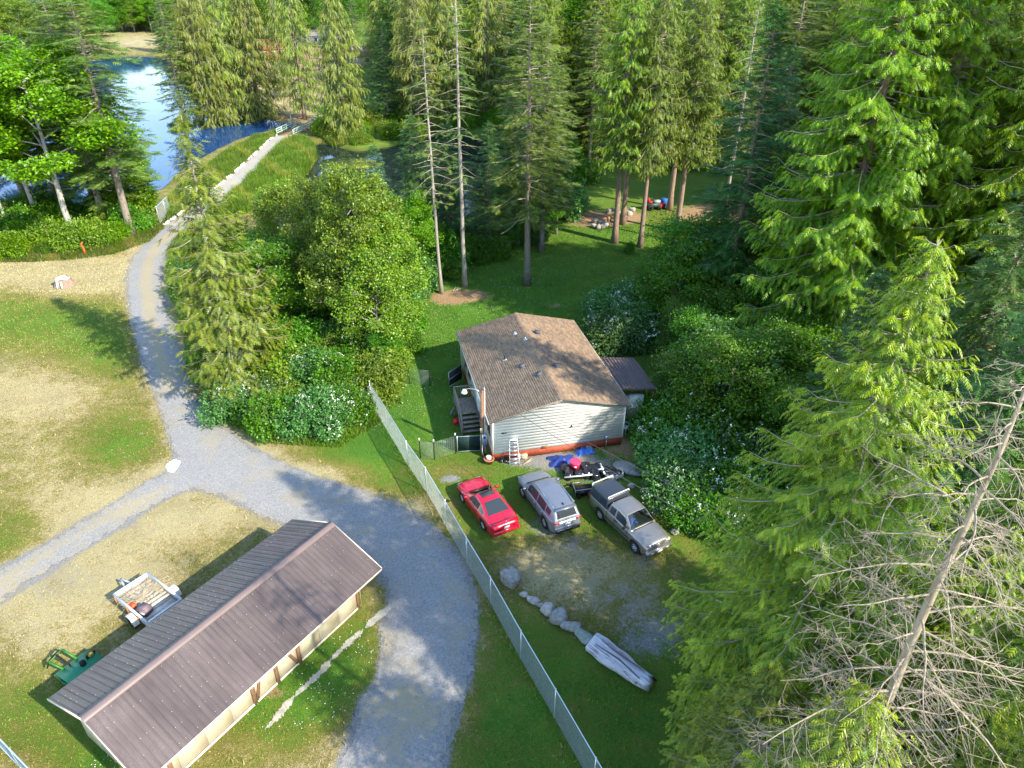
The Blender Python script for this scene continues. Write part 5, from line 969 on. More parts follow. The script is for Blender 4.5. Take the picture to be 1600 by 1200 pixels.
def make_car(name, label, cat, loc, rz, spec):
    c = thing(name, label, cat, loc, rz); s = spec; wb = s['wb'] / 2; rw = s['rw']; Ra = rw + .07; body = s['body']; mp = s['paint']
    xa, xb = s['x']; X = np.unique(np.concatenate([np.linspace(xa, xb, 90), [xa + .02, xa + .06, xb - .02, xb - .06]] + [q + Ra * np.cos(np.linspace(0, math.pi, 22)) for q in (-wb, wb)]))
    rows = []
    for x in X:
        w_ = cint(x, body, 1); e = min(x - xa, xb - x); w_ = w_ * (1 - .10 * max(0, 1 - e / .30) ** 2); belt = cint(x, s['belt'], 1); top = smooth_cint(x, s['top'], 1); zb = s['sill'] + .10 * max(0, 1 - e / .35) ** 2
        dip = .10 * max(0, 1 - e / .16) ** 2; top -= dip; belt = min(belt - dip, top)
        for q in (-wb, wb):
            if abs(x - q) < Ra: zb = max(zb, rw + math.sqrt(max(0, Ra * Ra - (x - q) ** 2)) * .98)
        P = [(w_ * .94, zb), (w_ * .985, max(zb + .015, s['sill'] + .12)), (w_ * 1.0, max(zb + .03, .36 * s['sill'] + .64 * belt - .06)), (w_ * .985, max(zb + .04, belt - .10)), (w_ * .955, max(zb + .05, belt - .02)), (w_ * .88, max(zb + .06, belt * .3 + top * .7)), (w_ * .60, top), (w_ * .3, top + .012), (0, top + .018)]
        rows.append([(x, y, z) for y, z in P] + [(x, -y, z) for y, z in P[-2::-1]])
    b = MB(); b.grid(rows, flip=True); k = len(rows[0]); n = len(rows)
    b.F.append((np.array([list(range(k))]), 0)); b.F.append((np.array([list(range((n - 1) * k, n * k))[::-1]]), 0)); b.build('body', mp, c, True)
    b = MB(); wmin = min(q[1] for q in body); b.box(((xa + xb) / 2, 0, s['sill'] + .16), (xb - xa - .25, 2 * wmin * .84, .34)); b.box((0, 0, .62), (s['wb'] + 2 * Ra + .1, 2 * wmin * .62, .3)); b.build('underbody', M['under'], c)
    # cabin shells
    def cab(T, wr_f, nm, mat, front_glass=True, rear_glass=True, wins=(), solid=False, rear_w=.80):
        x0, x1 = T[0][0], T[-1][0]; XX = np.unique(np.concatenate([np.linspace(x0, x1, 44), [q[0] for q in T]])); R_ = []
        def sec(x):
            zr = smooth_cint(x, T, 1, .05) if not solid else cint(x, T, 1); belt = cint(x, s['belt'], 1) - .03; wbm = cint(x, body, 1) * .95; hgt = max(0, zr - belt); h = hgt / s['cabh']; wr = wbm + (wbm * wr_f - wbm) * min(1, h)
            return zr, belt, wbm, wr, hgt
        def side(x, f): zr, belt, wbm, wr, hg = sec(x); return wbm + (wr - wbm) * f, belt + (zr - .08 * min(1, hg / .25) - belt) * f
        for x in XX:
            zr, belt, wbm, wr, hg = sec(x); e = .08 * min(1, hg / .25); P = [(wbm, belt), (wr, zr - e), (wr - e * .45, zr - e * .35), (wr - e * 1.3, zr), (wr * .5, zr + .02 * min(1, hg * 3)), (0, zr + .03 * min(1, hg * 3))]
            R_.append([(x, y, z) for y, z in P] + [(x, -y, z) for y, z in P[-2::-1]])
        R_ = np.array(R_); g = MB(); ws = s.get('ws'); 
        i = np.arange(len(XX) - 1)[:, None] * 11; j = np.arange(10)[None]; F = np.stack([i + j, i + 11 + j, i + 11 + j + 1, i + j + 1], -1)
        keep = np.ones(F.shape[:2], bool)
        if front_glass and ws:
            xm = (XX[:-1] + XX[1:]) / 2; keep[np.ix_((xm > ws[0]) & (xm < ws[1]), range(3, 7))] = False
        g.add(R_.reshape(-1, 3), F[keep]); g.F.append((np.array([list(range(11))]), 0)); g.F.append((np.array([list(range(len(R_) * 11 - 11, len(R_) * 11))[::-1]]), 0)); g.build(nm, mat, c, True)
        def top(x, sf, off):
            zr, belt, wbm, wr, hg = sec(x); e = .08 * min(1, hg / .25); ym = wr - e * 1.0; dz = (smooth_cint(x + .03, T, 1, .05) - smooth_cint(x - .03, T, 1, .05)) / .06; nn = np.array([-dz, 0, 1]); nn /= np.linalg.norm(nn)
            return np.array([x, ym * sf, zr + (.02 * (1 - sf * sf)) * min(1, hg * 3)]) + nn * off
        def glass(nm, xs0, xs1, sm, m, off=.012):
            q = MB(); q.grid([[top(x, f, off) for f in np.linspace(-sm, sm, 9)] for x in np.linspace(xs0, xs1, 10)], flip=False); return q.build(nm, m, c, True)
        if front_glass and ws: glass('windscreen', ws[0] - .01, ws[1] + .02, .96, M['screen'], .012)
        if rear_glass and s.get('rg'): glass('rear_window', s['rg'][0], s['rg'][1], rear_w, M['glass_dark'], .014)
        for (w0, w1, f0, f1) in wins:
            for sg in (-1, 1):
                q = MB(); q.grid([[(x, sg * (side(x, f)[0] + .010), side(x, f)[1]) for f in np.linspace(f0, f1, 4)] for x in np.linspace(w0, w1, 8)], flip=(sg > 0)); q.build('side_window', M['glass_dark'], c, True)
        return top
    tops = [cab(*a[0], **a[1]) for a in s['cabs']]
    # interior seen through the windscreen
    b = MB(); zb_ = s['belt'][0][1] - .25; b.box((s['seat'], 0, zb_ + .1), (.95, 1.2, .1)); b.build('cabin_floor', M['interior'], c)
    for y in (-.36, .36): b = MB(); b.box((s['seat'] - .25, y, zb_ + .30), (.14, .44, .55), ry=R(-12)); b.box((s['seat'] - .30, y, zb_ + .62), (.09, .22, .16)); b.build('seat_back', M['interior'], c)
    # wheels
    for x in (-wb, wb):
        for sg in (-1, 1):
            wy = sg * (np.interp(x, *zip(*[(q[0], q[1]) for q in sorted(body)])) - .115); wt = .22
            h = thing('wheel', None, None); h.parent = c; h.location = (x, wy, rw); del_ = MB(); del_.lathe([(rw * .62, -wt / 2), (rw * .95, -wt / 2), (rw, -wt / 2 + .03), (rw, wt / 2 - .03), (rw * .95, wt / 2), (rw * .62, wt / 2), (rw * .6, 0), (rw * .62, -wt / 2)], 28, ax='y'); del_.build('tyre', M['tyre'], h, True)
            r_ = MB(); o = sg * wt / 2 * .80; r_.lathe([(rw * .56, o - sg * .06), (rw * .64, o - sg * .01), (rw * .62, o), (rw * .55, o - sg * .02)], 24, ax='y')
            for q in range(s.get('spokes', 5)):
                a = q * 6.283 / s.get('spokes', 5) + .3; r_.bar((rw * .1 * math.cos(a), o - sg * .03, rw * .1 * math.sin(a)), (rw * .6 * math.cos(a), o - sg * .02, rw * .6 * math.sin(a)), .035 if s.get('spokes', 5) > 5 else .06, .055)
            r_.lathe([(0, o - sg * .005), (.05, o - sg * .005), (.06, o - sg * .04)], 12, ax='y'); r_.lathe([(0, -sg * .02), (rw * .56, -sg * .02)], 20, ax='y'); r_.build('rim', M['rim'], h)
    for sg in (-1, 1):
        b = MB(); mx, my, mz = s['mirror']; b.box((mx, sg * my, mz), (.10, .20, .13), rz=sg * R(-8)); b.bar((mx + .02, sg * (my - .12), mz - .04), (mx + .02, sg * (my - .02), mz - .02), .05, .04); b.build('mirror', s.get('mirror_mat', mp), c)
        b = MB(); b.bar((s['crease'][0], sg * (s['crease'][2] + .004), s['crease'][3]), (s['crease'][1], sg * (s['crease'][2] + .004), s['crease'][3]), .02, .025); b.build('side_trim', s.get('trim', M['under']), c)
        for dx in s['doors']: b = MB(); b.box((dx, sg * (s['crease'][2] + .001), (s['sill'] + s['belt'][0][1]) / 2 + .07), (.012, .012, s['belt'][0][1] - s['sill'] - .22)); b.build('door_gap', M['under'], c)
        for dx in s['handles']: b = MB(); b.box((dx, sg * (s['crease'][2] + .012), s['belt'][0][1] - .14), (.17, .03, .03)); b.build('door_handle', s.get('handle_mat', mp), c)
    for nm, mat_, boxes in s['bits']:
        for bx_ in boxes: b = MB(); b.box(*bx_[:2], **(bx_[2] if len(bx_) > 2 else {})); b.build(nm, mat_, c)
    return c
red = paint('paint_red', (.60, .006, .035), .22, 0.1); silver = paint('paint_silver_beige', (.22, .245, .29), .38, .45); beige = paint('paint_champagne', (.30, .285, .26), .33, .6); canopy = paint('canopy_black', (.035, .045, .06), .38, .1, .3)
coupe = make_car('coupe_car', 'red two door coupe with sunroof and rear spoiler parked nearest the long fence', 'car', (-1.37, 30.63, 0), R(119.5), dict(
    x=(-2.40, 2.22), wb=2.573, rw=.325, sill=.24, paint=red, body=[(-2.4, .80), (-2.0, .87), (-1.2, .905), (.0, .895), (1.3, .90), (1.9, .86), (2.22, .74)], belt=[(-2.4, .88), (-1.3, .92), (.8, .86), (1.5, .80), (2.22, .62)],
    top=[(-2.4, .90), (-2.28, .97), (-1.5, .98), (-.5, .95), (.8, .95), (1.5, .87), (2.0, .76), (2.22, .64)], cabh=.42, ws=(.12, .82), rg=(-1.52, -.72), seat=-.1,
    cabs=[(([(-1.75, .95), (-.70, 1.31), (-.25, 1.355), (.12, 1.325), (.90, .93)], .74, 'cabin', red), dict(wins=[(-.62, .38, .14, .92), (-1.12, -.70, .22, .86)], rear_w=.90))], mirror=(.55, .98, .97), crease=(-1.9, 1.9, .895, .56), doors=(.72, -.55), handles=(-.38,), spokes=5,
    bits=[('sunroof', M['glass_dark'], [((-.17, 0, 1.385), (.42, .78, .02))]), ('spoiler', red, [((-2.27, 0, 1.06), (.16, 1.45, .035)), ]), ('spoiler_foot', red, [((-2.27, .6, 1.01), (.10, .06, .09)), ((-2.27, -.6, 1.01), (.10, .06, .09))]),
          ('tail_light', M['lamp_red'], [((-2.37, .55, .73), (.06, .36, .15)), ((-2.37, -.55, .73), (.06, .36, .15))]), ('number_plate', M['plate'], [((-2.405, 0, .72), (.02, .32, .16))]), ('rear_bumper', red, [((-2.36, 0, .46), (.16, 1.5, .24))]),
          ('headlight', M['lamp_clear'], [((2.12, .55, .60), (.14, .30, .10)), ((2.12, -.55, .60), (.14, .30, .10))]), ('cowl', M['under'], [((.86, 0, .945), (.14, 1.3, .02))]), ('roof_mast', M['black_pl'], [((1.2, -.78, 1.1), (.012, .012, .5))])]))
suv = make_car('suv_car', 'silver beige sport utility vehicle parked between the red coupe and the pickup', 'car', (2.05, 30.94, 0), R(114.8), dict(
    x=(-2.40, 2.33), wb=2.765, rw=.37, sill=.30, paint=silver, body=[(-2.4, .80), (-2.0, .90), (-1.2, .94), (.0, .935), (1.4, .935), (1.95, .89), (2.33, .76)], belt=[(-2.4, 1.06), (-1.0, 1.06), (1.1, 1.0), (1.8, .93), (2.33, .78)],
    top=[(-2.4, 1.02), (-2.1, 1.08), (1.1, 1.07), (1.7, 1.03), (2.15, .93), (2.33, .80)], cabh=.60, ws=(.50, 1.14), rg=(-2.27, -1.96), seat=.2,
    cabs=[(([(-2.36, 1.03), (-2.26, 1.20), (-1.95, 1.58), (-1.2, 1.66), (-.2, 1.695), (.48, 1.635), (1.22, 1.06)], .78, 'cabin', silver), dict(wins=[(-.32, .72, .10, .90), (-1.28, -.42, .10, .90), (-1.80, -1.36, .28, .86)], rear_w=.86))], mirror=(.78, 1.04, 1.12), crease=(-1.0, 1.0, .935, .45), doors=(.85, -.37, -1.2), handles=(-.18, -1.05), spokes=10, handle_mat=M['chrome'],
    bits=[('roof_rail', M['chrome'], [((-.75, .62, 1.70), (2.2, .035, .035)), ((-.75, -.62, 1.70), (2.2, .035, .035))]), ('antenna_fin', M['black_pl'], [((-1.75, 0, 1.68), (.14, .04, .06))]), ('rear_spoiler', silver, [((-2.02, 0, 1.60), (.22, 1.25, .03))]),
          ('tail_light', M['lamp_red'], [((-2.33, .66, .98), (.10, .34, .09), dict(rz=R(-12))), ((-2.33, -.66, .98), (.10, .34, .09), dict(rz=R(12)))]), ('number_plate', M['plate'], [((-2.415, 0, .84), (.02, .32, .16))]), ('rear_bumper', silver, [((-2.38, 0, .62), (.14, 1.5, .18))]), ('bumper_lip', M['under'], [((-2.42, 0, .42), (.10, 1.45, .14))]), ('chrome_strip', M['chrome'], [((-2.455, 0, .52), (.02, 1.3, .025))]),
          ('headlight', M['lamp_clear'], [((2.16, .66, .80), (.16, .26, .08)), ((2.16, -.66, .80), (.16, .26, .08))]), ('cowl', M['under'], [((1.20, 0, 1.075), (.12, 1.4, .02))])]))
pk = make_car('pickup_truck', 'champagne pickup with black bed canopy, its front turned to the camera', 'pickup truck', (6.41, 29.2, 0), R(-58), dict(
    x=(-2.62, 2.32), wb=2.95, rw=.365, sill=.36, paint=beige, body=[(-2.62, .84), (-2.2, .88), (-1.0, .90), (.0, .895), (1.4, .905), (2.0, .88), (2.32, .80)], belt=[(-2.62, 1.10), (-.9, 1.10), (.95, 1.04), (1.8, 1.0), (2.32, .86)],
    top=[(-2.62, 1.10), (-.9, 1.10), (.9, 1.08), (1.7, 1.05), (2.15, .99), (2.32, .88)], cabh=.58, ws=(.42, .98), rg=None, seat=.1,
    cabs=[(([(-.92, 1.08), (-.86, 1.56), (-.70, 1.62), (-.1, 1.66), (.38, 1.61), (1.05, 1.07)], .80, 'cabin', beige), dict(wins=[(-.20, .58, .10, .88), (-.72, -.32, .12, .86)])),
          (([(-2.60, 1.08), (-2.54, 1.60), (-2.3, 1.69), (-1.2, 1.72), (-1.02, 1.69), (-.96, 1.08)], .86, 'canopy', canopy), dict(front_glass=False, rear_glass=False, wins=[(-2.35, -1.78, .22, .80), (-1.68, -1.12, .22, .80)]))], mirror=(.68, 1.0, 1.16), mirror_mat=M['under'], crease=(-1.0, 1.0, .905, .62), doors=(.80, -.25, -.9), handles=(-.10,), spokes=6, handle_mat=M['under'],
    bits=[('ladder_rack', M['white_pl'], [((-1.08, 0, 1.80), (.05, 1.40, .05)), ((-1.08, .70, 1.74), (.05, .04, .12)), ((-1.08, -.70, 1.74), (.05, .04, .12)), ((-2.48, 0, 1.78), (.05, 1.40, .05)), ((-2.48, .70, 1.70), (.05, .04, .16)), ((-2.48, -.70, 1.70), (.05, .04, .16))]),
          ('headlight', M['lamp_clear'], [((2.20, .62, .80), (.16, .34, .15)), ((2.20, -.62, .80), (.16, .34, .15))]), ('turn_signal', simple('amber', (.75, .30, .03), .3), [((2.16, .80, .80), (.16, .06, .13)), ((2.16, -.80, .80), (.16, .06, .13))]), ('grille', M['under'], [((2.30, 0, .84), (.05, .78, .13))]), ('grille_bar', beige, [((2.33, 0, .84), (.03, .80, .03)), ((2.31, 0, .93), (.06, .9, .05))]),
          ('front_bumper', beige, [((2.33, 0, .55), (.22, 1.66, .22))]), ('number_plate', M['plate'], [((2.45, 0, .50), (.02, .32, .14))]), ('fog_light', M['lamp_clear'], [((2.43, .5, .54), (.03, .16, .09)), ((2.43, -.5, .54), (.03, .16, .09))]), ('cowl', M['under'], [((1.0, 0, 1.095), (.14, 1.35, .02))]), ('tail_light', M['lamp_red'], [((-2.62, .76, .85), (.05, .12, .36)), ((-2.62, -.76, .85), (.05, .12, .36))])]))
def crumple(name, cx, cy, sx, sy, h, mat, seed, label, cat, z=0, n=22, parent=None, rz=0, fold=.35):
    """a crumpled sheet with real folds lying in a heap"""
    r = np.random.default_rng(seed); u = np.linspace(-1, 1, n); A, B = np.meshgrid(u, u); ph = r.uniform(0, 6, 8); edge = 1 + .16 * np.sin(np.arctan2(B, A) * 3 + ph[0]) + .1 * np.sin(np.arctan2(B, A) * 7 + ph[1])
    rr = np.maximum(np.abs(A), np.abs(B)); Z = h * np.clip(1 - rr ** 2.2, 0, 1) * (1 - fold + fold * np.sin(A * 5 + ph[2] + 2 * np.sin(B * 3 + ph[3])) * np.cos(B * 4 + ph[4])) + h * .12 * np.sin(A * 13 + ph[5] + B * 4) * np.sin(B * 11 + ph[6]) * (rr < .97) + .015
    g = np.stack([A * sx / 2 * edge, B * sy / 2 * edge, np.maximum(Z, .012)], -1); b = MB(); b.grid(g); o = b.build(name, mat, parent, True, loc=(cx, cy, z), rz=rz, label=label, cat=cat); return o
M['tarp'] = simple('tarp_blue', (.02, .16, .62), .4, .12, 3, spec=.6); M['tarp_navy'] = simple('tarp_navy', (.018, .045, .22), .5, .15, 3); M['bag'] = simple('bag_black', (.012, .014, .02), .22, .3, 3, spec=.8)
ct, st_ = math.cos(R(-58)), math.sin(R(-58)); crumple('blue_tarpaulin', 6.41 + .45 * ct + .25 * -st_ * -1, 29.2 + .45 * st_ - .25 * ct, .75, .55, .42, M['tarp'], 4, 'crumpled blue tarpaulin on the dashboard inside the pickup', 'tarpaulin', z=.93, rz=R(-58))
# ---------------------------------------------------------------- fences
M['wire'] = simple('wire', (.34, .40, .38), .45, .1, 3, metal=.15); M['rail'] = simple('rail', (.62, .70, .72), .3, .06, metal=.5)
def chainlink(name, label, P, h, parts_post=True, pitch=.075, rad=.0042, post_at=None, zb=.03, sag=0.0, bottom=False, cat='fence', postr=.028, railr=.024):
    P = np.array(P, float); f = thing(name, label, cat, (P[0][0], P[0][1], 0)); O = P[0]; Q = P - O; L = np.concatenate([[0], np.cumsum(np.linalg.norm(np.diff(Q, axis=0), axis=1))]); T = L[-1]
    at = lambda s: np.array([np.interp(s, L, Q[:, 0]), np.interp(s, L, Q[:, 1])])
    V = []; F = []
    def wires(sg):
        st = np.arange(-h, T, pitch) if sg > 0 else np.arange(0, T + h, pitch)
        for s0 in st:
            s1 = s0 + sg * h; z0, z1 = zb, h
            a, b_ = s0, s1
            if a < 0: z0 += -a; a = 0
            if b_ > T: z1 -= (b_ - T); b_ = T
            if a > T: z0 += a - T; a = T
            if b_ < 0: z1 -= -b_; b_ = 0
            if z1 - z0 < .05: continue
            p, q = at(a), at(b_); yield (p[0], p[1], z0), (q[0], q[1], z1)
    b = MB(); seg = [w_ for sg in (1, -1) for w_ in wires(sg)]; A = np.array([s[0] for s in seg]); B = np.array([s[1] for s in seg]); d = nrm(B - A); up = np.tile([0, 0, 1.0], (len(A), 1)); sx = nrm(np.cross(d, up)); sy = np.cross(sx, d)
    c3 = [(math.cos(a), math.sin(a)) for a in (0, 2.094, 4.189)]; W = np.concatenate([np.stack([A + rad * (c * sx + s * sy) for c, s in c3], 1), np.stack([B + rad * (c * sx + s * sy) for c, s in c3], 1)], 1)
    Fq = np.array([[0, 1, 4, 3], [1, 2, 5, 4], [2, 0, 3, 5]]); b.add(W.reshape(-1, 3), (Fq[None] + np.arange(len(A))[:, None, None] * 6).reshape(-1, 4)); b.build('wire_mesh', M['wire'], f, kind='stuff')
    n = max(1, round(T / 3.0)) if post_at is None else 0; S = [i * T / n for i in range(n + 1)] if post_at is None else post_at
    for s in S: p = at(s); b = MB(); b.tube([(p[0], p[1], 0), (p[0], p[1], h + .06)], postr, 8); b.lathe([(postr * 1.1, h + .05), (postr * 1.1, h + .08), (0, h + .11)], 8, (p[0], p[1], 0)); b.build('post', M['rail'], f, True)
    for z in [h] + ([zb + .05] if bottom else []): b = MB(); b.tube([(*at(s), z) for s in sorted(set(list(np.linspace(0, T, 12)) + list(L)))], railr, 6); b.build('top_rail' if z == h else 'bottom_rail', M['rail'], f, True)
    return f
FP = [G(577, 597, 1.83), (-6.24, 34.56), (-4.83, 32.05), (-3.5, 29.3), (-2.2, 26.55), (-.9, 23.9), (.51, 20.83), (1.87, 18.01), (3.2, 15.2), (4.6, 12.3)]
chainlink('chain_link_fence', 'long galvanised chain link fence running from the thicket to the bottom edge', FP, 1.83, post_at=list(np.concatenate([[0], np.cumsum(np.linalg.norm(np.diff(np.array(FP), axis=0), axis=1))])))
a0, a1 = G(-20, 1145), G(90, 1260); chainlink('kennel_panel', 'short chain link panel in the bottom left corner', [a0, a1], 1.2, pitch=.06, rad=.005, bottom=True, cat='fence', railr=.03)
chainlink('chain_link_gate', 'open chain link gate at the start of the causeway path', [G(250, 349), G(267, 332)], 1.9, post_at=[0, 2.4], pitch=.14, rad=.009, cat='gate', bottom=True, railr=.035)
chainlink('chain_link_fence', 'piece of chain link fence among the shrubs at the left edge', [G(-30, 392), G(14, 388), G(22, 380)], 1.7, pitch=.14, rad=.009, cat='fence', railr=.04)
# green metal mesh gate and horizontal wire yard fence between long fence and house
x, y = G(715, 707); gx, gy = G(751, 705); ga = math.atan2(gy - y, gx - x); gl = math.hypot(gx - x, gy - y); gt = thing('yard_gate', 'dark green mesh gate between the wire fence and the lamp pole', 'gate', (x, y, 0), ga); b = MB()
for a, c in (((0, 0, .08), (gl, 0, .08)), ((0, 0, 1.2), (gl, 0, 1.2)), ((0, 0, .05), (0, 0, 1.25)), ((gl, 0, .05), (gl, 0, 1.25))): b.tube([a, c], .022, 6)
b.build('frame', M['rail'], gt); b = MB(); b.box((gl / 2, 0, .64), (gl - .03, .012, 1.1)); b.build('mesh_panel', simple('gate_green', (.012, .035, .030), .7, .2, 6), gt)
wf = thing('wire_fence', 'low horizontal wire fence from the long fence to the dark green gate', 'fence', (0, 0, 0)); pts = [G(657, 716), G(679, 718), G(712, 708)]
for k, (x, y) in enumerate(pts): b = MB(); b.tube([(x, y, 0), (x, y, 1.35)], .03, 6); b.build('post', M['under'], wf); b = MB(); b.box((x, y, 1.43), (.07, .07, .16)); b.build('post_cap', M['white_pl'], wf)
b = MB()
for z in np.linspace(.08, 1.28, 15):
    for (xa, ya), (xb, yb) in zip(pts[:-1], pts[1:]): b.tube([(xa, ya, z), (xb, yb, z)], .0055, 3)
for (xa, ya), (xb, yb) in zip(pts[:-1], pts[1:]):
    for q in np.linspace(0, 1, 12): b.tube([(xa + (xb - xa) * q, ya + (yb - ya) * q, .05), (xa + (xb - xa) * q, ya + (yb - ya) * q, 1.28)], .0035, 3)
b.build('wires', M['wire'], wf, kind='stuff')
wf = thing('wire_fence', 'second low wire fence further back, ending at the flowering thicket', 'fence', (0, 0, 0)); pts = [G(640, 600), G(672, 603)]
for k, (x, y) in enumerate(pts): b = MB(); b.tube([(x, y, 0), (x, y, 1.3)], .03, 6); b.build('post', M['under'], wf)
b = MB()
for z in np.linspace(.08, 1.25, 13): b.tube([(*pts[0], z), (*pts[1], z)], .006, 3)
b.build('wires', M['wire'], wf, kind='stuff')
# ---------------------------------------------------------------- lamp pole, meter, cables
x, y = G(754.5, 712); lp = thing('lamp_pole', 'wooden service pole with yard light and electric meter at the front left house corner', 'lamp post', (x, y, 0)); POLE = (x, y)
b = MB(); b.tube([(0, 0, 0), (0, 0, 4.75)], [.13, .10], 10); b.build('pole', M['wood_brown'], lp, True); b = MB(); b.tube([(.15, -.03, .3), (.15, -.03, 4.9), (.12, -.03, 5.0), (.05, -.03, 4.93)], .035, 8); b.build('conduit', M['white_pl'], lp, True)
b = MB(); b.tube([(0, 0, 4.55), (-.35, .05, 4.80), (-.8, .1, 4.82), (-1.0, .12, 4.74)], .022, 6); b.build('lamp_arm', M['galv'], lp, True); b = MB(); b.lathe([(.05, 4.78), (.10, 4.72), (.17, 4.6), (.19, 4.52), (.15, 4.5), (0, 4.47)], 14, (-1.05, .12, 0)); b.build('lamp_head', M['white_pl'], lp, True)
b = MB(); b.box((.12, -.14, 1.35), (.30, .14, .75)); b.build('meter_box', M['galv'], lp); b = MB(); b.tube([(.12, -.22, 1.55), (.12, -.26, 1.55)], .09, 12); b.build('meter', M['glass_dark'], lp)
b = MB(); b.tube([(.14, -.22, 1.4), (.15, -.27, .9)], .045, 8); b.build('blue_bottle', simple('blue_bottle', (.03, .18, .65), .3), lp); b = MB(); b.tube([(.0, -.16, 1.0), (-.02, -.18, .5), (.05, -.16, .05)], .03, 6); b.build('lower_conduit', M['white_pl'], lp)
b = MB(); b.box((-.06, -.13, 2.0), (.16, .03, .34), rx=.1); b.build('notice_board', simple('pale_sign', (.75, .68, .45), .6), lp)
cab_pts = lambda A, B, sag, n=24: [(A[0] + (B[0] - A[0]) * t, A[1] + (B[1] - A[1]) * t, A[2] + (B[2] - A[2]) * t - sag * 4 * t * (1 - t)) for t in np.linspace(0, 1, n)]
M['cable'] = simple('cable', (.10, .10, .10), .5)
zz = 6.2; ex_, ey_ = G(1100, 818, zz)
b = MB(); b.tube(cab_pts((POLE[0], POLE[1], 4.9), (ex_, ey_, zz), .25), .014, 5); b.build('power_cable', M['cable'], None, True, label='lower service cable running from the lamp pole across the cream gable wall', cat='cable')
ex_, ey_ = G(1160, 818, zz); b = MB(); b.tube(cab_pts((POLE[0] + .05, POLE[1], 5.0), (ex_, ey_, zz + .1), .05), .012, 5); b.build('power_cable', M['cable'], None, True, label='upper service cable running from the lamp pole across the cream gable wall', cat='cable')
# ---------------------------------------------------------------- things along the front wall
def at(u, v): x, y = G(u, v); return x, y
x, y = at(764, 722); b = MB(); b.lathe([(0, 0), (.20, 0), (.30, .30), (.33, .30), (.33, .36), (.28, .36), (.26, .30), (0, .28)], 16); pt = thing('plant_pot', 'terracotta pot holding a white bucket at the foot of the lamp pole', 'plant pot', (x, y - .1, 0)); b.build('pot', simple('terracotta', (.45, .17, .09), .8), pt, True); b = MB(); b.lathe([(0, .3), (.13, .3), (.15, .5), (.14, .5), (.12, .33), (0, .33)], 12); b.build('bucket', M['white_pl'], pt, True)
x, y = at(785.5, 719.5); sh = thing('shovel', 'shovel leaning on the front wall with its blade on the ground', 'shovel', (x, y, 0), R(12)); b = MB(); b.tube([(0, -.1, .35), (0, .12, 1.25)], .017, 6); b.build('shaft', M['wood_brown'], sh); b = MB(); b.tube([(-.07, .13, 1.38), (.07, .13, 1.38), (0, .12, 1.24), (-.07, .13, 1.38)], .016, 6, cap=False); b.build('grip', M['black_pl'], sh)
b = MB(); b.grid([[(-.12, -.12, .40), (0, -.10, .41), (.12, -.12, .40)], [(-.14, -.19, .15), (0, -.15, .16), (.14, -.19, .15)], [(-.07, -.24, 0), (0, -.22, -.02), (.07, -.24, 0)]]); b.grid([[(-.12, -.11, .40), (0, -.09, .41), (.12, -.11, .40)], [(-.14, -.18, .15), (0, -.14, .16), (.14, -.18, .15)], [(-.07, -.23, 0), (0, -.21, -.02), (.07, -.23, 0)]], flip=True); b.build('blade', M['black_pl'], sh)
for k, du in enumerate((783, 790)):
    x, y = at(du, 722); b = MB(); stone(b, (0, 0, .1), (.26, .34, .22), 31 + k, sub=1); b.build('garbage_bag', M['bag'], None, True, loc=(x, y, 0), label=['left', 'right'][k] + ' one of the two small black bags by the shovel', cat='bag')
x, y = at(803, 723); ld = thing('step_ladder', 'pale folding step ladder leaning on the front wall', 'ladder', (x, y, 0), R(10)); 
for s in (-1, 1): b = MB(); b.bar((.30 * s, -.22, 0), (.24 * s, .28, 1.55), .06, .03); b.build('rail', M['white_pl'], ld)
for k in range(6): t = (k + .6) / 6.3; b = MB(); b.box((0, -.22 + .5 * t, 1.55 * t), (.52, .16, .03)); b.build('step', M['galv'], ld)
b = MB(); b.box((0, .28, 1.56), (.5, .2, .04)); b.build('top_cap', M['white_pl'], ld)
x, y = at(811, 717); b = MB(); b.lathe([(0, 0), (.13, 0), (.14, .25), (.07, .33), (.05, .38), (0, .38)], 12); b.build('jug', M['white_pl'], None, True, loc=(x, y, 0), label='white plastic jug right beside the step ladder', cat='jug')
x, y = at(818, 716); b = MB(); b.box((0, 0, .15), (.42, .34, .30)); b.box((0, 0, .31), (.46, .38, .03)); b.build('storage_bin', simple('tan_bin', (.45, .37, .25), .7), None, loc=(x, y, 0), rz=R(8), label='small tan bin between the white jug and the vent in the skirting', cat='bin')
for k, (u, v, a_) in enumerate(((820, 724, 35), (824, 722, 50))): x, y = at(u, v); b = MB(); b.box((0, 0, .03 + k * .03), (.85, .10, .03)); b.build('board', simple('new_board%d' % k, (.45, .32, .18), .8), None, loc=(x, y, 0), rz=R(a_), label=['longer', 'shorter'][k] + ' loose board on the gravel in front of the tan bin', cat='board')
x, y = at(878, 718); crumple('navy_tarpaulin', x, y - .15, 1.7, 1.0, .30, M['tarp_navy'], 2, 'flat dark navy tarpaulin spread over something at the front wall', 'tarpaulin', rz=R(10), fold=.10)
x, y = at(912, 706); crumple('blue_tarpaulin', x, y, 1.05, .7, .34, M['tarp'], 7, 'crumpled bright blue tarpaulin by the front wall', 'tarpaulin', rz=R(25), fold=.55)
x, y = at(898, 736); rb = thing('round_tub', 'round crimson lidded tub standing among the black bags', 'tub', (x, y, .22)); b = MB(); b.lathe([(0, 0), (.24, 0), (.31, .48), (0, .48)], 20); b.build('tub', simple('tub_red', (.60, .015, .07), .35), rb, True); b = MB(); b.lathe([(.34, .46), (.35, .50), (.32, .54), (.28, .53), (0, .54)], 20); b.build('lid', simple('tub_lid', (.70, .04, .13), .35), rb, True)
b = MB(); b.box((-.02, -.30, .30), (.14, .04, .08)); b.build('sticker', M['plate'], rb)
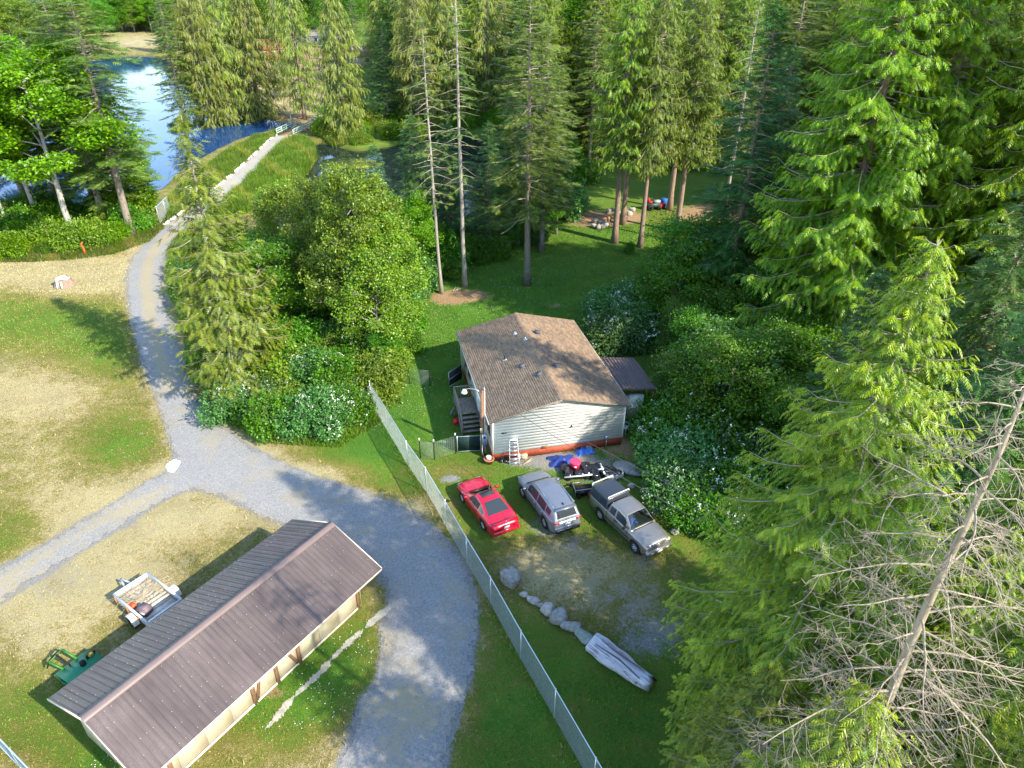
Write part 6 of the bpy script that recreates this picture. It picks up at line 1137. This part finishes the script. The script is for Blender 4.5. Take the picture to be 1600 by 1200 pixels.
bags = [(884, 736), (889, 745), (905, 745), (914, 733), (924, 737), (933, 734), (941, 739), (918, 744), (930, 746), (948, 742)]
BN = ['black rubbish bag at the left end of the heap, left of the crimson tub', 'black rubbish bag in front of the left end of the heap', 'black rubbish bag right in front of the crimson tub', 'black rubbish bag just right behind the crimson tub', 'black rubbish bag in the back middle of the heap', 'black rubbish bag behind the white pipe', 'black rubbish bag near the right end of the heap', 'black rubbish bag in the front middle of the heap', 'black rubbish bag in front under the white pipe', 'black rubbish bag at the right end of the heap']
for k, (u, v) in enumerate(bags):
    x, y = at(u, v); b = MB(); r = np.random.default_rng(k); stone(b, (0, 0, .2), (r.uniform(.6, .8), r.uniform(.5, .7), r.uniform(.42, .55)), 60 + k, sub=3); V = b.V[0]; V += (np.sin(V[:, [1]] * 23 + k) * np.sin(V[:, [0]] * 19) * .035 + r.normal(0, .014, (len(V), 1))) * nrm(V - [0, 0, .2]); o = b.build('garbage_bag', M['bag'], None, True, loc=(x, y, 0), label=BN[k], cat='bag', group='black rubbish bags in the heap')
x, y = at(905, 752); b = MB(); b.tube([(-.9, -.1, .35), (.75, .12, .42)], .045, 8); b.build('white_pipe', M['white_pl'], None, True, loc=(x, y, 0), label='long white plastic pipe lying along the front of the bag heap', cat='pipe')
x, y = at(944, 748); b = MB(); b.tube([(0, 0, .35), (-.2, .75, .55)], .06, 8); b.tube([(-.35, .35, .4), (0, .4, .45)], .05, 8); b.build('pipe_fitting', M['white_pl'], None, True, loc=(x, y, 0), label='short white forked pipe at the right end of the bag heap', cat='pipe')
x, y = at(960, 746); sk = thing('utility_sled', 'pale plastic sled tub with dark contents right of the bag heap', 'tub', (x, y, 0), R(20)); b = MB(); b.prism([(-.55, -.28), (.4, -.3), (.62, 0), (.4, .3), (-.55, .28)], .02, .30); b.build('tub', simple('sled', (.42, .42, .38), .7), sk); b = MB(); stone(b, (0, 0, .34), (.8, .45, .2), 4, sub=1); b.build('contents', M['bag'], sk, True)
x, y = at(912, 772); ca = thing('garden_cart', 'black metal framed garden cart behind the pickup', 'cart', (x, y, 0), R(12)); b = MB(); b.box((0, 0, .32), (1.15, .62, .30)); b.build('tray', M['black_pl'], ca)
b = MB(); b.tube([(-.62, -.34, .62), (.6, -.34, .62), (.6, .34, .62), (-.62, .34, .62), (-.62, -.34, .62)], .02, 6); b.tube([(-.62, -.34, .62), (-.62, -.34, .1)], .02, 6); b.tube([(.6, -.34, .62), (.6, -.34, .1)], .02, 6); b.build('frame', M['galv'], ca)
for sx_ in (-1, 1):
    for sy_ in (-1, 1): b = MB(); b.lathe([(0, -.04), (.13, -.04), (.14, 0), (.13, .04), (0, .04)], 12, (.4 * sx_, .34 * sy_, .14), ax='y'); b.build('wheel', M['tyre'], ca)
x, y = at(893, 759); b = MB(); stone(b, (0, 0, .09), (.24, .2, .2), 91); b.build('garbage_bag', M['bag'], None, True, loc=(x, y, 0), label='tiny black bundle lying alone on the grass left of the garden cart', cat='bag')
# boulders
M['rock'] = simple('rock', (.40, .38, .34), .95, .25, 5, c2=(.17, .165, .15), bmp=1.0); M['rock_pale'] = simple('rock_pale', (.54, .49, .43), .95, .2, 5, c2=(.27, .25, .22), bmp=1.0); M['rock_green'] = simple('rock_green', (.31, .34, .29), .95, .2, 5, c2=(.16, .20, .16), bmp=1.0)
for u, v, sx_, sy_, sz, m, rz, lab in ((799, 910, 1.15, .80, .75, 'rock', -50, 'largest round grey boulder at the upper end of the boulder row'), (818, 931, .40, .30, .26, 'rock_pale', 0, 'small pale stone just below the largest boulder'), (832, 941, .62, .40, .34, 'rock_pale', -25, 'long low tan stone, third in the boulder row'), (843.5, 948, .30, .27, .24, 'rock', 0, 'smallest grey stone in the boulder row'),
    (856, 956, .72, .60, .52, 'rock_pale', 10, 'pale peaked boulder in the middle of the row'), (872, 970, .85, .75, .60, 'rock', 30, 'angular grey boulder right below the pale peaked one'), (891, 983, .78, .58, .48, 'rock', -10, 'dark flat topped boulder before the long greenish stone'), (912, 998, 1.05, .62, .45, 'rock_green', -48, 'long greenish boulder touching the end of the grey log'),
    (982, 736, 1.9, 1.15, .35, 'rock', -35, 'broad flat grey rock between bag heap and shrubs'), (986, 761, .45, .38, .25, 'rock_pale', 0, 'small pale rock beside the pickup canopy'), (1022, 800, .7, .5, .35, 'rock', 20, 'dark boulder half hidden under the shrubs right of the pickup'), (1054, 832, .6, .4, .25, 'rock', 40, 'grey rock under the shrub edge in front of the pickup'), (920, 702, .45, .4, .3, 'rock', 0, 'brownish rock against the skirting right of the bright tarpaulin')):
    x, y = at(u, v); b = MB(); stone(b, (0, 0, sz * .36), (sx_, sy_, sz), int(u), sub=3); b.build('boulder', M[m], None, True, loc=(x, y, 0), rz=R(rz), label=lab, cat='boulder', group='boulders and rocks')
# the weathered log
x, y = G(925, 1010); x2, y2 = G(1012, 1075); lg = thing('driftwood_log', 'big silvery weathered log lying at the lower end of the boulder row', 'log', (x, y, 0), math.atan2(y2 - y, x2 - x)); LL = math.hypot(x2 - x, y2 - y)
r = np.random.default_rng(2); k = 28; n = 26; rows = []
for i in range(n):
    t = i / (n - 1); an = np.arange(k) / k * 6.283; rad = .42 * (1 + .08 * math.sin(t * 5)) * (1 - .1 * t); groove = 1 - .13 * (1 + math.sin(t * 9)) * np.maximum(0, np.sin(an * 3 + 1.6 * math.sin(t * 5) + 1)) ** 8 - .07 * np.maximum(0, np.sin(an * 8 + 3 * t + math.sin(t * 11))) ** 6 + .09 * np.sin(an * 2 + t * 3) + .05 * math.sin(t * 14) * np.sin(an + 1) + r.normal(0, .014, k)
    xx = t * LL + .18 * np.sin(an * 3 + 2) * (1 if t > .9 else .15 if t < .1 else 0) * (t > .9 or t < .1); rows.append(np.stack([xx, rad * 1.15 * groove * np.cos(an), .30 + rad * .85 * groove * np.sin(an)], -1))
rows = np.array(rows); b = MB(); b.grid(np.concatenate([rows, rows[:, :1]], 1), flip=True); b.F.append((np.arange(k)[None], 0)); b.F.append((np.arange(k)[None, ::-1] + (n - 1) * (k + 1), 0))
m, nt_, p_ = newmat('log_wood'); mp_ = N(nt_, 'Mapping'); mp_.inputs['Scale'].default_value = (.35, 4, 4); nt_.links.new(objvec(nt_), mp_.inputs['Vector']); q_ = noise(nt_, 2.2, 6, .7, mp_.outputs[0]).outputs[0]; nt_.links.new(ramp(nt_, q_, [(.36, (.14, .10, .09)), (.46, (.50, .48, .50)), (.7, (.74, .73, .76))]), p_.inputs['Base Color']); p_.inputs['Roughness'].default_value = .85; bump(nt_, p_, q_, .8, .05)
b.build('trunk', m, lg, True)
for yy, zz_ in ((.12, .66), (-.2, .60)): b = MB(); b.tube([(.3, yy, zz_), (LL * .5, yy * .6, zz_ + .02), (LL * .9, yy * 1.3, zz_ - .02)], [.02, .045, .015], 5); b.build('crack_strip', simple('log_crack', (.16, .11, .10), .9), lg)  # dark raised strips stand in for cracks in the log
# ---------------------------------------------------------------- trailer with its load
x, y = G(232, 940); c0 = np.array(G(178, 928)); cN = np.array(G(228, 977)); ang = R(-45)
E1 = np.array(G(234, 899, .75)); E0 = np.array(G(178, 930, .75)); E3 = np.array(G(231, 974, .75)); ux = (E3 - E0); TW = np.linalg.norm(ux); vx = (E1 - E0); TL_ = np.linalg.norm(vx)
ta = math.atan2(ux[1], ux[0]); tr = thing('utility_trailer', 'white open utility trailer beside the barn holding boards and dry brush', 'trailer', (E0[0], E0[1], 0), ta); cr = 1
M['trailer'] = simple('trailer_white', (.70, .70, .70), .5, .1, 3); M['strap'] = simple('orange_wood', (.58, .20, .06), .8, .2); M['boards'] = simple('bed_boards', (.48, .44, .37), .9, .3, 4, bmp=.5, tint=.3)
TLx, TWy = TW, TL_
for k in range(11): b = MB(); b.box((TLx * (k + .5) / 11, TWy / 2, .45), (TLx / 11 - .02, TWy - .06, .03), t=random.random()); b.build('bed_board', M['boards'], tr)
for nm, c_, d_ in (('side_panel', (TLx / 2, 0, .62), (TLx, .04, .36)), ('side_panel', (TLx / 2, TWy, .62), (TLx, .04, .36)), ('front_panel', (0, TWy / 2, .62), (.04, TWy - .05, .36)), ('tail_panel', (TLx, TWy / 2, .62), (.04, TWy - .05, .36))): b = MB(); b.box(c_, d_); b.box((c_[0], c_[1], .81), (d_[0] + .03, d_[1] + .03, .035)); b.build(nm, M['trailer'], tr)
for k, xx in enumerate((.12, .78, 1.42)): b = MB(); b.box((xx * TLx / 1.9, -.05, .55), (.06, .05, .50)); b.build('stake', M['strap'], tr)
for s_, yy in ((-1, -.22), (1, TWy + .22)):
    w_ = MB(); w_.lathe([(.18, -.09), (.30, -.09), (.33, -.05), (.33, .05), (.30, .09), (.18, .09)], 20, (TLx * .62, yy, .33), ax='y'); w_.build('tyre', M['tyre'], tr, True); w_ = MB(); w_.lathe([(0, -.03), (.19, -.05), (.19, .05), (0, .03)], 16, (TLx * .62, yy, .33), ax='y'); w_.build('rim', M['trailer'], tr)
    f = MB(); an = np.linspace(.1, math.pi - .1, 10); f.grid([[(TLx * .62 + .42 * math.cos(a), yy + e, .33 + .40 * math.sin(a)) for e in (-.14, .14)] for a in an], flip=True); f.grid([[(TLx * .62 + .41 * math.cos(a), yy + e, .33 + .39 * math.sin(a)) for e in (-.14, .14)] for a in an]); f.build('mudguard', simple('guard%d' % s_, (.62, .56, .45), .7), tr)
b = MB(); b.bar((0, TWy * .35, .42), (-1.1, TWy / 2, .42), .07, .07); b.bar((0, TWy * .65, .42), (-1.1, TWy / 2, .42), .07, .07); b.build('drawbar', M['trailer'], tr)
def tl(a, c, z=0): return (E0[0] + math.cos(ta) * a - math.sin(ta) * c, E0[1] + math.sin(ta) * a + math.cos(ta) * c, z)
mt = thing('outboard_cover', 'purplish brown boxy machine cover with white label in the trailer', 'machine', tl(TLx * .68, TWy * .22, .47), ta + R(18)); b = MB(); b.prism([(-.24, -.22), (.24, -.22), (.22, .24), (-.22, .24)], 0, .40); b.box((0, .0, .42), (.40, .38, .05)); b.build('cover', simple('brown_pl', (.17, .125, .135), .5), mt); b = MB(); b.box((.05, -.226, .2), (.26, .012, .15)); b.build('label', M['plate'], mt)
b = MB(); b.lathe([(0, 0), (.15, 0), (.16, .18), (.10, .24), (.04, .25), (0, .27)], 14); b.build('fuel_can', simple('orange_red', (.60, .07, .02), .4), None, True, loc=tl(TLx * .40, TWy * .13, .47), label='small orange red fuel can in the trailer next to the brown machine cover', cat='fuel can')
b = MB(); b.lathe([(.0, .0), (.17, 0), (.17, .1), (.11, .1), (0, .08)], 14); b.build('black_basin', M['black_pl'], None, True, loc=tl(TLx * .30, TWy * .20, .47), label='black round basin in the trailer behind the fuel can', cat='basin')
r = np.random.default_rng(3); b = MB()
for k in range(260):
    p = np.array([r.uniform(.05, .6) * TLx, r.uniform(.1, 1.0) * TWy, .48 + r.uniform(0, .3)]); p[0] = min(p[0], TLx * (.2 + .6 * p[1] / TWy)); d = nrm(np.array([r.normal(0, 1), r.normal(0, 1), r.normal(0, .25)])); L = r.uniform(.2, .7); b.tube([p, p + d * L * .5 + [0, 0, .04], p + d * L], .007, 3, cap=False)
b.M = None; o = b.build('dry_brush', simple('straw', (.55, .47, .30), .9, .25, 8), None, loc=(E0[0], E0[1], 0), rz=ta, label='heap of dry sticks and straw in the far half of the trailer', cat='brush', kind='stuff')
# ---------------------------------------------------------------- green mower deck implement
x, y = G(118, 1052); md = thing('mower_deck', 'green mowing implement lying half under the barn eave', 'mower deck', (x, y, 0), BARN_A + R(4)); MGm = simple('implement_green', (.012, .19, .085), .42, .12, 3); MGl = simple('implement_lime', (.04, .17, .025), .5, .12)
b = MB(); b.prism([(-.6, -.75), (.95, -.75), (1.0, -.3), (.95, .25), (-.6, .25), (-.65, -.3)], .16, .42); b.build('deck', MGm, md); b = MB(); b.box((.15, .27, .36), (1.6, .05, .12)); b.box((-.62, -.25, .36), (.05, 1.0, .12)); b.build('deck_lip', MGl, md)
for a, c, w_ in (((-.25, .25, .4), (-.45, .75, .75), .09), ((.35, .25, .4), (.2, .85, .8), .09), ((-.45, .75, .75), (.2, .85, .8), .05)): b = MB(); b.bar(a, c, w_, .07); b.build('hitch_arm', MGl, md)
b = MB(); b.tube([(-.45, .75, .75), (-.55, .95, .35), (-.3, 1.1, .5), (.1, 1.0, .75)], .03, 6); b.tube([(0, .2, .45), (-.1, .8, .8)], .05, 8); b.build('drive_shaft', M['under'], md); b = MB(); b.lathe([(0, -.05), (.2, -.05), (.22, 0), (.2, .05), (0, .05)], 18, (.75, -.15, .52), ax='y'); b.build('caster_wheel', M['tyre'], md, True)
b = MB(); b.lathe([(0, -.06), (.12, -.06), (.12, .06), (0, .06)], 14, (.75, -.15, .52), ax='y'); b.build('wheel_hub', simple('yellow_hub', (.6, .5, .06), .5), md); b = MB(); b.tube([(.3, -.3, .42), (.3, -.3, .62)], .12, 10); b.build('spindle', M['under'], md)
# ---------------------------------------------------------------- stump, bridge, odds and ends of the far side
x, y = G(101, 446); sp = thing('tree_stump', 'cut tree stump with pale split wood on the dry left field', 'stump', (x, y, 0)); b = MB(); an = np.arange(18) / 18 * 6.283; b.grid(np.concatenate([np.array([[((.95 - .28 * min(1, z * 2.2)) * (1 + .14 * math.sin(a * 5)) * math.cos(a), (.8 - .2 * min(1, z * 2.2)) * (1 + .14 * math.sin(a * 5)) * math.sin(a), z * (1 + .15 * math.sin(a * 4))) for a in an] for z in (0, .25, .5, .72)]), ], 1)[:, list(range(18)) + [0]], flip=False); b.build('stump_side', M['bark_cedar'], sp, True)
b = MB(); b.add([((.64) * (1 + .14 * math.sin(a * 5)) * math.cos(a), .57 * (1 + .14 * math.sin(a * 5)) * math.sin(a), .70 * (1 + .15 * math.sin(a * 4))) for a in an], [list(range(18))]); b.build('cut_face', simple('cut_wood', (.62, .54, .42), .9, .2, 6), sp)
for k, a in enumerate((-1.9, -1.3)): b = MB(); b.bar((.75 * math.cos(a), .70 * math.sin(a), 0), (.6 * math.cos(a), .55 * math.sin(a), .6), .34, .10); b.build('split_piece', simple('split%d' % k, (.80, .75, .70), .9), sp)
A_ = np.array(G(446, 213)); B_ = np.array(G(480, 196)); br = thing('footbridge', 'wooden deck bridge with pale green railings at the end of the causeway', 'bridge', (A_[0], A_[1], 0), math.atan2(B_[1] - A_[1], B_[0] - A_[0])); LB = float(np.linalg.norm(B_ - A_)) + .5; WB = 2.9
M['bridge_wood'] = simple('bridge_wood', (.46, .28, .15), .85, .2, 2, tint=.3); M['rail_green'] = simple('rail_green', (.38, .52, .42), .5, .1)
nb_ = int(LB / .24)
for k in range(nb_): b = MB(); b.box(((k + .5) * LB / nb_, 0, .10), (LB / nb_ - .02, WB, .05), t=random.random()); b.build('deck_plank', M['bridge_wood'], br)
for s in (-1, 1):
    b = MB(); b.box((LB / 2, s * (WB / 2 - .1), -.05), (LB, .15, .24)); b.build('beam', M['wood_brown'], br)
    for z in (.45, .78, 1.1): b = MB(); b.box((LB / 2, s * WB / 2, z), (LB, .06, .13)); b.build('rail', M['rail_green'], br)
    for q in np.linspace(0, LB, 6): b = MB(); b.box((q, s * WB / 2, .55), (.10, .10, 1.2)); b.build('post', M['rail_green'], br)
for q in (1, LB - 1): b = MB(); b.box((q, 0, -.7), (.3, WB - .4, 1.2)); b.build('pier', M['wood_brown'], br)
b = MB(); x, y = G(456, 196); b.box((x, y, .9), (.14, .14, 1.9)); b.build('gate_post', M['rail_green'], None, label='pale green post standing at the left far end of the bridge', cat='post')
# rubble and log pile on the back lawn, vehicles by the big cedar, buildings seen between the far trees
r = random.Random(9)
for k, (u, v) in enumerate([(928, 356), (934, 358), (941, 357), (948, 354), (938, 351), (930, 349), (966, 336), (972, 338), (977, 334), (983, 337), (969, 342), (976, 343), (961, 330), (906, 346), (950, 333), (987, 331), (943, 352)]):
    x, y = G(u, v); b = MB(); stone(b, (0, 0, .25), (r.uniform(.5, 1.0), r.uniform(.4, .8), r.uniform(.4, .7)), 200 + k, sub=1); b.build('rubble_rock', M['rock'] if k % 3 else M['rock_pale'], None, True, loc=(x, y, 0), rz=r.uniform(0, 6), label='rock in the front of the rubble pile on the back lawn' if k < 6 or k == 16 else 'rock at the back end of the rubble pile by the flared cedar trunk', cat='rock', group='rocks of the rubble pile')
for k, (u, v, a_) in enumerate([(944, 349, 10), (951, 346, 80), (903, 341, 20)]):
    x, y = G(u, v); b = MB(); b.lathe([(0, 0), (.28, 0), (.30, .5), (.26, .62), (0, .6)], 10); b.build('log_round', simple('log_r%d' % k, (.45, .24, .11), .9), None, True, loc=(x, y, 0), label=['orange brown log round standing at the front of the wood chip patch', 'orange brown log round right of the first on the chip patch', 'orange brown log round at the left end of the chip patch'][k], cat='log')
x, y = G(1020, 327); gt = thing('garden_tractor', 'small dark garden tractor with red seat parked beside the thick sunlit cedar trunk', 'garden tractor', (x, y, 0), R(15))
b = MB(); b.prism([(-.9, -.45), (.7, -.38), (.9, 0), (.7, .38), (-.9, .45)], .35, .8); b.build('chassis', simple('dkgreen', (.03, .07, .05), .5), gt); b = MB(); b.prism([(.0, -.32), (.8, -.26), (.8, .26), (.0, .32)], .8, 1.1); b.build('hood', simple('grey_hood', (.30, .33, .33), .4), gt); b = MB(); b.box((-.5, 0, .95), (.5, .55, .14)); b.box((-.75, 0, 1.2), (.12, .55, .5)); b.build('seat', simple('seat_red', (.6, .02, .03), .5), gt); b = MB(); b.tube([(0, 0, 1.1), (-.12, 0, 1.35)], .03, 6); b.build('steering_column', M['under'], gt)
for sx_, rr_ in ((-.6, .36), (.6, .26)):
    for sy_ in (-1, 1): b = MB(); b.lathe([(rr_ * .4, -.12), (rr_, -.1), (rr_, .1), (rr_ * .4, .12)], 16, (sx_, sy_ * .52, rr_), ax='y'); b.build('wheel', M['tyre'], gt, True)
x, y = G(1037, 322); b = MB(); b.lathe([(0, 0), (.4, 0), (.42, .9), (.38, .95), (0, .95)], 14); b.build('blue_barrel', simple('barrel_blue', (.03, .12, .4), .5), None, True, loc=(x, y, 0), label='blue barrel standing between the garden tractor and the thick trunk', cat='barrel')
x, y = G(1033, 326); b = MB(); b.box((0, 0, .3), (.8, .5, .5)); b.box((0, 0, .58), (.86, .56, .08)); b.build('red_cooler', simple('cooler_red', (.6, .03, .04), .4), None, loc=(x, y, 0), rz=.3, label='red box on the ground right of the garden tractor', cat='box')
def far_house(name, label, u, v, L, W, h, rise, rz, wall, roofm, nwin=3):
    x, y = G(u, v); o = thing(name, label, 'house', (x, y, 0), rz); b = MB(); b.box((0, 0, h / 2), (L, W, h)); b.add([(-L / 2, -W / 2, h), (-L / 2, W / 2, h), (-L / 2, 0, h + rise * .98), (L / 2, -W / 2, h), (L / 2, W / 2, h), (L / 2, 0, h + rise * .98)], [[1, 0, 2], [3, 4, 5]]); b.build('wall', wall, o)
    for s in (-1, 1): b = MB(); b.add([(-L / 2 - .4, s * (W / 2 + .4), h - .12), (L / 2 + .4, s * (W / 2 + .4), h - .12), (L / 2 + .4, 0, h + rise + .08), (-L / 2 - .4, 0, h + rise + .08), (-L / 2 - .4, s * (W / 2 + .4), h - .3), (L / 2 + .4, s * (W / 2 + .4), h - .3)], [[0, 1, 2, 3], [4, 5, 1, 0]]); b.build('roof', roofm, o)
    for k in range(nwin): xx = -L / 2 + L * (k + .5) / nwin; b = MB(); b.box((xx, -W / 2 - .02, h * .55), (1.2, .06, 1.2)); w_ = b.build('window', M['trim'], o); b = MB(); b.box((xx, -W / 2 - .06, h * .55), (1.0, .03, 1.0)); b.build('pane', M['pane'], w_)
    return o
redw = simple('red_wall', (.50, .09, .06), .8); brn = simple('brown_roof', (.26, .13, .09), .9); far_house('red_outbuilding', 'red walled outbuilding glimpsed between the hanging cedars', 425, 92, 7, 5, 3.0, 2.0, .5, redw, simple('red_roof', (.38, .11, .08), .8))
far_house('brown_roof_house', 'low house with brown roof just left of the dark pointed fir', 574, 100, 12, 8, 2.6, 1.8, .2, simple('tan_wall', (.5, .42, .32), .8), brn); far_house('brown_roof_house', 'grey brown roofed house with white door behind the bridge clearing', 505, 68, 12, 8, 2.8, 2.0, -.3, simple('pale_wall', (.66, .64, .60), .8), simple('grey_roof', (.30, .26, .24), .9))
far_house('white_roof_house', 'pale roofed building glimpsed at the top of the photo above the lawn fir', 800, 42, 12, 8, 4, 2, .1, M['trim'], M['white_pl'])
x, y = G(1232, 250); ts = thing('white_camper', 'white camper half hidden in the woods right of the pale trunks', 'camper', (x, y, 0), R(35)); b = MB(); b.prism([(-3, -1.1), (3, -1.1), (3, 1.1), (-3, 1.1)], .6, 2.9); b.build('body', M['white_pl'], ts); b = MB(); b.box((0, -1.12, 1.9), (1.4, .04, .7)); b.build('window', M['pane'], ts)
for s in (-1, 1): b = MB(); b.lathe([(0, -.1), (.36, -.1), (.36, .1), (0, .1)], 14, (.6 * s, -1.0, .36), ax='y'); b.build('wheel', M['tyre'], ts)
x, y = at(711, 652); dsh = thing('satellite_dish', 'grey satellite dish leaning at the left of the porch steps', 'satellite dish', (x, y, 0), R(160)); b = MB(); b.lathe([(0, 0), (.15, .02), (.28, .07), (.38, .14), (.39, .15), (.28, .09), (.15, .04), (0, .02)], 18); o = b.build('dish', M['galv'], dsh, True); o.rotation_euler = (0, R(75), 0); o.location = (0, 0, .42); b = MB(); b.tube([(0, 0, .42), (.1, 0, 0)], .02, 6); b.build('mast', M['galv'], dsh)
x, y = at(713, 662); b = MB(); b.box((0, 0, .17), (.36, .22, .34)); b.box((0, 0, .38), (.2, .05, .08)); b.lathe([(.03, .34), (.025, .45), (0, .45)], 8, (.13, 0, 0)); b.build('fuel_can', simple('can_red', (.6, .02, .02), .4), None, loc=(x, y, 0), rz=.4, label='red fuel can on the grass below the satellite dish', cat='fuel can')
x, y = G(133, 398); b = MB(); b.tube([(0, 0, 0), (.05, 0, .6), (-.15, .1, 1.1), (.05, .1, 1.25)], .10, 6); b.build('orange_hose', simple('hose_orange', (.60, .13, .03), .6), None, True, loc=(x, y, 0), label='rusty orange bent pipe sticking up at the foot of the left bank shrubs', cat='pipe')
# slack rope on the ground and branches fallen on the back lawn
r = random.Random(4)
for k in range(7):
    x, y = G(r.uniform(700, 745), r.uniform(455, 468)); a = r.uniform(0, 3); b = MB(); b.tube([(0, 0, .05), (.6 * math.cos(a), .6 * math.sin(a), .12), (1.3 * math.cos(a + .2), 1.3 * math.sin(a + .2), .05)], [.03, .025, .01], 5); b.build('fallen_branch', M['limb'], None, True, loc=(x, y, 0), label='fallen branch on the litter at the foot of the bare pole', cat='branch', group='fallen branches below the bare pole')
